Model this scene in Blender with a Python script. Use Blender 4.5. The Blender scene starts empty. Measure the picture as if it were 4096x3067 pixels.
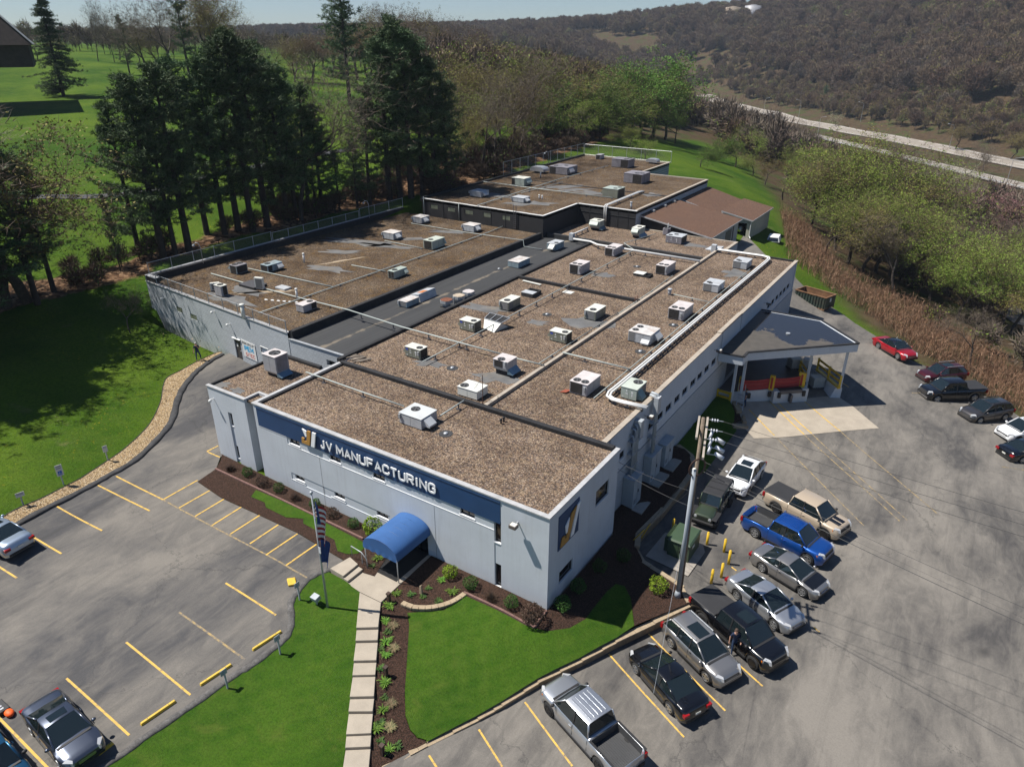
import bpy, bmesh, math, random
import numpy as np
from mathutils import Vector, Matrix

SC = bpy.context.scene
COL = SC.collection
rnd = random.Random(11)

# ------------------------------------------------------------------ camera
cam_d = bpy.data.cameras.new('camera')
cam_d.sensor_width = 36.0
cam_d.lens = 36.0 * 2849.19 / 4096.0
cam_d.clip_start = 0.5
cam_d.clip_end = 12000
cam = bpy.data.objects.new('camera', cam_d)
COL.objects.link(cam)
SC.camera = cam
yaw, pitch, roll = -0.57996487, 0.45159273, 0.00300758
fw = Vector((math.sin(yaw)*math.cos(pitch), math.cos(yaw)*math.cos(pitch), -math.sin(pitch)))
rt = Vector((math.cos(yaw), -math.sin(yaw), 0)); upv = rt.cross(fw)
rt, upv = rt*math.cos(roll)+upv*math.sin(roll), -rt*math.sin(roll)+upv*math.cos(roll)
cam.matrix_world = Matrix(((rt.x, upv.x, -fw.x, 15.078), (rt.y, upv.y, -fw.y, -26.666), (rt.z, upv.z, -fw.z, 28.941), (0, 0, 0, 1)))

# ------------------------------------------------------------------ sky, sun, exposure
SUN = Vector((-0.467, -0.218, 0.857)).normalized()
world = bpy.data.worlds.new('World'); SC.world = world; world.use_nodes = True
wn = world.node_tree.nodes; wl = world.node_tree.links
for n_ in list(wn): wn.remove(n_)
wo = wn.new('ShaderNodeOutputWorld'); bg = wn.new('ShaderNodeBackground'); sky = wn.new('ShaderNodeTexSky')
sky.sky_type = 'NISHITA'; sky.sun_disc = False
sky.sun_elevation = math.asin(SUN.z); sky.sun_rotation = math.atan2(SUN.x, SUN.y)
sky.altitude = 300; sky.air_density = 1.0; sky.dust_density = 0.0; sky.ozone_density = 3.0
bg.inputs[1].default_value = 0.050
tn = wn.new('ShaderNodeMix'); tn.data_type = 'RGBA'; tn.blend_type = 'MULTIPLY'; tn.inputs[0].default_value = 1.0; tn.inputs[7].default_value = (.80, .92, 1.06, 1); wl.new(sky.outputs[0], tn.inputs[6]); wl.new(tn.outputs[2], bg.inputs[0]); wl.new(bg.outputs[0], wo.inputs[0])
sun_d = bpy.data.lights.new('sun', 'SUN'); sun_d.energy = 4.7; sun_d.angle = math.radians(0.53); sun_d.color = (1.0, 0.955, 0.885)
sun_o = bpy.data.objects.new('sun', sun_d); COL.objects.link(sun_o)
sun_o.rotation_euler = SUN.to_track_quat('Z', 'Y').to_euler()
cy = SC.cycles; cy.max_bounces = 5; cy.diffuse_bounces = 2; cy.glossy_bounces = 3; cy.transmission_bounces = 2; cy.transparent_max_bounces = 6; cy.volume_bounces = 0
vs = SC.view_settings
vs.view_transform = 'Standard'; vs.look = 'None'; vs.gamma = 1.0; vs.use_curve_mapping = False; vs.exposure = 0.62

# ------------------------------------------------------------------ terrain heights
import numpy as np
TC=[(-60.0,0.0,3.20),(-60.0,-20.0,3.50),(-45.0,-25.0,1.60),(-80.0,0.0,5.00),(-100.0,-40.0,8.00),(-40.0,-60.0,0.00),(0.0,-60.0,-2.00),(40.0,-50.0,-3.00),(60.0,-10.0,-8.00),(70.0,20.0,-12.00),(-150.0,-20.0,12.00),(-200.0,60.0,18.00),(-300.0,-50.0,24.00),(-150.0,-150.0,8.00),(0.0,-200.0,-4.00),(150.0,-150.0,-20.00),(200.0,-40.0,-25.00),(-18.0,64.0,3.00),(-45.7,-5.5,2.60),(-33.6,-12.9,1.90),(-49.7,0.6,2.60),(-49.9,-5.2,3.60),(-58.3,5.5,4.10),(-63.3,4.6,5.00),(-67.4,14.9,5.20),(-61.5,15.8,4.80),(-62.4,23.0,5.90),(-61.6,38.0,6.40),(-61.3,52.4,7.40),(-55.5,57.1,8.20),(-57.5,84.1,8.80),(-77.8,19.8,7.50),(-90.6,20.6,9.50),(-113.2,36.6,12.00),(-157.2,63.6,16.00),(-71.3,33.9,9.00),(-81.9,62.5,11.50),(-113.5,82.4,16.00),(-94.2,96.0,13.50),(-76.0,102.6,10.50),(-68.1,120.8,9.00),(-57.5,124.8,8.00),(-48.4,127.5,6.80),(-39.4,122.7,5.00),(-28.1,114.6,4.20),(-16.1,95.3,2.90),(-43.4,185.2,-2.00),(-82.9,268.7,-4.00),(-11.6,88.3,2.00),(-6.2,84.1,0.60),(1.0,68.0,-1.20),(7.6,60.2,-1.60),(16.7,49.2,-2.00),(22.8,49.2,-2.40),(-8.5,122.4,-3.50),(0.3,117.6,-6.00),(14.7,93.9,-8.00),(24.2,87.9,-9.00),(-8.3,182.5,-12.00),(14.9,143.8,-15.00),(25.5,139.1,-15.50),(25.9,207.2,-19.00),(-35.1,254.4,-15.00),(56.9,300.2,-25.00),(27.0,333.7,-25.00),(8.6,355.9,-25.00),(-11.5,378.2,-25.00),(-40.4,411.1,-25.00),(-74.9,450.9,-25.00),(-121.5,500.4,-25.00),(-167.2,569.8,-25.00),(61.8,363.3,-25.00),(26.5,395.2,-25.00),(1.8,422.6,-25.00),(-28.4,455.7,-25.00),(-64.6,493.0,-25.00),(-109.9,537.7,-25.00),(-160.5,608.4,-25.00),(-264.2,736.2,-25.00),(-212.6,672.8,-25.00),(-295.1,768.5,-24.00),(26.8,371.9,-25.50),(-46.9,454.4,-25.50),(-113.5,521.2,-25.50),(24.8,434.8,-22.00),(-38.5,487.5,-22.50),(-128.1,577.6,-23.00),(-276.3,138.7,23.11),(-255.7,102.5,23.11),(-335.2,205.1,22.59),(-222.0,202.9,18.67),(-377.3,283.2,23.31),(-247.8,300.9,16.98),(-690.9,531.5,22.47),(-759.8,431.1,22.47),(15.7,573.3,8.26),(2.5,753.2,52.45),(-7.1,873.1,85.05),(-96.4,745.3,-0.58),(-141.5,961.0,58.51),(-159.6,1059.4,73.87),(-221.4,779.4,6.82),(-301.9,1026.7,53.37),(-392.8,994.9,47.63),(-371.8,873.7,-3.60),(-658.7,1200.5,38.56),(-413.1,649.1,17.90),(-961.8,1364.6,35.34),(-437.6,865.0,15.48),(-1899.3,1732.6,39.07),(-1999.0,1617.6,34.97),(-2186.8,1356.0,27.07),(-2313.1,1130.7,26.40),(-1702.5,1925.3,36.41),(300.0,1500.0,60.00),(900.0,900.0,120.00),(1000.0,300.0,130.00),(700.0,100.0,90.00),(400.0,-200.0,20.00),(-800.0,1800.0,20.00),(-1500.0,1000.0,20.00),(-1500.0,-500.0,20.00),(0.0,-1500.0,0.00),(1500.0,-500.0,60.00),(1500.0,1500.0,150.00),(-1400.0,3200.0,0.00),(-3200.0,1500.0,0.00),(0.0,3300.0,60.00),(-3000.0,-3000.0,10.00),(3000.0,-3000.0,40.00),(3000.0,3000.0,120.00),(-3000.0,3500.0,0.00)]
TU=[(0.0,0.0,0.00),(-6.0,0.0,0.00),(-12.0,0.0,0.00),(-18.0,0.0,0.10),(-24.0,0.0,0.30),(-29.0,0.0,0.45),(-10.0,-4.0,0.00),(0.0,8.4,-0.05),(1.5,8.0,-0.30),(2.0,1.5,-0.30),(-2.0,-12.0,-1.45),(-5.5,-9.3,-0.75),(-4.0,-5.0,-0.45),(-2.0,-2.5,-0.20),(4.6,5.0,-0.68),(-3.0,-16.0,-1.70),(-8.0,-16.0,-1.20),(-12.0,-12.0,-0.50),(-11.0,-6.5,-0.10),(-16.0,-7.0,0.30),(-20.0,-6.0,0.35),(-28.0,-6.0,0.60),(-20.0,-14.0,0.15),(-33.0,-8.0,0.95),(-33.0,-14.0,0.85),(-26.0,-20.0,0.20),(-16.0,-18.0,-0.40),(-36.0,2.0,1.30),(-32.0,6.0,1.20),(-39.7,10.4,1.80),(-46.0,10.9,2.60),(-54.8,11.5,3.50),(-10.0,20.0,0.00),(-30.0,30.0,3.00),(-5.0,30.0,0.00),(0.0,21.0,-0.05),(0.0,31.0,0.00),(1.5,14.0,-0.25),(3.6,18.0,-0.60),(-1.9,-11.5,-1.57),(-1.0,-9.5,-1.47),(0.2,-7.0,-1.37),(0.8,-5.7,-1.27),(1.6,-3.6,-1.17),(2.8,-1.2,-1.07),(3.9,1.0,-0.97),(6.3,5.8,-0.87),(5.2,6.9,-0.87),(3.9,7.3,-0.87),(3.2,7.5,-0.87),(2.5,7.7,-0.87),(1.7,8.4,-0.77),(1.3,9.7,-0.67),(1.5,13.0,-0.57),(1.6,17.1,-0.57),(1.5,19.4,-0.57),(0.7,21.0,-0.57),(-0.8,22.0,-0.57)]
TL=[(1.0,-16.0,-1.75),(3.0,-8.0,-1.70),(6.0,0.0,-1.65),(9.0,5.0,-1.60),(8.0,10.0,-1.55),(7.0,16.0,-1.50),(6.0,22.0,-1.40),(5.0,30.0,-1.35),(12.0,-10.0,-1.80),(20.0,0.0,-1.80),(20.0,15.0,-1.60),(14.0,25.0,-1.45),(9.0,36.0,-1.20),(5.0,46.0,-0.70),(1.5,55.0,-0.20),(-2.0,62.0,1.00),(30.0,-10.0,-2.00),(26.0,20.0,-1.80),(20.0,32.0,-1.70),(-8.0,20.0,0.00),(-20.0,10.0,0.00),(10.0,-20.0,-1.90),(-10.0,64.0,2.20),(-12.0,73.0,3.20),(-14.0,82.0,3.30),(-7.0,68.0,2.60),(-3.0,57.0,0.20)]
WALL=[(-1.92, -11.54), (-1.04, -9.53), (0.2, -6.98), (0.8, -5.66), (1.61, -3.56), (2.81, -1.24), (3.88, 1.04), (6.27, 5.79), (5.21, 6.92), (3.94, 7.28), (3.19, 7.48), (2.53, 7.65), (1.74, 8.44), (1.27, 9.66), (1.54, 12.97), (1.6, 17.05), (1.52, 19.43), (0.68, 21.02), (-0.82, 21.96)]
def _fit(P):
 P=np.array(P,float); n=len(P); A=np.zeros((n+3,n+3)); D=np.hypot(P[:,None,0]-P[None,:,0],P[:,None,1]-P[None,:,1])
 A[:n,:n]=D-0.15*np.eye(n); A[:n,n]=A[n,:n]=1; A[:n,n+1]=A[n+1,:n]=P[:,0]; A[:n,n+2]=A[n+2,:n]=P[:,1]
 w=np.linalg.solve(A,np.concatenate([P[:,2],np.zeros(3)])); return P,w
_U=_fit(TC+TU); _L=_fit(TC+TL)
def _ev(F,x,y):
 P,w=F; x=np.asarray(x,float); y=np.asarray(y,float); s=x.shape; x=x.ravel(); y=y.ravel(); out=np.empty(len(x))
 for i in range(0,len(x),20000):
  a=x[i:i+20000]; b=y[i:i+20000]; out[i:i+20000]=np.hypot(a[:,None]-P[:,0],b[:,None]-P[:,1])@w[:-3]+w[-3]+w[-2]*a+w[-1]*b
 return out.reshape(s)
def hU(x,y): return _ev(_U,x,y)
def hL(x,y): return _ev(_L,x,y)
def inside(poly,x,y):
 x=np.asarray(x,float); y=np.asarray(y,float); c=np.zeros(x.shape,bool); j=len(poly)-1
 for i in range(len(poly)):
  xi,yi=poly[i][:2]; xj,yj=poly[j][:2]
  k=((yi>y)!=(yj>y))&(x<(xj-xi)*(y-yi)/((yj-yi) or 1e-9)+xi); c^=k; j=i
 return c
UPZONE=[(-3.5,-40)]+WALL+[(1.4,24),(-1,30),(-1,58),(-12,58),(-20,64),(-60,64),(-60,-40)]
def h(x,y): return np.where(inside(UPZONE,x,y),hU(x,y),hL(x,y))

def hz(x, y): return float(h(np.array([x]), np.array([y]))[0])

# ------------------------------------------------------------------ helpers
MATS = {}
def NT(name):
 m = bpy.data.materials.new(name); m.use_nodes = True
 nt = m.node_tree; b = nt.nodes['Principled BSDF']
 return m, nt, b
def nod(nt, t, **kw):
 n_ = nt.nodes.new(t)
 for k, v in kw.items():
  if k.startswith('i_'):
   n_.inputs[int(k[2:]) if k[2:].isdigit() else k[2:]].default_value = v
  else: setattr(n_, k, v)
 return n_
def ramp(nt, fac, stops):
 r_ = nod(nt, 'ShaderNodeValToRGB'); cr = r_.color_ramp
 while len(cr.elements) < len(stops): cr.elements.new(0.5)
 for e, (p_, c) in zip(cr.elements, stops):
  e.position = p_; e.color = (*c, 1) if len(c) == 3 else c
 nt.links.new(fac, r_.inputs[0]); return r_
def g3(v): return (v, v, v)
def wpos(nt): return nod(nt, 'ShaderNodeNewGeometry').outputs['Position']
def noise(nt, vec, scale, detail=3, rough=0.55, dist=0.0):
 n_ = nod(nt, 'ShaderNodeTexNoise'); n_.inputs['Scale'].default_value = scale; n_.inputs['Detail'].default_value = detail
 n_.inputs['Roughness'].default_value = rough; n_.inputs['Distortion'].default_value = dist
 nt.links.new(vec, n_.inputs['Vector']); return n_
def mixc(nt, fac, a, b, mode='MIX'):
 m = nod(nt, 'ShaderNodeMix', data_type='RGBA', blend_type=mode)
 for s, v in ((0, fac), (6, a), (7, b)):
  if isinstance(v, (int, float)): m.inputs[s].default_value = v
  elif isinstance(v, tuple): m.inputs[s].default_value = (*v, 1)
  else: nt.links.new(v, m.inputs[s])
 return m.outputs[2]
def bump(nt, b, hgt, strength=0.3, dist=0.02):
 n_ = nod(nt, 'ShaderNodeBump'); n_.inputs['Strength'].default_value = strength; n_.inputs['Distance'].default_value = dist
 nt.links.new(hgt, n_.inputs['Height']); nt.links.new(n_.outputs[0], b.inputs['Normal'])
def mat(name, col, rough=0.7, metal=0.0, var=0.12, vs_=1.5, fine=0.0, fs=25.0, spec=0.5, coat=0.0, bmp=0.0, dirt=None):
 """plain painted / natural surface with soft mottling"""
 if name in MATS: return MATS[name]
 m, nt, b = NT(name)
 c = tuple(col)
 vec = wpos(nt)
 out = None
 if var > 0:
  n1 = noise(nt, vec, vs_, 4)
  out = mixc(nt, ramp(nt, n1.outputs[0], [(0.3, g3(0)), (0.7, g3(1))]).outputs[0], tuple(x*(1-var) for x in c), tuple(min(1, x*(1+var)) for x in c))
 if fine > 0:
  n2 = noise(nt, vec, fs, 2)
  out = mixc(nt, ramp(nt, n2.outputs[0], [(0.35, g3(0)), (0.65, g3(1))]).outputs[0], mixc(nt, fine, out if out else c, (0, 0, 0)), out if out else c)
  if bmp: bump(nt, b, n2.outputs[0], bmp)
 if dirt:
  n3 = noise(nt, vec, 0.9, 5, 0.65)
  out = mixc(nt, ramp(nt, n3.outputs[0], [(0.5, g3(0)), (0.72, g3(dirt[3] if len(dirt) > 3 else .7))]).outputs[0], out if out else c, tuple(dirt[:3]))
 if out: nt.links.new(out, b.inputs['Base Color'])
 else: b.inputs['Base Color'].default_value = (*c, 1)
 b.inputs['Roughness'].default_value = rough; b.inputs['Metallic'].default_value = metal
 b.inputs['Specular IOR Level'].default_value = spec
 if coat: b.inputs['Coat Weight'].default_value = coat; b.inputs['Coat Roughness'].default_value = 0.04
 MATS[name] = m; return m

ORG = {}
class MB:
 """collects shapes in world coordinates (or local ones under a parent at the origin) into ONE mesh"""
 def __init__(s): s.v = []; s.f = []; s.m = []; s.mi = 0
 def add(s, vs_, fs_):
  o = len(s.v); s.v += [tuple(map(float, q)) for q in vs_]
  for f_ in fs_: s.f.append(tuple(i+o for i in f_)); s.m.append(s.mi)
  return s
 def box(s, x0, x1, y0, y1, z0, z1):
  return s.add([(x0,y0,z0),(x1,y0,z0),(x1,y1,z0),(x0,y1,z0),(x0,y0,z1),(x1,y0,z1),(x1,y1,z1),(x0,y1,z1)],
                     [(3,2,1,0),(4,5,6,7),(0,1,5,4),(1,2,6,5),(2,3,7,6),(3,0,4,7)])
 def hexa(s, pts): return s.add(pts, [(3,2,1,0),(4,5,6,7),(0,1,5,4),(1,2,6,5),(2,3,7,6),(3,0,4,7)])
 def bar(s, a, b, w, hh=None, up=(0,0,1)):
  a = Vector(a); b = Vector(b); d = (b-a).normalized(); u_ = Vector(up)
  if abs(d.dot(u_)) > .98: u_ = Vector((1,0,0))
  sd = d.cross(u_).normalized(); u_ = sd.cross(d); hh = w if hh is None else hh
  q = []
  for c in (a, b):
   for i, j in ((-1,-1),(1,-1),(1,1),(-1,1)): q.append(c+sd*(i*w/2)+u_*(j*hh/2))
  return s.add(q, [(0,1,2,3),(7,6,5,4),(1,0,4,5),(2,1,5,6),(3,2,6,7),(0,3,7,4)])
 def cyl(s, a, b, r0, r1=None, n=10, cap=True):
  return s.tube([a, b], [r0, r0 if r1 is None else r1], n, cap)
 def tube(s, path, rad, n=8, cap=True):
  P_ = [Vector(q) for q in path]; R_ = rad if isinstance(rad, (list, tuple)) else [rad]*len(P_)
  q = []; prev = None
  for i, c in enumerate(P_):
   d = (P_[min(i+1, len(P_)-1)]-P_[max(i-1, 0)])
   d = d.normalized() if d.length > 1e-9 else Vector((0,0,1))
   if prev is None:
    u_ = Vector((0,0,1)) if abs(d.z) < .95 else Vector((1,0,0))
    sd = d.cross(u_).normalized()
   else: sd = (prev-d*prev.dot(d)).normalized()
   prev = sd; u_ = sd.cross(d)
   for k in range(n):
    a = 2*math.pi*k/n; q.append(c+(sd*math.cos(a)+u_*math.sin(a))*R_[i])
  fs_ = []
  for i in range(len(P_)-1):
   for k in range(n): fs_.append((i*n+k, i*n+(k+1)%n, (i+1)*n+(k+1)%n, (i+1)*n+k))
  if cap: fs_ += [tuple(range(n))[::-1], tuple(range((len(P_)-1)*n, len(P_)*n))]
  return s.add(q, fs_)
 def prism(s, poly, z0, z1):
  n = len(poly); a = [(q[0], q[1], z0) for q in poly]+[(q[0], q[1], z1) for q in poly]
  ar = sum(poly[i][0]*poly[(i+1)%n][1]-poly[(i+1)%n][0]*poly[i][1] for i in range(n))
  if ar < 0: a = a[:n][::-1]+a[n:][::-1]
  return s.add(a, [tuple(range(n))[::-1], tuple(range(n, 2*n))]+[(i, (i+1)%n, n+(i+1)%n, n+i) for i in range(n)])
 def ball(s, c, rx, ry=None, rz=None, n=10, k=6):
  ry = rx if ry is None else ry; rz = rx if rz is None else rz; q = [(c[0], c[1], c[2]-rz)]
  for i in range(1, k):
   t = math.pi*i/k
   for j in range(n):
    a = 2*math.pi*j/n; q.append((c[0]+rx*math.sin(t)*math.cos(a), c[1]+ry*math.sin(t)*math.sin(a), c[2]-rz*math.cos(t)))
  q.append((c[0], c[1], c[2]+rz)); fs_ = [(0, 1+(j+1)%n, 1+j) for j in range(n)]
  for i in range(k-2):
   for j in range(n): fs_.append((1+i*n+j, 1+i*n+(j+1)%n, 1+(i+1)*n+(j+1)%n, 1+(i+1)*n+j))
  L = len(q)-1; fs_ += [(1+(k-2)*n+j, 1+(k-2)*n+(j+1)%n, L) for j in range(n)]
  return s.add(q, fs_)
 def build(s, name, m, parent=None, smooth=False, bevel=0):
  me = bpy.data.meshes.new(name); o_ = (0, 0, 0)
  if parent is not None: o_ = ORG.get(parent.name, (0,0,0))
  me.from_pydata([(a-o_[0], b-o_[1], c-o_[2]) for a, b, c in s.v], [], s.f)
  ms = m if isinstance(m, (list, tuple)) else [m]
  for k in ms: me.materials.append(k)
  if len(ms) > 1: me.polygons.foreach_set('material_index', s.m)
  if smooth: me.polygons.foreach_set('use_smooth', [True]*len(me.polygons))
  me.update()
  o = bpy.data.objects.new(name, me); COL.objects.link(o)
  if parent is not None: o.parent = parent; ORG[o.name] = o_
  if bevel:
   bv = o.modifiers.new('bevel', 'BEVEL'); bv.width = bevel; bv.segments = 2; bv.limit_method = 'ANGLE'
  return o
def tag(o, label=None, cat=None, group=None, kind=None):
 if label: o['label'] = label
 if cat: o['category'] = cat
 if group: o['group'] = group
 if kind: o['kind'] = kind
 return o
def thing(name, loc, label, cat, group=None, rz=0.0):
 o = bpy.data.objects.new(name, None); COL.objects.link(o); o.location = loc; o.rotation_euler = (0, 0, rz)
 o.empty_display_size = 0.2
 ORG[o.name] = tuple(loc) if rz == 0 else (0, 0, 0)
 return tag(o, label, cat, group)
def copy_tree(o, parent=None):
 c = o.copy(); COL.objects.link(c)
 if parent is not None: c.parent = parent
 for ch in list(o.children): copy_tree(ch, c)
 return c
def drape(name, poly, fn, off, m, step=1.0, parent=None, kind='structure', noise_amp=0.0):
 """sheet following the ground: polygon cut on a grid, every vertex set to the ground height"""
 bm = bmesh.new(); vs_ = [bm.verts.new((q[0], q[1], 0)) for q in poly]; bm.faces.new(vs_)
 xs = [q[0] for q in poly]; ys = [q[1] for q in poly]
 for ax, lo, hi in ((0, min(xs), max(xs)), (1, min(ys), max(ys))):
  t = math.floor(lo/step)*step+step
  while t < hi:
   co = (t, 0, 0) if ax == 0 else (0, t, 0); no = (1, 0, 0) if ax == 0 else (0, 1, 0)
   bmesh.ops.bisect_plane(bm, geom=bm.verts[:]+bm.edges[:]+bm.faces[:], plane_co=co, plane_no=no, dist=1e-5)
   t += step
 if step > .2: bmesh.ops.triangulate(bm, faces=bm.faces[:])
 X = np.array([v.co.x for v in bm.verts]); Y = np.array([v.co.y for v in bm.verts]); Z = fn(X, Y)+off
 for v, z in zip(bm.verts, Z): v.co.z = z
 bmesh.ops.recalc_face_normals(bm, faces=bm.faces[:])
 if bm.faces and sum(f_.normal.z for f_ in bm.faces) < 0: bmesh.ops.reverse_faces(bm, faces=bm.faces[:])
 me = bpy.data.meshes.new(name); bm.to_mesh(me); bm.free(); me.materials.append(m)
 me.polygons.foreach_set('use_smooth', [True]*len(me.polygons))
 o = bpy.data.objects.new(name, me); COL.objects.link(o)
 if parent is not None: o.parent = parent
 elif kind: o['kind'] = kind
 return o
def ribbon(pts, w, closed=False):
 """flat strip polygon of width w along a plan line"""
 n = len(pts); L = []; R_ = []
 for i in range(n):
  a = Vector(pts[max(i-1, 0)][:2]); b = Vector(pts[min(i+1, n-1)][:2]); d = (b-a).normalized(); nn = Vector((-d.y, d.x))
  c = Vector(pts[i][:2]); L.append(tuple(c+nn*w/2)); R_.append(tuple(c-nn*w/2))
 return L+R_[::-1]
def smooth_line(pts, k=6):
 """Catmull-Rom through points"""
 out = []; P_ = [Vector(q) for q in pts]
 for i in range(len(P_)-1):
  p0 = P_[max(i-1, 0)]; p1 = P_[i]; p2 = P_[i+1]; p3 = P_[min(i+2, len(P_)-1)]
  for j in range(k):
   t = j/k; out.append(tuple(0.5*((2*p1)+(p2-p0)*t+(2*p0-5*p1+4*p2-p3)*t*t+(3*p1-p0-3*p2+p3)*t**3)))
 out.append(tuple(P_[-1])); return out

# ------------------------------------------------------------------ ground materials
def mat_grass(name, a, b, c, sc=1.0, dirt=True):
 m, nt, bs = NT(name); v = wpos(nt)
 n1 = noise(nt, v, 0.16*sc, 5, 0.6); n2 = noise(nt, v, 1.3*sc, 4, 0.65); n3 = noise(nt, v, 9.0*sc, 3, 0.7); n4 = noise(nt, v, 0.45*sc, 6, 0.7, 0.6)
 o = mixc(nt, ramp(nt, n1.outputs[0], [(.35, g3(0)), (.65, g3(1))]).outputs[0], a, b)
 o = mixc(nt, ramp(nt, n2.outputs[0], [(.4, g3(0)), (.75, g3(.6))]).outputs[0], o, c)
 o = mixc(nt, ramp(nt, n3.outputs[0], [(.3, g3(.55)), (.6, g3(0))]).outputs[0], o, tuple(x*.35 for x in a))
 wv = nod(nt, 'ShaderNodeTexWave'); wv.inputs['Scale'].default_value = .38; wv.inputs['Distortion'].default_value = 2.5; wv.inputs['Detail'].default_value = 1; mpw = nod(nt, 'ShaderNodeMapping'); mpw.inputs['Rotation'].default_value = (0, 0, .6); nt.links.new(v, mpw.inputs[0]); nt.links.new(mpw.outputs[0], wv.inputs['Vector'])
 o = mixc(nt, ramp(nt, wv.outputs['Fac'], [(.3, g3(0)), (.8, g3(.10))]).outputs[0], o, c)
 o = mixc(nt, ramp(nt, n4.outputs[0], [(.58, g3(0)), (.74, g3(.38))]).outputs[0], o, (.12, .13, .025))
 if dirt: o = mixc(nt, ramp(nt, n4.outputs[0], [(.66, g3(0)), (.76, g3(.5))]).outputs[0], o, (.16, .13, .06))
 nt.links.new(o, bs.inputs['Base Color']); bs.inputs['Roughness'].default_value = .9; bs.inputs['Specular IOR Level'].default_value = .15
 n5 = noise(nt, v, 22*sc, 2, .7); bump(nt, bs, n5.outputs[0], .9, .05)
 return m
M_LAWN = mat_grass('lawn_grass', (.028, .078, .004), (.046, .108, .006), (.080, .132, .014), 1.0, False)
def mat_asphalt(name, dark, light, warm, lo=.42, hi=.62, sc=1.0):
 m, nt, bs = NT(name); v = wpos(nt)
 mp = nod(nt, 'ShaderNodeMapping'); mp.inputs['Rotation'].default_value = (0, 0, .55); mp.inputs['Scale'].default_value = (1, .45, 1); nt.links.new(v, mp.inputs[0])
 n1 = noise(nt, mp.outputs[0], .16*sc, 6, .62, .5); n2 = noise(nt, mp.outputs[0], .9*sc, 6, .7, .8); n3 = noise(nt, v, 14, 3, .8); n6 = noise(nt, v, 55, 2, .8)
 ad = nod(nt, 'ShaderNodeMath', operation='MULTIPLY_ADD'); nt.links.new(n2.outputs[0], ad.inputs[0]); ad.inputs[1].default_value = .45
 sb = nod(nt, 'ShaderNodeMath', operation='ADD'); nt.links.new(n1.outputs[0], sb.inputs[0]); sb.inputs[1].default_value = -.225; nt.links.new(sb.outputs[0], ad.inputs[2])
 o = mixc(nt, ramp(nt, ad.outputs[0], [(lo, g3(0)), (hi, g3(1))]).outputs[0], dark, light)
 o = mixc(nt, ramp(nt, n3.outputs[0], [(.3, g3(.30)), (.7, g3(0))]).outputs[0], o, tuple(x*.5 for x in dark))
 o = mixc(nt, ramp(nt, n6.outputs[0], [(.45, g3(0)), (.8, g3(.35))]).outputs[0], o, warm)
 mq = nod(nt, 'ShaderNodeMapping'); mq.inputs['Rotation'].default_value = (0, 0, 1.25); mq.inputs['Scale'].default_value = (1.6, .07, 1); nt.links.new(v, mq.inputs[0]); nq = noise(nt, mq.outputs[0], 1.0, 4, .7, .4)
 o = mixc(nt, ramp(nt, nq.outputs[0], [(.52, g3(0)), (.72, g3(.28))]).outputs[0], o, tuple(x*.6 for x in dark)); o = mixc(nt, ramp(nt, nq.outputs[0], [(.26, g3(.25)), (.42, g3(0))]).outputs[0], o, light)
 vs2 = nod(nt, 'ShaderNodeTexVoronoi'); vs2.inputs['Scale'].default_value = .42; nt.links.new(v, vs2.inputs['Vector']); spx = nod(nt, 'ShaderNodeSeparateColor'); nt.links.new(vs2.outputs['Color'], spx.inputs[0]); mk = nod(nt, 'ShaderNodeMath', operation='MULTIPLY'); nt.links.new(ramp(nt, vs2.outputs['Distance'], [(.03, g3(.6)), (.22, g3(0))]).outputs[0], mk.inputs[0]); nt.links.new(ramp(nt, spx.outputs[0], [(.72, g3(0)), (.9, g3(1))]).outputs[0], mk.inputs[1]); o = mixc(nt, mk.outputs[0], o, tuple(x*.5 for x in dark))
 # hairline cracks
 vo = nod(nt, 'ShaderNodeTexVoronoi', feature='DISTANCE_TO_EDGE'); vo.inputs['Scale'].default_value = .085
 dn = noise(nt, v, .5, 5, .7); 
 vm = nod(nt, 'ShaderNodeVectorMath', operation='MULTIPLY_ADD'); nt.links.new(dn.outputs[1], vm.inputs[0]); vm.inputs[1].default_value = (3, 3, 0); nt.links.new(v, vm.inputs[2])
 nt.links.new(vm.outputs[0], vo.inputs['Vector'])
 o = mixc(nt, ramp(nt, vo.outputs[0], [(.0008, g3(.45)), (.0028, g3(0))]).outputs[0], o, (.03, .03, .03))
 nt.links.new(o, bs.inputs['Base Color']); bs.inputs['Roughness'].default_value = .82; bs.inputs['Specular IOR Level'].default_value = .35
 bump(nt, bs, n6.outputs[0], .35, .01)
 return m
M_ASPH = mat_asphalt('worn_asphalt', (.054, .052, .052), (.215, .196, .170), (.24, .215, .18), .34, .62)
M_ASPHL = mat_asphalt('grey_asphalt', (.056, .056, .060), (.205, .186, .160), (.22, .20, .17), .38, .70)
M_BERM = mat('asphalt_berm', (.045, .045, .047), .85, var=.35, vs_=2.5, fine=.4, fs=14)
M_CONC = mat('concrete', (.37, .32, .255), .85, var=.10, vs_=1.2, fine=.12, fs=30, dirt=(.30, .26, .21, .5))
M_CONCG = mat('grey_concrete', (.33, .30, .26), .85, var=.14, vs_=.8, fine=.15, fs=22, dirt=(.24, .20, .16, .5))
M_YEL = None
def mat_paint(name, col, wear=(.45, .62)):
 m, nt, bs = NT(name); v = wpos(nt)
 n1 = noise(nt, v, 4.5, 5, .75)
 o = mixc(nt, ramp(nt, n1.outputs[0], [(wear[0], g3(0)), (wear[1], g3(1))]).outputs[0], col, (.13, .12, .11))
 nt.links.new(o, bs.inputs['Base Color']); bs.inputs['Roughness'].default_value = .75
 return m
M_LINE = mat_paint('yellow_line_paint', (.62, .39, .075), (.50, .70))
M_LINEW = mat_paint('worn_line_paint', (.42, .29, .10), (.34, .60))
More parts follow.
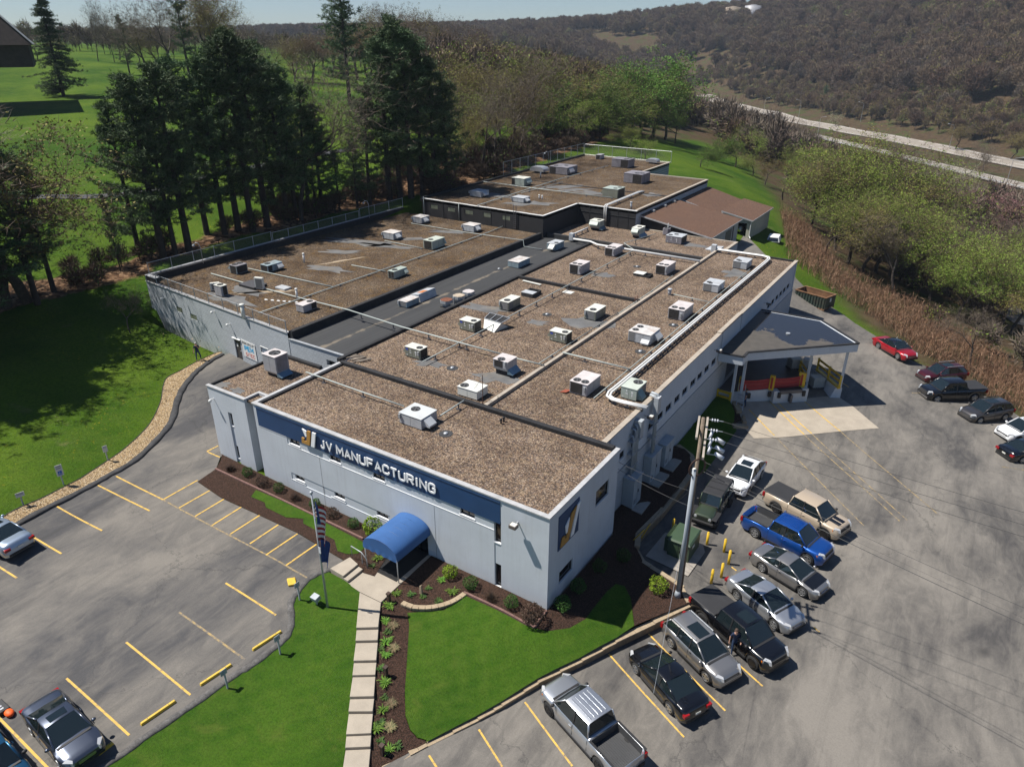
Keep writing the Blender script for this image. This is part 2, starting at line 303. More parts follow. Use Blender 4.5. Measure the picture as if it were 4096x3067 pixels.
def mat_speck(name, cols, scale, rough=.95, big=None, bmp=.6, bd=.02):
 """stones / bark chips: random colour per cell"""
 m, nt, bs = NT(name); v = wpos(nt)
 vo = nod(nt, 'ShaderNodeTexVoronoi'); vo.inputs['Scale'].default_value = scale; nt.links.new(v, vo.inputs['Vector'])
 sp = nod(nt, 'ShaderNodeSeparateColor'); nt.links.new(vo.outputs['Color'], sp.inputs[0])
 k = len(cols); o = ramp(nt, sp.outputs[0], [(i/(k-1), c) for i, c in enumerate(cols)]).outputs[0]
 n1 = noise(nt, v, .28, 6, .65); n2 = noise(nt, v, 1.8, 4, .6)
 if big:
  o = mixc(nt, ramp(nt, n1.outputs[0], [(.38, g3(.75)), (.60, g3(0))]).outputs[0], o, big[0], 'MULTIPLY')
  o = mixc(nt, ramp(nt, n2.outputs[0], [(.52, g3(0)), (.75, g3(big[2]))]).outputs[0], o, big[1])
 o = mixc(nt, ramp(nt, vo.outputs['Distance'], [(.35, g3(0)), (.75, g3(.65))]).outputs[0], o, (.01, .008, .006))
 nt.links.new(o, bs.inputs['Base Color']); bs.inputs['Roughness'].default_value = rough; bs.inputs['Specular IOR Level'].default_value = .2
 bump(nt, bs, vo.outputs['Distance'], bmp, bd)
 return m
M_GRAVEL = mat_speck('river_gravel', [(.10, .06, .03), (.36, .25, .13), (.50, .38, .22), (.30, .19, .09), (.62, .52, .38)], 16)
M_MULCH = mat_speck('bark_mulch', [(.016, .009, .006), (.052, .028, .019), (.080, .043, .030), (.032, .018, .012)], 22)

# ------------------------------------------------------------------ ground sheet
WOODS = [(-62.81,151.91,5.42),(-71.15,221.47,-2.21),(-41.96,180.52,-1.97),(-19.18,121.01,0.31),(-11.64,95.59,1.36),(-7.34,85.59,0.86),(1.02,72.35,-1.05),(9.97,59.06,-1.92),(17.80,48.77,-2.05),(22.92,45.80,-2.40),(90,-40,0),(200,-200,0),(1600,-400,0),(1600,2500,0),(-300,3400,0),(-3300,3400,0),(-3300,900,0),(-926.28,717.54,20.31),(-290.47,394.09,26.15),(-173.15,232.12,15.14),(-111.05,165.67,10.73),(-66.03,122.74,10.30)]
LITTER = [(-65.62,-2.56,4.06),(-61.98,6.37,4.74),(-62.53,13.43,4.80),(-60.61,15.54,4.72),(-63.78,17.29,5.21),(-61.75,26.11,6.07),(-61.01,41.99,6.75),(-56.72,55.62,7.93),(-50.25,57.57,7.42),(-53.55,74.26,8.37),(-56.71,105.90,8.58),(-60.93,135.88,7.17),(-70.69,131.39,8.65),(-64.70,90.69,9.67),(-64.46,61.73,9.08),(-65.33,43.81,7.66),(-64.86,28.59,6.85),(-66.69,17.62,5.56),(-68.51,8.49,5.18),(-73.13,0.60,4.81)]
def spaced():
 a = [0.0]; s = 1.5
 while a[-1] < 3600:
  if a[-1] > 75: s = min(s*1.055, 90)
  a.append(a[-1]+s)
 return np.array(a)
_sp = spaced(); gx = np.concatenate([-_sp[:0:-1], _sp])-15.0; gy = np.concatenate([-_sp[:0:-1], _sp])+20.0
gx = gx[(gx > -3300) & (gx < 2600)]; gy = gy[(gy > -600) & (gy < 3500)]
GX, GY = np.meshgrid(gx, gy)
HU = hU(GX, GY); HL = hL(GX, GY); UZ = inside(UPZONE, GX, GY)
GZ = np.where(UZ, HU, HL)
far = np.hypot(GX, GY)
GZ = GZ-0.02
covered = UZ & (GX > -16) & (GY < 26) & (GY > -45)
GZ = np.where(covered, np.minimum(HU, HL)-.35, GZ)
bldg = (GX > -54) & (GX < -1.5) & (GY > 10) & (GY < 60)
GZ = np.where(bldg, np.minimum(GZ, 1.0), GZ)
LOTL = [(-31.39,-13.11,0.98),(-31.42,-10.45,1.07),(-31.88,-7.91,0.90),(-32.18,-6.67,0.88),(-32.43,-4.66,0.88),(-33.82,-1.75,1.02),(-35.15,0.33,1.19),(-37.37,2.43,1.45),(-38.91,4.10,1.62),(-40.03,5.76,1.75),(-40.42,6.56,1.80),(-41.16,8.40,1.91),(-41.37,9.79,1.98),(-41.2,10.6),(-31.5,9.9),(-24.2,9.9),(-24.2,7),(-28.7,7),(-28.7,.2),(-28.38,-0.40,0.44),(-27.28,-1.59,0.42),(-26.90,-3.35,0.45),(-23.94,-3.60,0.36),(-21.26,-3.45,0.30),(-21.14,-3.44,0.29),(-16.80,-3.22,0.19),(-14.99,-3.30,0.15),(-12.51,-3.40,0.07),(-12.46,-4.58,0.06),(-12.92,-5.72,0.06),(-12.68,-6.75,0.00),(-12.41,-7.46,-0.06),(-11.39,-8.34,-0.20),(-10.80,-9.13,-0.32),(-10.87,-9.94,-0.39),(-11.10,-11.55,-0.53),(-11.33,-12.24,-0.57),(-11.62,-14.60,-0.70),(-11.99,-17.01,-0.78),(-12.24,-18.67,-0.82),(-14.2,-24),(-12,-34),(-52,-34),(-46,-19)]
LOTR = [(-3.0,-40)]+[(a, b) for a, b in WALL[:17]]+[(2.09,20.10,-1.11),(2.15,27.86,-1.05),(-.9,36),(-.9,57.2),(-6,62),(-12,68),(-12,71),(-13.01,77.51,3.18),(-12.16,77.32,3.00),(-8.01,71.55,2.38),(-5.13,71.38,1.47),(-2.91,68.40,0.74),(3.73,63.70,-1.10),(5.68,61.71,-1.34),(8.23,59.68,-1.67),(12.56,54.87,-1.94),(14.79,54.33,-2.18),(19.70,50.36,-2.31),(22.91,47.00,-2.41),(52,20),(60,-10),(60,-40)]
inl = inside(LOTL, GX, GY); inr = inside(LOTR, GX, GY) & ~UZ
GZ = np.where(inl | inr, GZ-.12, GZ)
wood = inside(WOODS, GX, GY).astype(float); lit = inside(LITTER, GX, GY).astype(float)
def blur(A, k):
 for _ in range(k):
  B = A.copy(); B[1:-1, 1:-1] = (A[1:-1, 1:-1]*2+A[:-2, 1:-1]+A[2:, 1:-1]+A[1:-1, :-2]+A[1:-1, 2:])/6; A = B
 return A
lit = blur(lit, 2); wood = blur(wood, 1)
ny, nx = GX.shape
me = bpy.data.meshes.new('ground')
idx = np.arange(nx*ny).reshape(ny, nx)
q = np.stack([idx[:-1, :-1], idx[:-1, 1:], idx[1:, 1:], idx[1:, :-1]], -1).reshape(-1, 4)
me.from_pydata(np.stack([GX, GY, GZ], -1).reshape(-1, 3).tolist(), [], q.tolist())
me.polygons.foreach_set('use_smooth', [True]*len(me.polygons))
for nm, arr in (('wood', wood), ('litter', lit)):
 at = me.attributes.new(nm, 'FLOAT', 'POINT'); at.data.foreach_set('value', arr.reshape(-1).astype(np.float32))
m, nt, bs = NT('ground_cover'); v = wpos(nt)
n1 = noise(nt, v, .05, 6, .6); n2 = noise(nt, v, .5, 5, .65); n3 = noise(nt, v, 5, 3, .7); n4 = noise(nt, v, .11, 6, .7, .5); n5 = noise(nt, v, .09, 5, .6)
o = mixc(nt, ramp(nt, n1.outputs[0], [(.40, g3(0)), (.60, g3(1))]).outputs[0], (.030, .078, .004), (.080, .135, .010))
o = mixc(nt, ramp(nt, n2.outputs[0], [(.45, g3(0)), (.8, g3(.5))]).outputs[0], o, (.11, .145, .02))
o = mixc(nt, ramp(nt, n4.outputs[0], [(.63, g3(0)), (.72, g3(.55))]).outputs[0], o, (.20, .17, .09))
o = mixc(nt, ramp(nt, n3.outputs[0], [(.3, g3(.5)), (.6, g3(0))]).outputs[0], o, (.012, .03, .004))
dn = noise(nt, v, 3.2, 3, .8)
dd = nod(nt, 'ShaderNodeMath', operation='MULTIPLY'); nt.links.new(ramp(nt, dn.outputs[0], [(.62, g3(0)), (.68, g3(1))]).outputs[0], dd.inputs[0]); nt.links.new(ramp(nt, n5.outputs[0], [(.52, g3(0)), (.62, g3(.7))]).outputs[0], dd.inputs[1])
o = mixc(nt, dd.outputs[0], o, (.38, .26, .02))
vo = nod(nt, 'ShaderNodeTexVoronoi'); vo.inputs['Scale'].default_value = 2.2; nt.links.new(v, vo.inputs['Vector'])
sp = nod(nt, 'ShaderNodeSeparateColor'); nt.links.new(vo.outputs['Color'], sp.inputs[0])
lc = ramp(nt, sp.outputs[0], [(0, (.05, .028, .015)), (.5, (.14, .08, .045)), (1, (.25, .16, .095))]).outputs[0]
al = nod(nt, 'ShaderNodeAttribute', attribute_name='litter'); aw = nod(nt, 'ShaderNodeAttribute', attribute_name='wood')
ln = nod(nt, 'ShaderNodeMath', operation='MULTIPLY_ADD'); nt.links.new(al.outputs['Fac'], ln.inputs[0]); ln.inputs[1].default_value = 1.0
sh = nod(nt, 'ShaderNodeMath', operation='MULTIPLY_ADD'); nt.links.new(n2.outputs[0], sh.inputs[0]); sh.inputs[1].default_value = .8; sh.inputs[2].default_value = -.4; nt.links.new(sh.outputs[0], ln.inputs[2])
o = mixc(nt, ramp(nt, ln.outputs[0], [(.4, g3(0)), (.6, g3(1))]).outputs[0], o, lc)
wc = mixc(nt, ramp(nt, n2.outputs[0], [(.35, g3(0)), (.65, g3(1))]).outputs[0], (.050, .034, .020), (.090, .062, .036))
wc = mixc(nt, ramp(nt, n4.outputs[0], [(.50, g3(0)), (.62, g3(.8))]).outputs[0], wc, (.045, .070, .016))
o = mixc(nt, aw.outputs['Fac'], o, wc)
nt.links.new(o, bs.inputs['Base Color']); bs.inputs['Roughness'].default_value = .95; bs.inputs['Specular IOR Level'].default_value = .1
bump(nt, bs, n3.outputs[0], .8, .15)
me.materials.append(m)
ground = bpy.data.objects.new('ground', me); COL.objects.link(ground); ground['kind'] = 'structure'

# ------------------------------------------------------------------ paved sheets and beds
lot_l = drape('parking_lot', LOTL, hU, .02, M_ASPHL)
lot_r = drape('loading_yard', LOTR, hL, .02, M_ASPH)
berm_in = smooth_line([(-31.61,-15.15,0.76),(-31.57,-14.08,0.85),(-31.44,-13.08,0.99),(-31.54,-10.39,1.08),(-32.02,-7.82,0.90),(-32.25,-6.63,0.88),(-32.57,-4.57,0.89),(-33.93,-1.73,1.03),(-35.23,0.27,1.19),(-37.48,2.33,1.46),(-39.02,4.00,1.63),(-40.20,5.76,1.77),(-40.71,6.76,1.83),(-41.35,8.55,1.93),(-41.56,9.94,2.01)], 5)
edge_l = smooth_line([(-32.89,-14.57,0.89),(-32.66,-13.53,1.10),(-32.49,-11.28,1.34),(-32.91,-9.33,1.16),(-33.41,-7.56,1.02),(-33.86,-5.85,1.06),(-34.49,-3.95,1.11),(-36.00,-1.15,1.27),(-38.29,1.34,1.54),(-40.26,2.90,1.75),(-41.41,4.08,1.87),(-41.70,5.57,1.91),(-42.07,7.75,1.99),(-42.13,9.68,2.07),(-41.88,10.12,2.06)], 5)
drape('gravel_strip', [q_[:2] for q_ in berm_in]+[q_[:2] for q_ in edge_l][::-1], hU, .05, M_GRAVEL, 1.0)
def kerb_line(name, line, w, hgt, m, fn=hU, parent=None, kind='structure'):
 """raised rounded kerb following the ground"""
 mb = MB(); n = len(line); X = np.array([q_[0] for q_ in line]); Y = np.array([q_[1] for q_ in line]); Z = fn(X, Y)
 prof = [(-w/2, -.1), (-w/2, hgt*.5), (-w*.25, hgt), (w*.25, hgt), (w/2, hgt*.4), (w/2, -.1)]
 vs_ = []; fs_ = []
 for i in range(n):
  a = Vector(line[max(i-1, 0)][:2]); b = Vector(line[min(i+1, n-1)][:2]); d = (b-a).normalized(); nn = Vector((-d.y, d.x))
  jw = 1+.12*math.sin(i*1.7)
  for (o_, z_) in prof: c = Vector(line[i][:2])+nn*o_*jw; vs_.append((c.x, c.y, Z[i]+z_))
 k = len(prof)
 for i in range(n-1):
  for j in range(k-1): fs_.append((i*k+j, i*k+j+1, (i+1)*k+j+1, (i+1)*k+j))
 mb.add(vs_, fs_); o = mb.build(name, m, parent, True)
 if parent is None and kind: o['kind'] = kind
 return o
kerb_line('asphalt_kerb', berm_in, .55, .13, M_BERM)
kerb_line('lawn_edging', edge_l, .07, .09, mat('black_edging', (.02, .02, .02), .6))
berm2 = smooth_line([(-12.49,-4.34,0.06),(-12.71,-4.74,0.07),(-12.98,-5.76,0.06),(-12.74,-6.79,0.01),(-12.43,-7.58,-0.06),(-11.47,-8.40,-0.20),(-10.89,-9.19,-0.32),(-10.86,-10.03,-0.40),(-11.04,-11.60,-0.54),(-11.26,-12.30,-0.58),(-11.57,-14.64,-0.70),(-11.93,-17.04,-0.79),(-12.17,-18.71,-0.83),(-14.1,-24,0)], 5)
kerb_line('asphalt_kerb', berm2, .4, .12, mat('worn_berm', (.11, .105, .10), .9, var=.4, vs_=3, fine=.4, fs=14))

# painted lines on the lots (children of their lot)
def line(p0, p1, w, fn, par, m):
 a = Vector(p0[:2]); b = Vector(p1[:2]); d = (b-a).normalized(); nn = Vector((-d.y, d.x))*w/2
 return drape('parking_line', [tuple(a-nn), tuple(b-nn), tuple(b+nn), tuple(a+nn)], fn, .034, m, .8, par)
for a, b in [((-31.19,-10.73,1.05),(-26.90,-10.24,0.59)),((-31.68,-7.78,0.88),(-26.41,-7.30,0.54)),((-31.77,-6.42,0.84),(-26.85,-6.06,0.53)),((-31.22,-13.20,0.94),(-26.83,-12.82,0.54)),((-30.12,-15.61,0.64),(-26.91,-15.35,0.44)),
 ((-26.84,-6.05,0.53),(-27.08,-3.23,0.46)),((-25.19,-5.97,0.46),(-25.33,-3.51,0.40)),((-23.54,-5.91,0.40),(-23.70,-3.43,0.35)),((-21.82,-5.88,0.37),(-21.99,-3.36,0.31)),((-20.09,-5.83,0.35),(-20.24,-3.36,0.27)),((-18.30,-5.69,0.31),(-18.44,-3.35,0.24)),((-16.61,-5.84,0.28),(-16.71,-3.27,0.19)),((-14.92,-5.75,0.19),(-14.95,-3.27,0.14)),
 ((-29.80,-0.49,0.55),(-29.77,0.48,0.57)),((-29.77,-0.51,0.55),(-28.44,-0.38,0.44)),
 ((-16.64,-8.75,0.20),(-12.46,-8.64,-0.14)),((-17.85,-17.36,-0.21),(-12.59,-17.31,-0.73)),((-17.48,-14.40,-0.08),(-12.13,-14.36,-0.63)),((-18.55,-20.32,-0.30),(-13.88,-20.29,-0.71))]:
 line(a, b, .11, hU, lot_l, M_LINE)
for a, b in [((-26.85,-6.06,0.53),(-13.13,-5.72,0.07)),((-16.97,-11.59,0.03),(-11.60,-11.47,-0.48))]: line(a, b, .11, hU, lot_l, M_LINEW)
for a, b in [((3.80,0.35,-1.55),(9.13,-2.19,-1.71)),((1.63,-4.85,-1.56),(5.32,-6.53,-1.72)),((0.60,-7.44,-1.56),(2.63,-8.38,-1.69)),((-0.53,-9.89,-1.54),(0.34,-10.23,-1.60)),((10.03,3.62,-1.64),(11.47,2.94,-1.66)),((7.17,11.11,-1.51),(7.54,10.95,-1.52)),((12.76,8.71,-1.61),(13.11,8.53,-1.62)),((5.01,2.93,-1.54),(10.32,0.39,-1.68)),((7.20,43.21,-0.94),(8.49,42.17,-1.05))]:
 line(a, b, .10, hL, lot_r, M_LINE)
for a, b in [((4.99,29.32,-1.33),(13.47,20.42,-1.49)),((7.06,30.89,-1.34),(12.77,25.16,-1.45)),((12.77,25.16,-1.45),(15.49,22.35,-1.48)),((7.56,31.40,-1.33),(15.92,22.76,-1.49)),((9.51,33.17,-1.31),(17.77,24.72,-1.53)),((21.35,35.59,-1.97),(22.92,36.44,-2.18)),((13.68,45.26,-1.52),(14.78,46.24,-1.65))]: line(a, b, .09, hL, lot_r, M_LINEW)
# concrete apron before the dock
APRON = [(3.72,27.68,-1.21),(12.17,35.69,-1.36),(9.48,38.48,-1.17),(7.84,39.63,-1.04),(4.6,36),(1.2,34),(0.95,31.56,-0.81),(2.50,28.80,-1.08)]
apron = drape('concrete_apron', APRON, hL, .045, M_CONC, 1.0)
for a, b in [((1.96,32.02,-0.91),(4.99,29.32,-1.33)),((3.07,34.58,-0.88),(7.03,30.94,-1.34)),((3.73,34.82,-0.93),(7.53,31.43,-1.33)),((5.62,36.64,-0.98),(9.49,33.16,-1.31))]:
 d = (Vector(b[:2])-Vector(a[:2])).normalized(); nn = Vector((-d.y, d.x))*.055
 drape('parking_line', [tuple(Vector(a[:2])-nn), tuple(Vector(b[:2])-nn), tuple(Vector(b[:2])+nn), tuple(Vector(a[:2])+nn)], hL, .055, M_LINE, .8, apron)
# lawns and mulch beds by the front wall and walk
WB = [(a, b) for a, b in WALL]
BED1 = [(-26.90,-3.35,0.45),(-27.28,-1.59,0.42),(-27.98,-0.64,0.43),(-28.6,-.06),(-23.9,-.06),(-11.0,-.06),(-9.96,-3.37,0.00),(-10.73,-3.52,0.02),(-12.51,-3.40,0.07),(-14.99,-3.30,0.15),(-16.80,-3.22,0.19),(-21.14,-3.44,0.29),(-21.26,-3.45,0.30),(-23.94,-3.60,0.36)]
drape('mulch_bed', BED1, hU, .06, M_MULCH, 1.0)
drape('lawn_strip', [(-22.38,-2.36,0.29),(-22.77,-1.62,0.29),(-18.43,-1.34,0.16),(-16.19,-1.44,0.12),(-12.77,-1.46,0.05),(-12.22,-1.75,0.04),(-12.17,-2.45,0.05),(-12.69,-2.89,0.07),(-13.37,-3.02,0.09),(-14.33,-2.35,0.10),(-15.21,-2.37,0.13),(-17.19,-2.34,0.17),(-17.61,-1.97,0.16),(-18.63,-2.55,0.21),(-20.57,-2.58,0.26),(-21.10,-2.25,0.26)], hU, .085, M_LAWN, 1.0)
BED2 = [(-8.3,-.06),(0.1,-.06),(.1,8.3),(-.95,8.5),(-.95,21.5)]+WB[:18][::-1][:11]+[(4.36,2.33,-0.83),(3.36,3.96,-0.55),(2.66,4.57,-0.45),(2.20,4.35,-0.37),(2.07,3.44,-0.33),(2.02,0.90,-0.42),(1.57,-0.15,-0.49),(0.69,-1.08,-0.43),(0.01,-1.36,-0.34),(-0.50,-1.50,-0.28),(-4.49,-1.67,-0.06),(-4.88,-3.15,-0.18),(-5.86,-3.93,-0.21),(-6.50,-4.41,-0.22),(-5.86,-5.00,-0.31),(-4.55,-6.73,-0.62),(-3.52,-8.12,-0.92),(-2.67,-9.08,-1.17),(-2.00,-9.50,-1.33),(-1.48,-9.57,-1.41),(-1.06,-9.42,-1.45)]+WB[:2][::-1]+[(-2.31,-12.02,-1.45),(-3.26,-10.80,-1.26),(-7.06,-6.21,-0.34),(-8.21,-4.69,-0.14),(-8.24,-3.10,-0.06)]
drape('mulch_bed', BED2, hU, .05, M_MULCH, .8)
LAWNR = [(-6.48,-4.43,-0.22),(-5.84,-3.95,-0.22),(-4.86,-3.17,-0.19),(-4.47,-1.69,-0.07),(-0.49,-1.52,-0.28),(0.02,-1.38,-0.35),(0.70,-1.10,-0.44),(1.58,-0.17,-0.49),(2.03,0.88,-0.43),(2.08,3.42,-0.33),(2.21,4.32,-0.37),(2.68,4.54,-0.45),(3.35,3.93,-0.55),(4.36,2.30,-0.84)]+WB[1:7][::-1]+[(-1.07,-9.40,-1.45),(-1.49,-9.55,-1.41),(-2.01,-9.48,-1.32),(-2.66,-9.07,-1.17),(-3.51,-8.11,-0.92),(-4.54,-6.73,-0.62),(-5.85,-5.00,-0.31)]
drape('front_lawn', LAWNR, hU, .085, M_LAWN, .8)
LAWNL = [(-12.39,-4.64,0.05),(-11.18,-4.62,0.01),(-9.79,-4.76,-0.06),(-8.02,-6.85,-0.32),(-6.27,-9.00,-0.66),(-3.94,-11.89,-1.26),(-3.27,-12.77,-1.41),(-2.3,-16),(-2.6,-34),(-12,-34),(-14.1,-24)]+[q_[:2] for q_ in berm2[::-1]][1:-6]
drape('side_lawn', LAWNL, hU, .05, M_LAWN, 1.0)
STRIP = [(-.95,21.6),(-.95,33.5),(1.20,30.09,-0.90),(2.15,27.86,-1.05),(2.09,20.10,-1.11),WB[16],WB[17]]
drape('bank_lawn', STRIP, lambda x, y: np.where(x < 1.3, np.minimum(hU(x, y), 0)*.6+hL(x, y)*.4, hL(x, y)), .06, M_LAWN, .8)

# ------------------------------------------------------------------ building materials
M_STUC = mat('pale_stucco', (.55, .585, .625), .85, var=.05, vs_=.5, fine=.07, fs=18, bmp=.12, dirt=(.46, .48, .51, .4))
def streaks(m, amt=.30):
 nt = m.node_tree; b = nt.nodes['Principled BSDF']; lk = b.inputs['Base Color'].links[0]; src = lk.from_socket; v = wpos(nt); mp = nod(nt, 'ShaderNodeMapping'); mp.inputs['Scale'].default_value = (5, 5, .22); nt.links.new(v, mp.inputs[0]); n1 = noise(nt, mp.outputs[0], 1.0, 5, .7); n2 = noise(nt, v, .35, 4, .6)
 k = nod(nt, 'ShaderNodeMath', operation='MULTIPLY'); nt.links.new(ramp(nt, n1.outputs[0], [(.50, g3(0)), (.72, g3(amt))]).outputs[0], k.inputs[0]); nt.links.new(ramp(nt, n2.outputs[0], [(.40, g3(.2)), (.65, g3(1))]).outputs[0], k.inputs[1])
 nt.links.new(mixc(nt, k.outputs[0], src, (.30, .30, .29)), b.inputs['Base Color'])
streaks(M_STUC)
M_NAVY = mat('navy_panel', (.013, .050, .135), .55, var=.10, vs_=.8)
M_CAP = mat('metal_coping', (.40, .40, .40), .5, var=.15, vs_=2)
M_CAPB = mat('beige_coping', (.36, .31, .25), .7, var=.15, vs_=1.5)
M_BLK = mat('black_membrane', (.018, .018, .020), .75, var=.35, vs_=1.2, fine=.3, fs=6)
M_BLKG = mat('grey_membrane', (.035, .036, .038), .7, var=.3, vs_=.6, fine=.15, fs=5, dirt=(.075, .07, .065, .5))
def mat_strip():
 m, nt, bs = NT('strip_membrane'); v = wpos(nt)
 sx = nod(nt, 'ShaderNodeSeparateXYZ'); nt.links.new(v, sx.inputs[0])
 n1 = noise(nt, v, .7, 5, .65); n2 = noise(nt, v, 3, 4, .6)
 mp = nod(nt, 'ShaderNodeMapping'); mp.inputs['Scale'].default_value = (7, .12, 1); nt.links.new(v, mp.inputs[0]); n3 = noise(nt, mp.outputs[0], 1.0, 3, .6)
 # silt that settled along the drain valley
 a = nod(nt, 'ShaderNodeMath', operation='ADD'); nt.links.new(sx.outputs[0], a.inputs[0]); a.inputs[1].default_value = 27.7
 b = nod(nt, 'ShaderNodeMath', operation='ABSOLUTE'); nt.links.new(a.outputs[0], b.inputs[0])
 c = nod(nt, 'ShaderNodeMath', operation='MULTIPLY_ADD'); nt.links.new(n1.outputs[0], c.inputs[0]); c.inputs[1].default_value = 1.5; nt.links.new(b.outputs[0], c.inputs[2])
 o = mixc(nt, ramp(nt, n3.outputs[0], [(.3, g3(0)), (.7, g3(1))]).outputs[0], (.026, .027, .028), (.046, .046, .046))
 o = mixc(nt, ramp(nt, c.outputs[0], [(.72, g3(.75)), (1.25, g3(0))]).outputs[0], o, (.20, .165, .12))
 nt.links.new(o, bs.inputs['Base Color']); bs.inputs['Roughness'].default_value = .72
 return m
M_STRIP = mat_strip()
M_ROOF = mat_speck('ballast_gravel', [(.06, .046, .040), (.22, .155, .112), (.31, .215, .14), (.14, .11, .10), (.46, .36, .26)], 11, big=((.50, .47, .45), (.34, .25, .16), .75), bmp=.7, bd=.04)
M_ROOF2 = mat_speck('mossy_ballast', [(.042, .032, .026), (.13, .092, .062), (.19, .13, .078), (.095, .074, .06), (.31, .24, .165)], 11, big=((.42, .34, .26), (.17, .095, .025), .95), bmp=.7, bd=.04)
def mat_block(name, col, bw, bh, off=.5, mort=.55, rot=0.0, vert='x'):
 m, nt, bs = NT(name); v = wpos(nt)
 sx = nod(nt, 'ShaderNodeSeparateXYZ'); nt.links.new(v, sx.inputs[0]); cb = nod(nt, 'ShaderNodeCombineXYZ')
 nt.links.new(sx.outputs[0 if vert == 'x' else 1], cb.inputs[0]); nt.links.new(sx.outputs[2], cb.inputs[1])
 br = nod(nt, 'ShaderNodeTexBrick'); br.offset = off; nt.links.new(cb.outputs[0], br.inputs['Vector'])
 br.inputs['Scale'].default_value = 1.0; br.inputs['Brick Width'].default_value = bw; br.inputs['Row Height'].default_value = bh; br.inputs['Mortar Size'].default_value = .012; br.inputs['Mortar Smooth'].default_value = .3
 br.inputs['Color1'].default_value = (*col, 1); br.inputs['Color2'].default_value = (*[x*.90 for x in col], 1); br.inputs['Mortar'].default_value = (*[x*mort for x in col], 1)
 n1 = noise(nt, v, .6, 5, .6)
 o = mixc(nt, ramp(nt, n1.outputs[0], [(.4, g3(0)), (.75, g3(.35))]).outputs[0], br.outputs[0], tuple(x*.72 for x in col))
 nt.links.new(o, bs.inputs['Base Color']); bs.inputs['Roughness'].default_value = .8
 iv = nod(nt, 'ShaderNodeMath', operation='SUBTRACT'); iv.inputs[0].default_value = 1; nt.links.new(br.outputs['Fac'], iv.inputs[1]); bump(nt, bs, iv.outputs[0], .5, .01)
 return m
M_BLOCK = mat_block('painted_block', (.47, .50, .53), .4, .2)
M_BRICK = mat_block('painted_brick_base', (.46, .49, .52), .4, .13, vert='y')
M_GLASS = mat('window_glass', (.012, .014, .018), .06, var=0, spec=.8)
M_FRAME = mat('bronze_frame', (.020, .019, .018), .45, var=0)
M_WHITE = mat('white_paint', (.72, .72, .70), .6, var=.05)
M_SILL = mat('white_sill', (.66, .67, .68), .7, var=.05)
M_GALV = mat('galvanised', (.42, .44, .46), .45, .35, var=.15, vs_=3)
M_STEEL = mat('dark_steel', (.10, .10, .11), .5, .4, var=.1)
M_GB = mat('glass_block', (.22, .24, .17), .25, var=.25, vs_=6)

# ------------------------------------------------------------------ walls with real openings
def wall_holes(mb, O, ud, nrm, u0, u1, z0, z1, holes, depth, z0b=None, back=False):
 """face of a wall in the frame (u along ud, z up), with openings whose reveals go in by depth"""
 O = Vector(O); ud = Vector(ud).normalized(); nrm = Vector(nrm).normalized()
 us = sorted({u0, u1, *[q_[0] for q_ in holes], *[q_[1] for q_ in holes]}); zs = sorted({z0, z1, *[q_[2] for q_ in holes], *[q_[3] for q_ in holes]})
 us = [t for t in us if u0-1e-6 <= t <= u1+1e-6]; zs = [t for t in zs if z0-1e-6 <= t <= z1+1e-6]
 def P3(u_, z_, d=0): 
  q_ = O+ud*u_-nrm*d; return (q_.x, q_.y, z_)
 flip = ud.cross(Vector((0, 0, 1))).dot(nrm) < 0
 def quad(a, b, c, d): mb.add([a, b, c, d], [(3, 2, 1, 0) if flip else (0, 1, 2, 3)])
 for i in range(len(us)-1):
  for j in range(len(zs)-1):
   cu = (us[i]+us[i+1])/2; cz = (zs[j]+zs[j+1])/2
   if any(q_[0] < cu < q_[1] and q_[2] < cz < q_[3] for q_ in holes): continue
   quad(P3(us[i], zs[j]), P3(us[i+1], zs[j]), P3(us[i+1], zs[j+1]), P3(us[i], zs[j+1]))
 for a, b, c, d in [q_[:4] for q_ in holes]:
  quad(P3(a, c), P3(a, c, depth), P3(b, c, depth), P3(b, c)); 
  quad(P3(a, d, depth), P3(a, d), P3(b, d), P3(b, d, depth))
  quad(P3(a, c, depth), P3(a, c), P3(a, d), P3(a, d, depth)); quad(P3(b, c), P3(b, c, depth), P3(b, d, depth), P3(b, d))
def window(par, O, ud, nrm, a, b, c, d, depth, mull=1, sill=True, fr=.05, glass=None):
 """pane set back in its opening, frame bars and a sill"""
 O = Vector(O); ud = Vector(ud).normalized(); nrm = Vector(nrm).normalized()
 def P3(u_, z_, k=0): q_ = O+ud*u_-nrm*k; return Vector((q_.x, q_.y, z_))
 g = MB(); k0, k1 = depth-.03, depth+.02
 g.hexa([P3(a, c, k0), P3(b, c, k0), P3(b, c, k1), P3(a, c, k1), P3(a, d, k0), P3(b, d, k0), P3(b, d, k1), P3(a, d, k1)])
 w = g.build('window', glass or M_GLASS, par)
 f_ = MB(); k = depth-.05
 for q0, q1 in ((P3(a, c+fr/2, k), P3(b, c+fr/2, k)), (P3(a, d-fr/2, k), P3(b, d-fr/2, k))): f_.bar(q0, q1, .05, fr)
 for t in [a+fr/2, b-fr/2]+[a+(b-a)*(i+1)/(mull+1) for i in range(mull)]: f_.bar(P3(t, c+fr, k), P3(t, d-fr, k), fr, .05, up=tuple(nrm))
 f_.build('frame', M_FRAME, w)
 if sill:
  s_ = MB(); s_.hexa([P3(a-.04, c-.07, -.04), P3(b+.04, c-.07, -.04), P3(b+.04, c-.07, depth-.05), P3(a-.04, c-.07, depth-.05), P3(a-.04, c-.002, -.04), P3(b+.04, c-.002, -.04), P3(b+.04, c+.012, depth-.05), P3(a-.04, c+.012, depth-.05)])
  s_.build('sill', M_SILL, w)
 return w

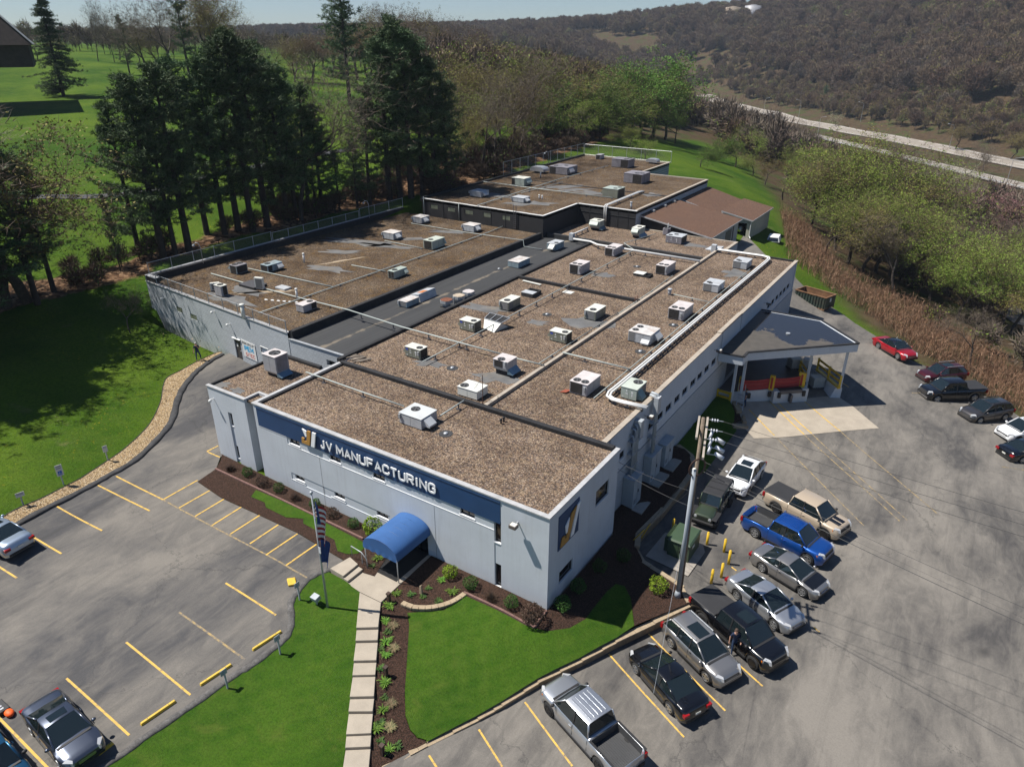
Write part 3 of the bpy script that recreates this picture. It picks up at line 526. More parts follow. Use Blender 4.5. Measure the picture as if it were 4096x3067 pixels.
FB = thing('factory_building', (-12, 8.4, 0), 'long flat roofed grey factory with navy sign band and gravel roofs', 'building')
X_, Y_ = (1, 0, 0), (0, 1, 0); NX, NY = (-1, 0, 0), (0, -1, 0)
# front block
up_w = [(-20.45, -19.45), (-16.62, -15.62), (-12.81, -11.80), (-5.98, -4.93)]
lo_w = [(-20.41, -19.48), (-16.60, -15.63), (-12.78, -11.79)]
mb = MB()
wall_holes(mb, (0, 0, 0), X_, NY, -23.8, 0, -.8, 6.2, [(-20.65, -3.56, 4.0, 4.56), (-20.77, -11.6, 1.0, 1.68), (-3.56, -3.10, -.05, 4.74), (-9.95, -8.55, -.05, 2.15)], .03)
wall_holes(mb, (0, .03, 0), X_, NY, -20.65, -3.56, 4.0, 4.56, [(a, b, 4.14, 4.54) for a, b in up_w], .18)
wall_holes(mb, (0, .03, 0), X_, NY, -20.77, -11.6, 1.0, 1.68, [(a, b, 1.28, 1.66) for a, b in lo_w], .18)
wall_holes(mb, (0, .03, 0), X_, NY, -3.56, -3.10, -.05, 4.74, [(-3.54, -3.12, 3.2, 4.72), (-3.54, -3.12, .02, 1.66)], .16)
wall_holes(mb, (0, 0, 0), Y_, X_, 0, 8.4, -.9, 6.2, [(5.5, 7.22, 3.65, 4.78), (1.3, 2.88, .83, 1.68)], .16)
wall_holes(mb, (-23.8, 0, 0), Y_, NX, 0, 9.7, -.5, 6.2, [], .1)
wall_holes(mb, (0, 8.4, 0), X_, Y_, -1.1, 0, -.9, 6.2, [], .1)
mb.build('front_wall', M_STUC, FB)
for a, b in up_w: window(FB, (0, .03, 0), X_, NY, a, b, 4.14, 4.54, .18)
for a, b in lo_w: window(FB, (0, .03, 0), X_, NY, a, b, 1.28, 1.66, .18)
for c, d in ((3.2, 4.72), (.02, 1.66)): window(FB, (0, .03, 0), X_, NY, -3.54, -3.12, c, d, .16, 0)
window(FB, (0, 0, 0), Y_, X_, 5.5, 7.22, 3.65, 4.78, .16, 0, False); window(FB, (0, 0, 0), Y_, X_, 1.3, 2.88, .83, 1.68, .16, 0, False)
MB().box(-20.65, -3.57, -.012, .028, 3.95, 4.005).build('ledge', M_SILL, FB)
for a, b in ((-20.85, -19.4), (-16.95, -15.55), (-13.05, -11.65)): MB().box(a, b, -.012, .028, 1.07, 1.12).build('ledge', M_SILL, FB)
for a, b in ((-19.4, -16.95), (-15.55, -13.05)): MB().box(a, b, -.010, .028, .945, .998).build('ledge', M_SILL, FB)
for x in (-17.6, -7.9): MB().box(x-.012, x+.012, -.004, .01, -.2, 3.92).build('wall_joint', M_STEEL, FB)
MB().box(-23.5, -3.13, -.022, .02, 4.575, 6.09).build('sign_band', M_NAVY, FB, bevel=.008)
MB().box(-23.5, -3.13, -.055, -.023, 5.99, 6.07).build('band_trim', mat('navy_trim', (.02, .06, .15), .5), FB)
MB().box(-23.5, -20.66, -.02, .02, 4.53, 4.572).build('band_edge', M_SILL, FB)
# door under the awning
MB().box(-9.95, -8.55, .06, .11, 0, 2.15).build('entrance_door', M_GLASS, FB)
f_ = MB()
for x in (-9.93, -9.25, -8.57): f_.box(x-.03, x+.03, .02, .058, 0, 2.15)
f_.box(-9.95, -8.55, .02, .058, 2.08, 2.149); f_.build('door_frame', M_FRAME, FB)
# coping of the front block
c_ = MB(); c_.box(-23.86, .06, -.07, .24, 6.201, 6.29); c_.box(-.24, .06, .241, 8.46, 6.201, 6.29); c_.box(-23.86, -23.56, .241, 8.2, 6.201, 6.29); c_.build('coping', M_CAP, FB, bevel=.01)
MB().box(-23.55, -.25, .25, 8.1, 5.95, 6.12).build('gravel_roof', M_ROOF, FB)
b_ = MB(); b_.box(-23.7, -.3, 8.15, 8.5, 5.9, 6.38); b_.box(-23.55, -23.35, .25, 8.14, 5.9, 6.26); b_.build('black_curb', M_BLK, FB, bevel=.03)
# tower on the left of the front block
mb = MB()
wall_holes(mb, (0, 0, 0), X_, NY, -28.85, -24.7, -.5, 6.2, [(-26.9, -26.45, -.3, 4.62)], .09)
wall_holes(mb, (0, .09, 0), X_, NY, -26.9, -26.45, -.3, 4.62, [(-26.88, -26.47, 3.5, 4.6), (-26.88, -26.47, .75, 1.8)], .16)
wall_holes(mb, (-24.7, 0, 0), Y_, X_, 0, 1.2, -.5, 6.2, [], .1); wall_holes(mb, (0, 1.2, 0), X_, NY, -24.7, -23.8, -.5, 6.2, [], .1)
wall_holes(mb, (-28.85, 0, 0), Y_, NX, 0, 6.9, -.5, 6.2, [], .1); wall_holes(mb, (0, 6.9, 0), X_, Y_, -28.85, -23.8, -.5, 6.2, [], .1)
mb.build('tower_wall', M_STUC, FB)
for c, d in ((3.5, 4.6), (.75, 1.8)): window(FB, (0, .09, 0), X_, NY, -26.88, -26.47, c, d, .16, 0)
c_ = MB(); c_.box(-28.92, -24.64, -.06, .22, 6.201, 6.28); c_.box(-24.86, -24.64, .221, 1.2, 6.201, 6.28); c_.box(-24.85, -23.87, 1.201, 1.42, 6.201, 6.28); c_.build('coping', M_CAP, FB, bevel=.01)
MB().box(-28.7, -23.87, .2, 6.6, 5.95, 6.11).build('gravel_roof', M_ROOF, FB)
b_ = MB(); b_.box(-28.9, -28.7, .22, 6.7, 6.1, 6.27); b_.box(-28.9, -24.3, 6.62, 6.9, 6.1, 6.33); b_.build('black_curb', M_BLK, FB, bevel=.02)
# main block, right wall
mw = [(10.95, 11.65), (12.8, 13.45), (13.92, 14.7), (15.64, 16.75), (17.2, 18.3), (18.85, 19.95), (20.58, 21.65), (22.2, 23.3), (23.95, 25.1), (25.55, 26.65), (27.22, 28.35), (28.95, 30.05), (45.9, 47.0), (47.5, 48.6), (49.1, 50.2), (50.65, 51.8), (52.1, 53.3), (53.7, 54.85)]
mb = MB(); wall_holes(mb, (-1.04, 0, 0), Y_, X_, 8.4, 57.0, 2.9, 6.2, [(a, b, 3.72, 4.28) for a, b in mw], .14)
wall_holes(mb, (0, 57.0, 0), X_, Y_, -10.1, -1.04, -.5, 6.2, [], .1)
mb.build('side_wall', M_STUC, FB)
mb = MB(); wall_holes(mb, (-1.0, 0, 0), Y_, X_, 8.4, 57.0, -2, 2.9, [(43.0, 44.1, .35, 2.5), (33.6, 42.5, .33, 2.85)], .3); mb.box(-1.039, -1.0, 8.4, 57, 2.86, 2.9); mb.build('brick_base', M_BRICK, FB)
for a, b in mw: window(FB, (-1.04, 0, 0), Y_, X_, a, b, 3.72, 4.28, .14, 1, True)
MB().box(-1.35, -1.25, 43.0, 44.1, .35, 2.5).build('side_door', M_STEEL, FB)
MB().box(-1.6, -1.28, 33.6, 42.5, .33, 2.85).build('dock_back_wall', M_STEEL, FB)
c_ = MB()
for a, b, z in ((8.47, 30.4, 6.29), (30.401, 36.2, 6.40), (36.201, 57.06, 6.31)): c_.box(-1.34, -.97, a, b, 6.201, z)
c_.build('coping', M_CAPB, FB, bevel=.01)
for y in (9.2, 31.0, 36.4, 56.2): MB().box(-1.0, -.96, y, y+.10, 3.0, 6.18).build('downspout', M_STUC, FB)
MB().box(-10.0, -1.35, 8.55, 56.8, 5.95, 6.11).build('gravel_roof', M_ROOF, FB)
MB().box(-10.28, -9.98, 8.52, 57.0, 5.95, 6.36).build('beige_divider', M_CAPB, FB, bevel=.02)
b_ = MB(); b_.box(-9.97, -1.35, 56.75, 57.0, 6.0, 6.30); b_.build('black_curb', M_BLK, FB, bevel=.02)
MB().box(-24.2, -10.29, 8.52, 51.5, 5.9, 6.10).build('gravel_roof', M_ROOF, FB)
b_ = MB(); b_.box(-24.45, -24.1, 8.55, 51.5, 5.85, 6.33); b_.build('black_curb', M_BLK, FB, bevel=.03)
b_ = MB(); b_.box(-24.08, -10.29, 34.2, 34.5, 6.0, 6.42); b_.build('black_curb', M_BLK, FB, bevel=.03)
b_ = MB(); b_.box(-30.9, -10.29, 51.5, 51.8, 5.85, 6.50); b_.build('black_curb', M_BLKG, FB, bevel=.03)
# rear section
MB().box(-30.9, -9.4, 51.8, 61.5, 5.9, 6.12).build('gravel_roof', M_ROOF, FB)
mb = MB(); wall_holes(mb, (-9.3, 0, 0), Y_, X_, 55.5, 61.6, 0, 6.1, [], .1); wall_holes(mb, (0, 61.6, 0), X_, Y_, -22.8, -9.3, 0, 6.1, [], .1); mb.build('rear_wall', M_BLOCK, FB)
c_ = MB(); c_.box(-9.65, -9.25, 57.1, 61.65, 6.101, 6.25); c_.box(-22.5, -9.66, 61.4, 61.65, 6.101, 6.22); c_.build('coping', M_CAPB, FB, bevel=.01)
# black membrane strip
MB().box(-31.0, -24.46, 9.95, 51.45, 5.7, 5.92).build('membrane_roof', M_STRIP, FB)
for y in (16, 21.5, 27.4, 33.2, 39, 44.6): MB().box(-30.95, -24.5, y, y+.06, 5.921, 5.926).build('membrane_seam', M_BLKG, FB)
b_ = MB(); b_.box(-31.5, -31.05, 9.9, 50.6, 5.7, 6.62); b_.build('black_parapet', M_BLK, FB, bevel=.04)
mb = MB(); wall_holes(mb, (0, 9.8, 0), X_, NY, -31.5, -24.2, -.5, 5.9, [(-27.1, -25.4, 4.6, 5.1)], .3); mb.build('strip_wall', M_BLOCK, FB)
MB().box(-31.45, -24.4, 9.72, 9.94, 5.901, 5.97).build('coping', M_GALV, FB, bevel=.01)
MB().box(-27.15, -25.35, 10.1, 10.2, 4.55, 5.1).build('dark_louvre', M_BLK, FB)
# left block: skewed front wall of painted block
A0 = Vector((-54.8, 11.5, 0)); A1 = Vector((-31.5, 9.77, 0)); du = (A1-A0).normalized(); LW = (A1-A0).length; nn_ = Vector((du.y, -du.x, 0))
def onw(p): return (Vector(p[:2]+(0,))-A0).dot(du)
gbw = [(5.15, 6.25, 4.3, 4.85), (7.6, 8.75, 4.1, 4.65)]
mb = MB(); wall_holes(mb, A0, du, nn_, 0, LW, -.5, 6.42, gbw+[(14.75, 15.75, 1.75, 3.85), (18.9, 20.15, 3.5, 4.15)], .12)
wall_holes(mb, A0, Y_, NX, 0, 40, 2.5, 6.9, [], .1); mb.build('left_wall', M_BLOCK, FB)
def lp(u_, k=0): q_ = A0+du*u_+nn_*k; return q_
c_ = MB(); c_.bar(lp(0)+Vector((0, .1, 6.46)), lp(LW)+Vector((0, .1, 6.46)), .34, .07); c_.build('coping', M_CAP, FB)
def gblock(par, O, ud, nrm, a, b, c, d):
 """glass block window: single blocks in a light grid"""
 O = Vector(O); ud = Vector(ud); nrm = Vector(nrm); k = max(2, round((b-a)/.2)); r_ = max(2, round((d-c)/.2))
 w = MB(); P0 = O+ud*a; P1 = O+ud*b
 w.hexa([(P0.x-nrm.x*.10, P0.y-nrm.y*.10, c), (P1.x-nrm.x*.10, P1.y-nrm.y*.10, c), (P1.x-nrm.x*.14, P1.y-nrm.y*.14, c), (P0.x-nrm.x*.14, P0.y-nrm.y*.14, c), (P0.x-nrm.x*.10, P0.y-nrm.y*.10, d), (P1.x-nrm.x*.10, P1.y-nrm.y*.10, d), (P1.x-nrm.x*.14, P1.y-nrm.y*.14, d), (P0.x-nrm.x*.14, P0.y-nrm.y*.14, d)])
 w = w.build('glass_block_window', M_SILL, par)
 for i in range(k):
  for j in range(r_):
   u0 = a+(b-a)*(i+.1)/k; u1 = a+(b-a)*(i+.9)/k; z0 = c+(d-c)*(j+.1)/r_; z1 = c+(d-c)*(j+.9)/r_; q_ = []
   for z in (z0, z1):
    for (u_, kk) in ((u0, .03), (u1, .03), (u1, .11), (u0, .11)): s_ = O+ud*u_-nrm*kk; q_.append((s_.x, s_.y, z))
   MB().hexa(q_).build('glass_block', M_GB, w)
for g_ in gbw: gblock(FB, A0, du, nn_, *g_)
d_ = MB(); d_.hexa([(*lp(14.78, -.08)[:2], 1.75), (*lp(15.72, -.08)[:2], 1.75), (*lp(15.72, -.13)[:2], 1.75), (*lp(14.78, -.13)[:2], 1.75), (*lp(14.78, -.08)[:2], 3.83), (*lp(15.72, -.08)[:2], 3.83), (*lp(15.72, -.13)[:2], 3.83), (*lp(14.78, -.13)[:2], 3.83)])
door = d_.build('steel_door', mat('brown_door', (.045, .040, .038), .5, var=.1), FB)
h_ = MB(); h_.bar((*lp(14.98, -.07)[:2], 3.2), (*lp(15.2, -.07)[:2], 3.2), .02, .3); h_.build('notice', M_WHITE, door)
h_ = MB(); h_.ball((*lp(15.62, -.02)[:2], 2.75), .06, n=6, k=4); h_.build('door_knob', M_GALV, door)
f_ = MB(); f_.bar((*lp(14.6, .06)[:2], 3.9), (*lp(15.85, .06)[:2], 3.9), .16, .05); f_.build('door_canopy', M_WHITE, FB)
f_ = MB()
for a, b in (((18.95, 3.52), (20.1, 3.52)), ((18.95, 4.12), (20.1, 4.12)), ((18.95, 3.52), (18.95, 4.12)), ((20.1, 3.52), (20.1, 4.12))): f_.bar((*lp(a[0], .02)[:2], a[1]), (*lp(b[0], .02)[:2], b[1]), .05, .05)
f_.build('wall_vent_frame', M_WHITE, FB)
f_ = MB(); f_.hexa([(*lp(18.9, -.10)[:2], 3.5), (*lp(20.15, -.10)[:2], 3.5), (*lp(20.15, -.13)[:2], 3.5), (*lp(18.9, -.13)[:2], 3.5), (*lp(18.9, -.10)[:2], 4.15), (*lp(20.15, -.10)[:2], 4.15), (*lp(20.15, -.13)[:2], 4.15), (*lp(18.9, -.13)[:2], 4.15)]); f_.build('wall_vent', M_STUC, FB)
# bricked up loading opening
f_ = MB(); f_.bar((*lp(20.6, .03)[:2], 1.4), (*lp(20.6, .03)[:2], 4.2), .07, .05); f_.bar((*lp(20.6, .03)[:2], 4.2), (*lp(23.2, .03)[:2], 4.2), .05, .08); f_.bar((*lp(20.95, .03)[:2], 3.5), (*lp(23.2, .03)[:2], 3.5), .05, .06); f_.bar((*lp(20.95, .03)[:2], 1.4), (*lp(20.95, .03)[:2], 3.5), .06, .05); f_.build('old_door_frame', M_GALV, FB)
MB().prism([(-54.4, 11.75), (-31.5, 10.05), (-31.5, 50.75), (-54.4, 50.75)], 6.1, 6.4).build('gravel_roof', M_ROOF2, FB)
b_ = MB(); b_.box(-54.7, -54.05, 11.9, 50.8, 6.0, 7.05); b_.prism([(-54.75, 11.55), (-52.9, 11.41), (-52.9, 11.85), (-54.75, 11.89)], 6.0, 7.0); b_.build('black_parapet', M_BLK, FB, bevel=.04)
c_ = MB(); c_.box(-54.8, -54.45, 11.95, 50.8, 7.051, 7.10); c_.prism([(-54.8, 11.5), (-52.85, 11.36), (-52.85, 11.9), (-54.8, 11.93)], 7.001, 7.08); c_.build('coping', M_CAP, FB)
# back block
BK = [(-50.9, 50.9), (-31.1, 50.9), (-31.1, 60.1), (-22.5, 60.1), (-22.5, 87.3), (-34.2, 87.3), (-34.2, 100.2), (-51.5, 100.2)]
mb = MB()
gb2 = [(-49.38,50.90,8.03),(-48.16,50.90,7.43),(-46.41,50.90,8.04),(-45.13,50.90,7.44),(-43.41,50.90,8.02),(-42.14,50.90,7.41),(-40.36,50.90,8.07),(-39.14,50.90,7.43),(-37.35,50.90,8.06),(-36.14,50.90,7.44)]
gbh = [(gb2[i][0], gb2[i+1][0], 7.45, 8.05) for i in range(0, 10, 2)]
wall_holes(mb, (0, 50.9, 0), X_, NY, -50.9, -31.1, 5.5, 8.7, gbh, .1)
wall_holes(mb, (-31.1, 0, 0), Y_, X_, 50.9, 60.1, 5.5, 8.7, [], .1); wall_holes(mb, (0, 60.1, 0), X_, NY, -31.1, -22.5, 5.5, 8.7, [], .1)
mb.build('black_wall', mat_block('black_coated_block', (.024, .024, .026), .8, .4, mort=.6), FB)
for g_ in gbh: gblock(FB, (0, 50.9, 0), X_, Vector(NY), *g_)
for x in (-47.2, -44.5, -39.2, -36.9): MB().box(x, x+.06, 50.86, 50.9, 6.2, 8.7).build('membrane_seam', M_BLKG, FB)
for x in (-29.3, -27.2, -25.1, -23.6): MB().box(x, x+.05, 60.06, 60.1, 6.2, 8.7).build('membrane_seam', M_BLKG, FB)
MB().box(-31.0, -22.5, 60.05, 60.1, 7.75, 7.80).build('membrane_seam', M_BLKG, FB)
mb = MB(); wall_holes(mb, (-22.5, 0, 0), Y_, X_, 60.1, 87.3, 2, 8.7, [], .1); wall_holes(mb, (-34.2, 0, 0), Y_, X_, 87.3, 100.2, 2, 8.7, [], .1); wall_holes(mb, (0, 87.3, 0), X_, Y_, -34.2, -22.5, 2, 8.7, [], .1)
wall_holes(mb, (0, 100.2, 0), X_, Y_, -51.5, -34.2, 2, 8.7, [], .1); wall_holes(mb, (-50.9, 50.9, 0), (-.6, 49.3, 0), NX, 0, 49.3, 5, 8.7, [], .1); mb.build('back_wall', M_BLOCK, FB)
MB().prism(BK, 8.3, 8.6).build('gravel_roof', M_ROOF2, FB)
c_ = MB(); k_ = 0
x = -50.9
while x < -31.2:
 w = 1.4+.5*((k_*37) % 5)/5; k_ += 1; x2 = min(x+w, -31.05); c_.box(x, x2-.03, 50.85, 51.1, 8.66+.01*(k_ % 3), 8.74+.01*(k_ % 3)); x = x2
c_.box(-31.3, -31.05, 51.11, 60.0, 8.66, 8.74); c_.box(-31.04, -22.4, 60.03, 60.28, 8.66, 8.75); c_.build('white_coping', M_WHITE, FB)
c_ = MB(); c_.box(-22.8, -22.42, 60.3, 87.35, 8.61, 8.80); c_.box(-34.2, -22.81, 87.05, 87.35, 8.61, 8.78); c_.box(-34.45, -34.1, 87.36, 100.3, 8.61, 8.80); c_.box(-51.5, -34.46, 99.95, 100.3, 8.61, 8.76); c_.build('coping', M_CAPB, FB)
b_ = MB(); b_.hexa([(-51.2, 50.9, 8.3), (-50.7, 50.9, 8.3), (-51.3, 100, 8.3), (-51.8, 100, 8.3), (-51.2, 50.9, 8.85), (-50.7, 50.9, 8.85), (-51.3, 100, 8.85), (-51.8, 100, 8.85)]); b_.build('black_parapet', M_BLK, FB)
b_ = MB(); b_.box(-51, -22.85, 71.6, 71.8, 8.55, 8.68); b_.build('black_curb', M_BLK, FB)
l_ = MB()
for s_ in (-.2, .2): l_.bar((-35.3+s_, 50.75, 6.5), (-35.3+s_, 50.75, 9.6), .05)
for i in range(9): l_.bar((-35.5, 50.75, 6.7+i*.25), (-35.1, 50.75, 6.7+i*.25), .035)
l_.build('roof_ladder', M_STEEL, FB)

# ------------------------------------------------------------------ shingled sheds
def mat_shingle():
 m, nt, bs = NT('brown_shingle'); v = wpos(nt)
 sx = nod(nt, 'ShaderNodeSeparateXYZ'); nt.links.new(v, sx.inputs[0]); cb = nod(nt, 'ShaderNodeCombineXYZ'); nt.links.new(sx.outputs[1], cb.inputs[0]); nt.links.new(sx.outputs[0], cb.inputs[1])
 br = nod(nt, 'ShaderNodeTexBrick'); nt.links.new(cb.outputs[0], br.inputs['Vector']); br.inputs['Scale'].default_value = 1; br.inputs['Brick Width'].default_value = .35; br.inputs['Row Height'].default_value = .17; br.inputs['Mortar Size'].default_value = .02
 br.inputs['Color1'].default_value = (.115, .058, .034, 1); br.inputs['Color2'].default_value = (.150, .082, .050, 1); br.inputs['Mortar'].default_value = (.05, .026, .016, 1)
 n1 = noise(nt, v, .5, 4, .6); o = mixc(nt, ramp(nt, n1.outputs[0], [(.4, g3(0)), (.75, g3(.4))]).outputs[0], br.outputs[0], (.085, .05, .035))
 nt.links.new(o, bs.inputs['Base Color']); bs.inputs['Roughness'].default_value = .95; bump(nt, bs, br.outputs['Fac'], -.4, .02)
 return m
M_SHG = mat_shingle(); M_SIDE = mat('shed_siding', (.40, .41, .38), .8, var=.08); M_SIDG = mat('beige_siding', (.36, .36, .29), .8, var=.08)
def shed(name, x0, x1, y0, y1, zh, zl, zg, label, wm, open_front=False, gable=None):
 t = thing(name, ((x0+x1)/2, (y0+y1)/2, zg), label, 'shed')
 ov = .35; sl = (zl-zh)/(x1-x0)
 def rz_(x): return zh+sl*(x-x0)
 mb = MB(); a0, a1, b0, b1 = x0, x1+ov, y0-ov, y1+ov
 mb.hexa([(a0, b0, rz_(a0)-.14), (a1, b0, rz_(a1)-.14), (a1, b1, rz_(a1)-.14), (a0, b1, rz_(a0)-.14), (a0, b0, rz_(a0)), (a1, b0, rz_(a1)), (a1, b1, rz_(a1)), (a0, b1, rz_(a0))]); rf = mb.build('shingle_roof', M_SHG, t)
 e = MB(); e.bar((a1+.02, b0, rz_(a1)-.09), (a1+.02, b1, rz_(a1)-.09), .05, .16); e.bar((a0, b0-.03, rz_(a0)-.09), (a1, b0-.03, rz_(a1)-.09), .04, .18); e.build('fascia', M_CAP, rf)
 w = MB(); r_ = [(x1, y0, y1)]
 w.hexa([(x1-.15, y0, zg-.5), (x1, y0, zg-.5), (x1, y1, zg-.5), (x1-.15, y1, zg-.5), (x1-.15, y0, rz_(x1-.15)-.15), (x1, y0, rz_(x1)-.15), (x1, y1, rz_(x1)-.15), (x1-.15, y1, rz_(x1-.15)-.15)])
 w.hexa([(x0, y1-.15, zg-.5), (x1-.16, y1-.15, zg-.5), (x1-.16, y1, zg-.5), (x0, y1, zg-.5), (x0, y1-.15, rz_(x0)-.15), (x1-.16, y1-.15, rz_(x1)-.15), (x1-.16, y1, rz_(x1)-.15), (x0, y1, rz_(x0)-.15)])
 w.build('side_wall', wm, t)
 g = MB(); xa = x0 if not open_front else x1-.5
 zlo = zg-.5
 g.hexa([(xa, y0, zlo), (x1-.16, y0, zlo), (x1-.16, y0+.15, zlo), (xa, y0+.15, zlo), (xa, y0, rz_(xa)-.15), (x1-.16, y0, rz_(x1)-.15), (x1-.16, y0+.15, rz_(x1)-.15), (xa, y0+.15, rz_(xa)-.15)])
 g.build('gable_wall', gable or wm, t)
 if open_front:
  b_ = MB(); b_.hexa([(x0, y0, zl-.65), (x1-.5, y0, zl-.65), (x1-.5, y0+.12, zl-.65), (x0, y0+.12, zl-.65), (x0, y0, rz_(x0)-.15), (x1-.5, y0, rz_(x1-.5)-.15), (x1-.5, y0+.12, rz_(x1-.5)-.15), (x0, y0+.12, rz_(x0)-.15)]); b_.build('front_panel', M_SIDE, t)
 return t
sA = shed('brown_roof_shed', -23.2, -12.9, 61.8, 73.6, 8.05, 6.35, 3.2, 'large brown shingled lean-to with dark gable behind the gravel roofs', M_SIDE, gable=M_BLK)
MB().box(-12.895, -12.85, 68.2, 70.6, 3.1, 5.6).build('garage_door', mat('olive_door', (.13, .13, .10), .7), sA)
MB().box(-12.895, -12.82, 71.2, 71.5, 3.1, 6.1).build('downspout', M_STEEL, sA)
for y in (64.5, 68.5, 72): MB().box(-22.2, -21.8, y, y+.3, 7.9, 8.12).build('roof_vent', M_GALV, sA)
shed('brown_roof_shed', -22.4, -16.9, 76.3, 87.4, 7.65, 6.2, 3.3, 'middle brown shingled shed set against the far grey wall', M_SIDE)
sC = shed('carport_shed', -16.4, -12.1, 76.9, 86.9, 6.55, 5.75, 3.2, 'small brown roofed carport with an open front and parked pickup inside', M_SIDG, True)
MB().tube([(-12.0, 76.7, 5.6), (-12.0, 76.7, 3.4), (-11.7, 76.3, 3.2)], .06, 6).build('downspout', M_WHITE, sC)

# ------------------------------------------------------------------ rooftop units
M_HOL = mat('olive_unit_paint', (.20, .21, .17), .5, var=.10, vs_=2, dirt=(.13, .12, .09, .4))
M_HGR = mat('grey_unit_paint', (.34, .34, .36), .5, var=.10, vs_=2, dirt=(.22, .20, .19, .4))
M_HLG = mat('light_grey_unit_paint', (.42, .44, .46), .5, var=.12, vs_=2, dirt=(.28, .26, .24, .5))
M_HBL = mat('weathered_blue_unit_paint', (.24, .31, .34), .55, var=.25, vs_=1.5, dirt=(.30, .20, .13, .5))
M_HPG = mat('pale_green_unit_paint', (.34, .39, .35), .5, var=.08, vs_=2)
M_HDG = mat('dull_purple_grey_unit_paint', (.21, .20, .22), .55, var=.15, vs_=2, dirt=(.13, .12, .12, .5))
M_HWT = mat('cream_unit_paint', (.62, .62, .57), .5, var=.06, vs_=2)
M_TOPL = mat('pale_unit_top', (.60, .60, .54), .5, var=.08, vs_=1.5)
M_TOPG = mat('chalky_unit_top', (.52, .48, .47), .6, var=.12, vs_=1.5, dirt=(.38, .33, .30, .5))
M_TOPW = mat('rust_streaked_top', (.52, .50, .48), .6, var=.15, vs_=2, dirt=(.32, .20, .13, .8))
M_FAN = mat('fan_black', (.012, .012, .013), .6, var=0); M_BLADE = mat('fan_blade', (.16, .16, .16), .4, .3, var=0)
def mat_coil(name, a, b):
 m, nt, bs = NT(name); v = wpos(nt); n1 = noise(nt, v, 2.2, 4, .7)
 w = nod(nt, 'ShaderNodeTexWave'); w.inputs['Scale'].default_value = 9; w.bands_direction = 'Z'; nt.links.new(v, w.inputs[0])
 o = mixc(nt, ramp(nt, n1.outputs[0], [(.45, g3(0)), (.8, g3(.7))]).outputs[0], a, b); o = mixc(nt, .35, o, w.outputs[0], 'MULTIPLY')
 nt.links.new(o, bs.inputs['Base Color']); bs.inputs['Roughness'].default_value = .7; return m
M_COIL = mat_coil('condenser_coil', (.022, .020, .019), (.08, .07, .065)); M_COILG = mat_coil('grey_louvre_coil', (.20, .20, .20), (.28, .28, .27))
M_STK = mat('sticker', (.65, .66, .66), .6, var=0); M_STKB = mat('blue_label', (.05, .09, .38), .5, var=0)
HV = {'u1':(-20.53,-18.99,12.18,13.11,0.88,6.10),
'u2':(-20.44,-18.88,19.21,20.26,0.93,6.10),
'u4':(-13.58,-11.71,3.61,5.21,0.85,6.10),
'u6':(-12.65,-11.04,21.36,22.32,0.91,6.10),
'u7':(-6.46,-5.07,13.71,15.78,0.99,6.10),
'u8':(-3.07,-1.89,15.01,16.69,0.95,6.10),
'u9':(-7.12,-5.13,24.89,26.86,0.95,6.10),
'u10':(-20.41,-19.38,25.27,27.36,0.89,6.10),
'u11':(-27.71,-26.31,37.73,40.11,0.74,5.90),
'u12':(-27.72,-26.50,46.22,48.25,0.88,5.90),
'hatch':(-20.79,-19.54,29.72,31.46,0.21,6.10),
'u13':(-12.62,-11.50,27.45,29.52,0.90,6.10),
'u14':(-20.55,-19.31,47.34,49.62,0.96,6.10),
'u15':(-20.50,-19.13,38.85,40.95,1.08,6.10),
'u16':(-12.72,-11.43,43.87,46.31,1.01,6.10),
'u17':(-6.39,-4.94,31.77,34.23,1.03,6.10),
'u18':(-6.48,-4.93,41.12,43.15,0.84,6.10),
'u19':(-6.48,-4.96,50.61,52.66,0.85,6.10),
'u20':(-27.78,-26.33,57.30,58.72,1.29,6.10),
'u21':(-21.44,-20.37,56.64,58.40,1.29,6.10),
'u22':(-16.85,-14.83,56.70,58.65,0.95,6.10),
'hatch2':(-14.45,-12.62,42.13,42.99,0.13,6.10),
'u24':(-49.96,-48.82,18.05,19.42,0.93,6.40),
'u25':(-47.72,-46.59,20.25,22.21,0.81,6.40),
'u26':(-45.01,-44.00,12.60,13.32,1.10,6.40),
'u29':(-35.01,-34.03,13.86,15.46,0.76,6.40),
'u30':(-34.89,-34.05,26.04,28.06,0.83,6.40),
'u31':(-39.20,-37.87,36.98,39.34,1.08,6.40),
'u32':(-46.43,-44.64,37.77,39.39,0.88,6.40),
'u33':(-48.93,-47.31,46.35,48.04,0.87,6.40),
'u34':(-40.57,-38.77,46.46,48.08,0.88,6.40),
'u35':(-29.14,-28.12,21.09,22.91,0.65,5.90),
'u36':(-46.47,-44.49,56.16,58.12,0.79,8.60),
'u37':(-39.42,-37.52,56.34,58.01,0.68,8.60),
'u38':(-46.26,-44.01,66.72,68.66,1.14,8.60),
'u40':(-46.73,-43.31,78.79,82.29,1.22,8.60),
'u41':(-47.49,-46.53,97.02,98.74,0.84,8.60),
'u42':(-41.15,-37.97,90.75,93.38,1.44,8.60),
'u44':(-32.97,-29.90,78.31,81.47,1.46,8.60),
'u45':(-30.48,-28.17,66.12,68.60,1.30,8.60),
'u46':(-26.63,-24.78,3.41,4.23,1.52,6.10),
'u3':(-12.85,-11.55,13.37,14.64,1.25,6.10)}
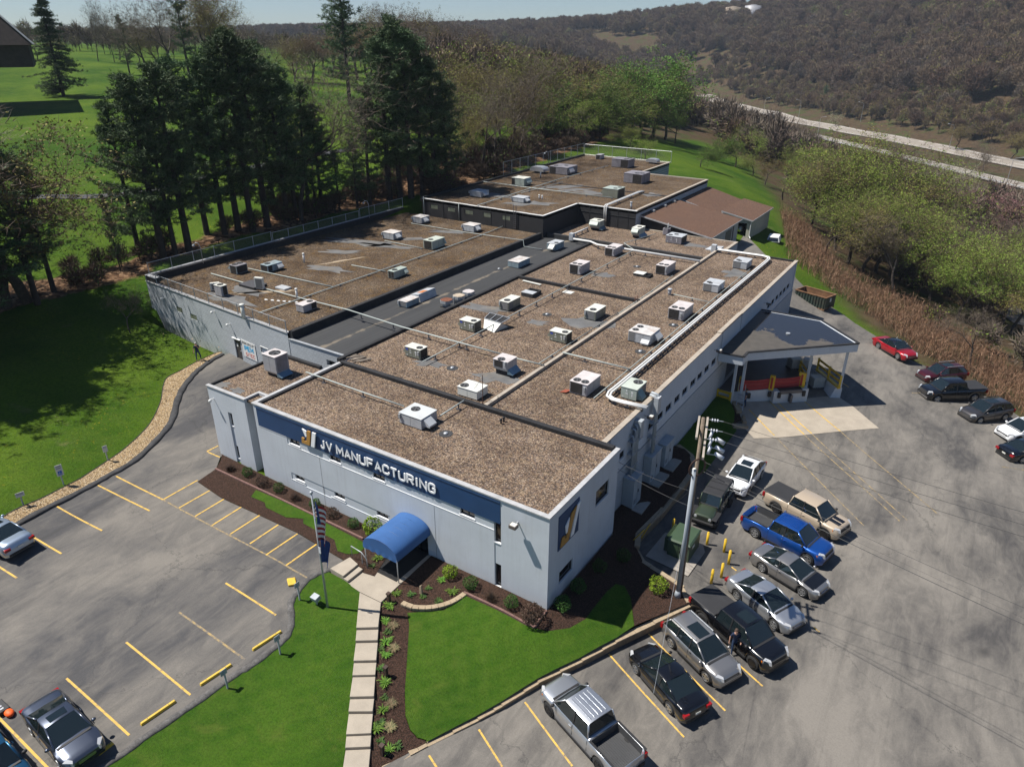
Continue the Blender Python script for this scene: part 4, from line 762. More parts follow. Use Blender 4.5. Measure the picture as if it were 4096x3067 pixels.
def fan(mb, x, y, z, r_):
 mb.mi = 0; mb.cyl((x, y, z+.002), (x, y, z+.015), r_, n=20)
 mb.mi = 1
 for k in range(4):
  a = k*math.pi/2+.5; d = Vector((math.cos(a), math.sin(a), 0)); e = Vector((-d.y, d.x, 0)); c = Vector((x, y, z+.02))
  mb.add([c+d*.06-e*.03, c+d*r_*.9-e*.10, c+d*r_*.9+e*.06+Vector((0, 0, .012)), c+d*.06+e*.03+Vector((0, 0, .012))], [(0, 1, 2, 3)])
 mb.cyl((x, y, z+.015), (x, y, z+.035), .07, n=8)
 for k in range(3):
  a = k*math.pi/3; d = Vector((math.cos(a), math.sin(a), 0))*r_; mb.bar(Vector((x, y, z+.04))-d, Vector((x, y, z+.04))+d, .012)
 mb.mi = 0
 n = 20
 for k in range(n):
  a = 2*math.pi*k/n; b = 2*math.pi*(k+1)/n; mb.bar((x+r_*math.cos(a), y+r_*math.sin(a), z+.015), (x+r_*math.cos(b), y+r_*math.sin(b), z+.015), .03, .03)
def unit(key, label, body, top, fans=(), coil=(), hood=(), lift=0.0, panels=2, sticker=None, ebox=None, scale=1.0, group='rooftop units', plenum=False, rail=True):
 x0, x1, y0, y1, hh, z = HV[key] if isinstance(key, str) else key
 if lift: hh -= lift
 t = thing('rooftop_unit', ((x0+x1)/2, (y0+y1)/2, z), label, 'rooftop unit', group)
 zb = z+lift+.08; zt = z+lift+hh
 if lift:
  MB().box(x0+.15, x1-.1, y0+.15, y1-.15, z, z+lift*.75).build('roof_curb', M_BLK, t)
  p_ = MB(); p_.hexa([(x0+.1, y0+.1, z+lift*.75), (x1-.05, y0+.1, z+lift*.75), (x1-.05, y1-.1, z+lift*.75), (x0+.1, y1-.1, z+lift*.75), (x0, y0, z+lift+.08), (x1, y0, z+lift+.08), (x1, y1, z+lift+.08), (x0, y1, z+lift+.08)]); p_.build('adapter_curb', M_GALV, t)
  if plenum: p_ = MB(); p_.add([(x1-.02, y0, zb+.02), (x1+.42, y0+.02, z+lift*.45), (x1+.42, y1-.05, z+lift*.45), (x1-.02, y1-.05, zb+.02), (x1-.02, y0, z+lift*.45), (x1-.02, y1-.05, z+lift*.45)], [(0, 1, 2, 3), (0, 4, 1), (3, 2, 5), (4, 5, 2, 1)]); p_.build('plenum_flashing', mat('blue_flashing', (.16, .24, .30), .4, .4, var=.15), t)
 elif rail: MB().box(x0+.04, x1-.04, y0+.04, y1-.04, z-.01, z+.1).build('base_rail', M_BLK, t)
 c = MB(); c.box(x0, x1, y0, y1, zb, zt-.03); cab = c.build('cabinet', body, t, bevel=.012)
 for i in range(1, panels): u_ = x0+(x1-x0)*i/panels; MB().box(u_-.008, u_+.008, y0-.004, y0+.01, zb+.05, zt-.06).build('panel_seam', M_STEEL, cab)
 for i in range(1, panels): u_ = y0+(y1-y0)*i/panels; MB().box(x1-.01, x1+.004, u_-.008, u_+.008, zb+.05, zt-.06).build('panel_seam', M_STEEL, cab)
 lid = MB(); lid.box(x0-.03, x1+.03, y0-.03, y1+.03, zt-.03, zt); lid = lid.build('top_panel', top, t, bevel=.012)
 for (u_, v_, r_) in fans:
  f_ = MB(); fan(f_, x0+(x1-x0)*u_, y0+(y1-y0)*v_, zt, r_); f_.build('fan', [M_FAN, M_BLADE], lid)
 for cl in coil:
  fc, a, b = cl[:3]; cm = cl[3] if len(cl) > 3 else M_COIL; c_ = MB()
  if fc == 'y': c_.box(x0+(x1-x0)*a, x0+(x1-x0)*b, y0-.012, y0+.01, zb+.06, zt-.07)
  else: c_.box(x1-.01, x1+.012, y0+(y1-y0)*a, y0+(y1-y0)*b, zb+.06, zt-.07)
  c_.build('coil_grille', cm, cab)
 for hd in hood:
  fc, a, b, d = hd[:4]; hm = hd[4] if len(hd) > 4 else body; z1 = zt-.05 if len(hd) < 6 else zt-hd[5]; z0 = z1-.65*(zt-zb) if len(hd) < 7 else zb+.05
  h_ = MB()
  if fc == 'x': ya = y0+(y1-y0)*a; yb_ = y0+(y1-y0)*b; q_ = [(x1, ya, z1), (x1, yb_, z1), (x1+d, yb_, z0+.12), (x1+d, ya, z0+.12), (x1, ya, z0), (x1, yb_, z0), (x1+d, yb_, z0), (x1+d, ya, z0)]
  elif fc == 'w': ya = y0+(y1-y0)*a; yb_ = y0+(y1-y0)*b; q_ = [(x0, yb_, z1), (x0, ya, z1), (x0-d, ya, z0+.12), (x0-d, yb_, z0+.12), (x0, yb_, z0), (x0, ya, z0), (x0-d, ya, z0), (x0-d, yb_, z0)]
  else: xa = x0+(x1-x0)*a; xb = x0+(x1-x0)*b; q_ = [(xb, y0, z1), (xa, y0, z1), (xa, y0-d, z0+.12), (xb, y0-d, z0+.12), (xb, y0, z0), (xa, y0, z0), (xa, y0-d, z0), (xb, y0-d, z0)]
  h_.add(q_, [(0, 1, 2, 3), (3, 2, 6, 7), (0, 3, 7, 4), (1, 5, 6, 2), (4, 7, 6, 5), (0, 4, 5, 1)]); h_.build('intake_hood', hm, t)
 if sticker:
  k_ = MB()
  if sticker == 'trade': MB().box(x0+.08, x0+.32, y0-.008, y0, zt-.28, zt-.12).build('label_plate', M_STKB, cab)
  for (u_, v_, w_, e_) in ((.33, .62, .07, .16), (.30, .42, .18, .06), (.66, .55, .13, .14), (.69, .25, .07, .22), (.10, .12, .10, .07)): k_.box(x0+(x1-x0)*u_, x0+(x1-x0)*u_+w_, y0-.006, y0, zb+(zt-zb)*v_, zb+(zt-zb)*v_+e_)
  k_.build('sticker', M_STK, cab)
 if ebox:
  fc, a, zf = ebox; b_ = MB()
  if fc == 'y': b_.box(x0+(x1-x0)*a-.07, x0+(x1-x0)*a+.08, y0-.12, y0-.002, zb+(zt-zb)*zf, zb+(zt-zb)*zf+.3)
  else: b_.box(x1+.002, x1+.12, y0+(y1-y0)*a-.08, y0+(y1-y0)*a+.08, zb+(zt-zb)*zf, zb+(zt-zb)*zf+.3)
  b_.build('disconnect_box', M_GALV, t)
 return t
T1 = [(.72, .45, .27)]; TT = [(.28, .22, .26), (.72, .24, .26)]
# right roof strip
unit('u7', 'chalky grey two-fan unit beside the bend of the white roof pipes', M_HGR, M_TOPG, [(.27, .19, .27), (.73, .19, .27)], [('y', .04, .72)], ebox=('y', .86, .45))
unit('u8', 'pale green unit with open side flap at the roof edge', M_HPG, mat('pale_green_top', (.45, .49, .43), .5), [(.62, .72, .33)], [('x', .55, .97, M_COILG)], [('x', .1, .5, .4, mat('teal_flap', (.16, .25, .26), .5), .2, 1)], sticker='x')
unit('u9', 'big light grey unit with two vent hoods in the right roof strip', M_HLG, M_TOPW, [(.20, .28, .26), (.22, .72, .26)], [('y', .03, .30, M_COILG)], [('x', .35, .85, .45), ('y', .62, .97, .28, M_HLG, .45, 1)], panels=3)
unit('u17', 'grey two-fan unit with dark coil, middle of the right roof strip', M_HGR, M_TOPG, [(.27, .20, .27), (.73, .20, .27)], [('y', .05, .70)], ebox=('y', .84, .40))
unit('u18', 'light grey louvred unit, second from the far end of the right roof strip', M_HLG, M_HLG, [(.24, .30, .22), (.40, .18, .2)], [('y', .03, .56, M_COILG)], [('x', .35, .6, .2)])
unit('u19', 'light grey louvred unit at the far end of the right roof strip', M_HLG, M_HLG, [(.22, .32, .22), (.40, .2, .2)], [('y', .03, .56, M_COILG)], [('x', .35, .6, .2)])
# main roof
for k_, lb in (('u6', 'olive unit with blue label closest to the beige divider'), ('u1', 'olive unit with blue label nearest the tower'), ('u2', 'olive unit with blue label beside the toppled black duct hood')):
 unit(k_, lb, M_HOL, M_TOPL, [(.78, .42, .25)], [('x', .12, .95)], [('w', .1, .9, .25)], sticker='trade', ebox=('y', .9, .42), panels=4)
unit('u3', 'grey unit raised on a tall black curb near the beige divider', M_HGR, M_TOPG, [(.45, .20, .28)], [('y', .08, .66)], lift=.55, plenum=True, panels=2, ebox=('y', .83, .5))
unit('u10', 'olive unit with large grey coil beside the open roof hatch', M_HOL, M_TOPL, [(.55, .24, .30)], [('y', .22, .92, M_COILG), ('x', .08, .40, M_COILG)], [], ebox=('y', .1, .5), panels=3)
unit('u13', 'olive unit with large grey coil standing on a grey roof patch', M_HOL, M_TOPL, [(.55, .24, .30)], [('y', .18, .90, M_COILG), ('x', .08, .40, M_COILG)], [], ebox=('y', .1, .5), panels=3)
unit('u16', 'weathered grey two-fan unit beside the half covered roof curb', M_HGR, M_TOPG, [(.28, .24, .25), (.74, .24, .25)], [('y', .03, .80)], ebox=('y', .9, .5))
unit('u15', 'chalky grey two-fan unit with a mesh patch on its top', M_HGR, M_TOPG, [(.28, .22, .25), (.74, .22, .25)], [('y', .05, .72)], ebox=('y', .86, .5))
unit('u14', 'chalky grey two-fan unit below the bent white roof duct', M_HGR, M_TOPG, [(.28, .22, .25), (.74, .22, .25)], [('y', .06, .76)], ebox=('y', .9, .5))
u_ = unit('u4', 'light grey unit with round vent grille on the front roof', M_HLG, mat('pale_grey_top', (.50, .52, .52), .5, var=.08), [(.34, .58, .30)], [], [('x', .1, .55, .55)], panels=2, ebox=('y', .04, .5))
unit((-12.9, -11.2, 9.0, 10.3, .72, 6.1), 'cream unit half hidden behind the black curb of the front roof', M_HWT, M_HWT, [(.2, .3, .3)])
# black strip
unit('u35', 'rusty blue grey unit with orange topped duct on the black strip', M_HBL, M_TOPW, [], [('y', .08, .92, M_COILG)], [], ebox=('y', .06, .4))
d_ = MB(); d_.hexa([(-29.3, 23.1, 5.93), (-28.1, 23.1, 5.93), (-28.1, 25.6, 5.93), (-29.3, 25.6, 5.93), (-29.3, 23.1, 6.5), (-28.3, 23.1, 6.7), (-28.3, 25.6, 6.7), (-29.3, 25.6, 6.5)])
dt = tag(d_.build('roof_duct', M_HLG), 'white metal duct with orange rust patch behind the blue grey unit', 'duct')
dp_ = MB(); dp_.hexa([(-29.0, 23.7, 6.57), (-28.4, 23.7, 6.69), (-28.4, 24.6, 6.69), (-29.0, 24.6, 6.57), (-29.0, 23.7, 6.585), (-28.4, 23.7, 6.705), (-28.4, 24.6, 6.705), (-29.0, 24.6, 6.585)]); dp_.build('rust_patch', mat('orange_rust', (.45, .14, .03), .8), dt)
unit('u11', 'blue grey unit with streaked top, middle of the black strip', M_HBL, M_TOPW, [], [], [], panels=3)
unit('u12', 'blue grey unit with white hood at the far end of the black strip', M_HBL, M_HLG, [(.75, .35, .25)], [], [('y', .35, .92, .55, M_HWT)], panels=3)
# rear section
unit('u20', 'pale green unit on a raised curb in front of the far black wall', M_HPG, mat('cream_top', (.62, .62, .55), .5), [(.7, .55, .28)], [], [('y', .04, .88, .35, M_HPG)], lift=.42, plenum=True)
unit('u21', 'pale green raised unit below the brown shed roof', M_HPG, mat('cream_top', (.62, .62, .55), .5), [(.62, .52, .28)], [], [('y', .04, .88, .35, M_HPG)], lift=.42, plenum=True)
unit('u22', 'purple grey two-fan unit near the brown shed eave', M_HDG, M_HLG, [(.2, .25, .26), (.45, .6, .26)], [('x', .1, .9)], [], sticker='x')
c_ = thing('condenser', (-18.3, 60.6, 6.12), 'small round-cornered condenser beside the brown shed wall', 'condenser')
MB().prism([(-18.3+.42*a, 60.6+.42*b) for a, b in ((-1, -.7), (-.7, -1), (.7, -1), (1, -.7), (1, .7), (.7, 1), (-.7, 1), (-1, .7))], 6.2, 6.95).build('cabinet', M_HDG, c_)
f_ = MB(); fan(f_, -18.3, 60.6, 6.95, .3); f_.build('fan', [M_FAN, M_BLADE], c_); MB().cyl((-18.3, 60.95, 6.95), (-18.3, 60.95, 7.5), .07).build('pipe', M_WHITE, c_)
# left block
unit('u24', 'dark two-fan unit with wide side hood in the shade of the pines', M_HBL, M_HDG, [(.35, .3, .3), (.4, .75, .3)], [('x', .05, .95), ('y', .1, .9)], [('w', .2, .8, .7)])
unit('u25', 'blue grey unit with raised flap, in the tree shade of the left roof', M_HBL, M_HBL, [(.4, .3, .3)], [('y', .05, .92), ('x', .05, .3)], [('x', .6, .95, .4, M_HLG)])
unit('u26', 'small grey upright unit by the near fence of the left roof', M_HGR, M_TOPL, [(.5, .5, .28)], [('x', .3, .9)], [])
unit('u29', 'chalky grey unit with one fan beside the black parapet, left roof', M_HGR, M_TOPG, [(.55, .75, .27)], [('x', .6, .96)], [], panels=2)
unit('u30', 'pale green unit with open flaps in the middle of the left roof', M_HPG, M_HPG, [(.5, .3, .28)], [('y', .08, .48), ('y', .55, .95)], [('x', .7, .95, .35)])
unit('u31', 'pale green unit with dark coil further back on the left roof', M_HPG, mat('pale_green_top', (.45, .49, .43), .5), [(.5, .25, .3)], [('y', .08, .92)], [('x', .9, .98, .3)])
for k_, lb in (('u32', 'grey weathered unit with side flap by the pond stains, left roof'), ('u33', 'grey weathered unit closest to the left fence and far black wall'), ('u34', 'grey weathered unit with side flap below the glass block windows')):
 unit(k_, lb, M_HLG, M_TOPW, [], [], [('x', .15, .6, .5)], ebox=('y', -.03, .5), panels=3)
# back block
unit('u36', 'grey weathered unit at the left edge of the far raised roof', M_HLG, M_HLG, [], [], [('x', .15, .6, .5)], ebox=('y', -.03, .5))
unit('u37', 'grey weathered unit on a blue patch above the black wall', M_HLG, M_HLG, [], [], [('x', .15, .6, .5)], ebox=('y', -.03, .5))
unit('u38', 'pale olive unit with side hood on the far raised roof', M_HPG, mat('cream_top', (.62, .62, .55), .5), [], [('y', .0, .25)], [('x', .2, .9, .4)], panels=3)
unit('u40', 'long purple grey two-fan unit near the far chain-link fence', M_HDG, M_HDG, [(.2, .3, .4), (.6, .6, .35)], [('y', .02, .36)], [('x', .1, .5, .5, M_HGR)], panels=3)
unit('u41', 'tiny grey unit at the far corner of the raised roof', M_HGR, M_HGR, [], [('y', .1, .9)])
unit('u42', 'purple grey unit with open black bay before the far fence', M_HDG, M_HDG, [(.75, .3, .4), (.8, .75, .4)], [('y', .55, .98)], [('w', .3, .6, .2)], panels=3)
unit('u44', 'purple grey unit with open black bay nearest the right edge of the far roof', M_HDG, M_HDG, [(.6, .3, .4), (.82, .4, .4)], [('y', .50, .98)], [('w', .3, .6, .2)], panels=3)
unit('u45', 'olive two-fan unit beside the white pipe on the far raised roof', M_HOL, M_HPG, [(.7, .3, .3), (.8, .7, .3)], [('x', .1, .9)], [('w', .1, .9, .4)], panels=3)
# tower
unit((-27.0, -25.6, 3.7, 4.9, 1.75, 6.1), 'tall upright grey unit standing on the small tower roof', M_HGR, M_TOPG, [(.5, .5, .42)], [('x', .1, .9, M_HDG)], [], lift=.35, plenum=True, panels=2)
# mini splits
for x, y, a, lb in ((-46.2, 13.5, .9, 'white slim mini-split next to the small upright unit'), (-42.9, 16.2, .3, 'white slim mini-split standing on a grey patch, left roof')):
 t = thing('mini_split', (x, y, 6.4), lb, 'condenser', rz=a)
 MB().box(-.45, .45, -.17, .17, .12, .85 if a > .5 else 1.25).build('cabinet', M_HWT, t); MB().box(-.3, .42, -.185, -.168, .2, .75 if a > .5 else 1.15).build('grille', M_COILG, t)
 f_ = MB(); f_.box(-.4, -.32, -.2, .2, 0, .12); f_.box(.32, .4, -.2, .2, 0, .12); f_.build('foot', M_STEEL, t)
# ------------------------------------------------------------------ hatches, vents, drains
def hatch(k_, label, opened, cover=True):
 x0, x1, y0, y1 = k_[:4]; z = k_[4]; hh = k_[5]; t = thing('roof_hatch', ((x0+x1)/2, (y0+y1)/2, z), label, 'hatch')
 c = MB(); w = .08
 c.box(x0, x1, y0, y0+w, z, z+hh); c.box(x0, x1, y1-w, y1, z, z+hh); c.box(x0, x0+w, y0+w, y1-w, z, z+hh); c.box(x1-w, x1, y0+w, y1-w, z, z+hh); c.build('curb', M_BLK if hh < .3 else M_BLKG, t)
 MB().box(x0+w, x1-w, y0+w, y1-w, z, z+.03).build('shaft_floor', M_FAN, t)
 if opened == 'x': MB().box(x0-.02, x0+(x1-x0)*.62, y0-.02, y1+.02, z+hh+.002, z+hh+.04).build('cover', M_HWT, t)
 elif opened == 'y': MB().box(x0-.02, x1+.02, y0-.02, y0+(y1-y0)*.5, z+hh+.002, z+hh+.05).build('cover', M_HLG, t)
 elif cover: MB().box(x0-.02, x1+.02, y0-.02, y1+.02, z+hh+.002, z+hh+.05).build('cover', M_STEEL, t)
hatch((-20.8, -19.5, 29.7, 31.4, 6.1, .38), 'roof hatch frame with grey cover slid half open', 'y')
hatch((-14.45, -12.6, 42.0, 43.0, 6.1, .26), 'low roof curb half covered by a white sheet', 'x')
hatch((-45.5, -43.2, 15.7, 17.3, 6.4, .22), 'low closed dark roof hatch between the mini-splits', '')
tag(MB().box(-41.9, -40.5, 17.2, 18.1, 6.41, 6.6).build('vent_box', M_HLG, bevel=.02), 'low pale vent box behind the second mini-split', 'vent')
# toppled duct hood by the second olive unit
t = thing('duct_hood', (-18.4, 20.9, 6.1), 'black framed duct hood with white sloping face lying on the gravel', 'duct hood')
d_ = MB(); d_.add([(-18.9, 20.6, 6.12), (-17.5, 20.2, 6.12), (-17.3, 21.0, 6.75), (-19.2, 21.2, 6.75), (-19.2, 22.2, 6.12), (-17.2, 22.1, 6.12)], [(0, 1, 2, 3), (4, 3, 2, 5), (0, 3, 4), (1, 5, 2)]); d_.build('sloping_face', M_HWT, t)
d_ = MB()
for i in range(4): u_ = i/3; a = Vector((-19.2, 21.2, 6.76)).lerp(Vector((-17.3, 21.0, 6.76)), u_); b = Vector((-19.3, 22.2, 6.95)).lerp(Vector((-17.1, 22.1, 6.95)), u_); d_.bar(a, b, .05)
d_.bar((-19.2, 21.2, 6.76), (-17.3, 21.0, 6.76), .06); d_.bar((-19.3, 22.2, 6.95), (-17.1, 22.1, 6.95), .06); d_.build('frame', M_GALV, t)
d_ = MB(); d_.add([(-19.2, 21.25, 6.72), (-17.3, 21.05, 6.72), (-17.1, 22.1, 6.9), (-19.3, 22.2, 6.9)], [(0, 1, 2, 3)]); d_.build('screen', M_FAN, t)
def mushroom(x, y, z, s, label, top, base=M_GALV):
 t = thing('exhaust_fan', (x, y, z), label, 'exhaust fan', 'exhaust fans')
 MB().box(x-.5*s, x+.5*s, y-.5*s, y+.5*s, z, z+.12*s).build('curb', M_BLKG, t)
 o_ = [(-1, -.55), (-.55, -1), (.55, -1), (1, -.55), (1, .55), (.55, 1), (-.55, 1), (-1, .55)]
 MB().prism([(x+.38*s*a, y+.38*s*b) for a, b in o_], z+.12*s, z+.5*s).build('throat', base, t)
 MB().prism([(x+.62*s*a, y+.62*s*b) for a, b in o_], z+.5*s, z+.82*s).build('housing', base, t)
 MB().prism([(x+.60*s*a, y+.60*s*b) for a, b in o_], z+.821*s, z+.86*s).build('lid', top, t)
mushroom(*(-25.28,23.56,5.92)[:2], 5.92, .85, 'octagonal exhaust fan with rusty red lid on the black strip', mat('rust_lid', (.17, .06, .03), .85, var=.2))
mushroom(*(-25.06,25.22,5.92)[:2], 5.92, .85, 'octagonal exhaust fan with patchy tan lid, between two others', mat('tan_lid', (.40, .33, .25), .8, var=.3, dirt=(.3, .15, .07, .8)))
mushroom(*(-25.02,26.73,5.92)[:2], 5.92, .85, 'octagonal exhaust fan with grey lid, farthest of the three', M_TOPG)
tag(MB().cyl((-25.10,24.49,5.92), tuple(Vector((-25.10,24.49,5.92))+Vector((0, 0, .75))), .07).build('vent_pipe', M_GALV), 'thin capped pipe between two octagonal fans', 'pipe')
for p_, s_, lb in (((-48.47,78.51,8.60), 1.0, 'silver rounded exhaust hood in the left of the far roof'), ((-36.67,98.44,8.60), .8, 'silver rounded exhaust hood by the far right fence')):
 t = thing('exhaust_hood', p_, lb, 'exhaust hood'); x, y, z = p_
 MB().box(x-.6*s_, x+.6*s_, y-.6*s_, y+.6*s_, z, z+.35*s_).build('curb', M_STEEL, t)
 m_ = MB(); pr = [(-1.35, .35), (-1.3, .75), (-1.0, 1.0), (0, 1.1), (1.0, 1.0), (1.3, .75), (1.35, .35)]
 for i in range(6): a, b = pr[i], pr[i+1]; m_.add([(x+a[0]*s_, y-.9*s_, z+a[1]*s_), (x+b[0]*s_, y-.9*s_, z+b[1]*s_), (x+b[0]*s_, y+.9*s_, z+b[1]*s_), (x+a[0]*s_, y+.9*s_, z+a[1]*s_)], [(0, 1, 2, 3)])
 m_.add([(x+a*s_, y-.9*s_, z+b*s_) for a, b in pr], [tuple(range(7))[::-1]]); m_.add([(x+a*s_, y+.9*s_, z+b*s_) for a, b in pr], [tuple(range(7))]); m_.build('hood', mat('silver_hood', (.45, .47, .50), .35, .5, var=.1), t)
def vent(p_, hgt, r_, label, cap=True, m=None):
 t = thing('vent_pipe', p_, label, 'vent pipe', 'roof vent pipes'); x, y, z = p_
 MB().cyl(p_, (x, y, z+hgt), r_, n=10).build('pipe', m or M_WHITE, t, True)
 if cap: MB().cyl((x, y, z+hgt), (x, y, z+hgt+.1), r_*1.5, r_*1.2, 10).build('cap', m or M_WHITE, t, True)
vent((-46.43,25.07,6.40), 1.0, .1, 'tall white vent pipe in the far shade of the left roof', True)
vent((-37.70,16.33,6.40), .95, .1, 'tall white vent pipe beside the one-fan unit, left roof')
vent((-37.57,10.09,6.40), 1.25, .17, 'thick white vent pipe rising at the left wall fence', True, M_HWT)
t_ = (-8.77,38.09,6.11); vent(t_, .55, .17, 'grey stepped vent with domed cap, right roof strip', True, M_HLG)
vent((-45.70,74.33,8.60), .8, .1, 'slim vent pipe in front of the silver hood', True, M_GALV); vent((-23.70,61.02,8.60), .9, .13, 'grey vent pipe at the near edge of the far roof', True, M_GALV)
for a, lb in (((-37.36,60.21,8.60), 'left of two short white vents on the far roof'), ((-36.80,60.10,8.60), 'right of two short white vents on the far roof')): vent(a, .45, .09, lb)
for a, lb in (((-7.99,7.24,6.12), 'left of two short black vents on the front roof'), ((-7.98,7.55,6.12), 'right of two short black vents on the front roof')): vent(a, .26, .06, lb, True, M_BLK)
for a, lb in (((-10.46,33.64,6.10), 'left of two thin rusty stubs by the beige divider'), ((-10.46,34.10,6.10), 'right of two thin rusty stubs by the beige divider')): vent(a, .75, .04, lb, False, mat('rust_pipe', (.12, .05, .03), .9))
for p_, lb in (((-16.02,12.43,6.10), 'round drain dome in a dark patch near the front curb'), ((-5.31,23.41,6.11), 'round drain dome in front of the big grey unit'), ((-16.01,26.61,6.10), 'round drain dome at the end of a sandy streak'), ((-28.04,36.47,5.92), 'rusty round drain on the black strip'), ((-10.18,4.17,6.12), 'round drain dome behind the front roof unit'), ((-15.46,45.24,6.10), 'round drain dome beside a pale patch'), ((-5.30,30.48,6.11), 'round drain dome by the two-fan unit of the right strip')):
 t = thing('roof_drain', p_, lb, 'roof drain', 'roof drains'); x, y, z = p_
 MB().cyl((x, y, z+.004), (x, y, z+.02), .45, n=18).build('flashing', M_BLKG, t); MB().ball((x, y, z+.04), .17, .17, .09, 10, 4).build('dome', M_GALV, t, True)
# grey membrane patches
PATCH = mat('grey_roof_patch', (.125, .125, .125), .8, var=.25, vs_=.8, fine=.15, fs=8, dirt=(.20, .165, .12, .6))
def patch(c, rx, ry, rot=0.0, n=14, m=None):
 x, y, z = c; q_ = []
 for i in range(n):
  a = 2*math.pi*i/n; k_ = 1+.3*math.sin(2.1*i+x)+.18*math.cos(3.7*i+y); q_.append((x+(rx*math.cos(a)*math.cos(rot)-ry*math.sin(a)*math.sin(rot))*k_, y+(rx*math.cos(a)*math.sin(rot)+ry*math.sin(a)*math.cos(rot))*k_))
 MB().prism(q_, z-.03, z+.012).build('membrane_patch', m or PATCH, FB)
for p_, a, b, r_ in (((-18.06,12.14,6.10), 1.2, .6, .3), ((-12.29,12.88,6.10), 1.6, .9, .3), ((-11.96,26.81,6.10), 2.2, 1.4, .4), ((-21.69,24.79,6.10), 2.4, .9, .2), ((-15.62,24.37,6.10), 1.0, .6, .2), ((-17.32,40.36,6.10), 1.3, .8, .3), ((-5.63,48.78,6.11), 1.2, 1.6, .2), ((-13.71,57.42,6.12), 2.0, .8, 0), ((-47.41,34.98,6.40), 5.0, 1.2, .25), ((-43.67,35.51,6.40), 3.2, .8, .25), ((-46.34,30.56,6.40), 2.5, .8, .5), ((-43.27,39.81,6.40), 3.4, .6, .6), ((-42.65,24.90,6.40), 2.6, .9, .2), ((-43.09,12.73,6.40), 3.0, 1.0, .0), ((-43.73,15.28,6.40), 2.0, 1.0, .0), ((-41.71,45.19,6.40), 2.6, .8, .4), ((-44.28,58.54,8.60), 2.8, 1.4, .2), ((-36.92,56.68,8.60), 3.2, 1.4, .6), ((-38.98,69.74,8.60), 3.6, 1.2, .9), ((-36.37,68.69,8.60), 2.6, 1.0, .9), ((-25.43,71.70,8.60), 1.2, 1.4, .3), ((-32.81,68.27,8.60), 3.0, 1.2, .2), ((-28.38,0.82,6.11), .8, .5, 0), ((-26.49,0.80,6.11), .6, .4, 0)): patch(p_, a, b, r_)
for p_, a, b, r_ in (((-41.70,16.20,6.40), 3.2, .35, .75), ((-43.63,27.79,6.40), 2.6, .25, 1.2)): patch(p_, a, b, r_, 14, mat('sandy_streak', (.30, .235, .16), .95, var=.2))
# ------------------------------------------------------------------ roof pipes on stands
M_PIPE = mat('grey_green_pipe', (.36, .40, .38), .5, var=.12, vs_=2); M_PW = mat('white_pipe_jacket', (.66, .66, .64), .5, var=.06)
def pipe(pts, r_, label, zr=6.1, m=None, step=4.0, stand=True, name='roof_pipe', n=8, cat='pipe'):
 p0 = Vector(pts[0]); t = thing(name, (p0.x, p0.y, zr), label, cat)
 MB().tube(pts, r_, n).build('pipe', m or M_PIPE, t, True)
 if stand:
  acc = step*.5
  for i in range(len(pts)-1):
   a = Vector(pts[i]); b = Vector(pts[i+1]); L = (b-a).length; s_ = acc
   while s_ < L:
    q_ = a.lerp(b, s_/L); k_ = MB(); zb = zr if not callable(zr) else zr(q_.x, q_.y)
    if q_.z-zb > .12: k_.box(q_.x-.04, q_.x+.04, q_.y-.04, q_.y+.04, zb, q_.z-r_*.6)
    k_.box(q_.x-.16, q_.x+.16, q_.y-.10, q_.y+.10, zb, zb+.06); k_.build('stand', M_STEEL, t)
    s_ += step
   acc = s_-L
 return t
pipe([(-51.13,16.57,6.55),(-44.93,16.40,6.55),(-36.72,16.29,6.60),(-30.70,16.20,6.72),(-24.12,15.88,6.62),(-17.81,15.83,6.62),(-13.88,15.80,6.62)], .06, 'long grey pipe crossing from the left roof over the black strip', 6.2)
pipe([(-18.12,11.46,6.50),(-17.99,16.01,6.55),(-17.97,24.47,6.55),(-17.98,30.88,6.55),(-17.99,38.13,6.55),(-18.04,49.99,6.55),(-20.0,51.4,6.75),(-18.86,58.33,6.60)], .045, 'long grey pipe running down the main roof past the olive units', 6.1, step=3.0)
pipe([(-10.72,16.50,6.30),(-10.56,30.23,6.30),(-10.44,29.99,6.30),(-10.49,37.52,6.30),(-10.70,43.72,6.30)], .04, 'thin grey pipe following the beige divider', 6.1)
pipe([(-12.13,15.50,6.75),(-10.03,16.17,6.45)], .05, 'short grey pipe from the raised grey unit to the divider', 6.1)
pipe([(-10.08,19.08,6.45),(-4.35,19.14,6.45)], .06, 'grey cross pipe over the right roof strip', 6.11)
pipe([(-4.40,13.49,6.35),(-4.43,19.37,6.35),(-4.47,30.52,6.35),(-4.51,37.72,6.35),(-4.51,50.44,6.35)], .04, 'thin grey pipe beside the twin white pipes', 6.11)
pipe([(-8.19,37.70,6.40),(-4.44,37.40,6.40)], .04, 'short thin cross pipe beside the stepped vent', 6.11)
pipe([(-37.22,11.47,6.55),(-37.16,16.38,6.55),(-37.13,22.78,6.55),(-36.94,35.31,6.55),(-37.01,47.03,6.55),(-37.29,51.03,6.55)], .06, 'long grey pipe running down the left roof', 6.4)
pipe([(-49.55,20.04,6.50),(-42.03,20.41,6.50),(-37.31,20.63,6.50)], .05, 'thin cross pipe from the shaded unit, left roof', 6.4)
pipe([(-41.21,27.12,6.50),(-36.52,27.47,6.50)], .05, 'short cross pipe to the pale green unit, left roof', 6.4)
pipe([(-45.33,36.93,6.50),(-39.22,36.77,6.50)], .045, 'thin cross pipe to the dark coil unit, left roof', 6.4)
pipe([(-48.63,45.74,6.50),(-40.40,45.74,6.50),(-36.25,45.94,6.55),(-30.80,45.78,6.75),(-30.61,45.65,6.05),(-28.07,45.68,6.05)], .045, 'far cross pipe dropping over the black parapet', 6.0, step=6)
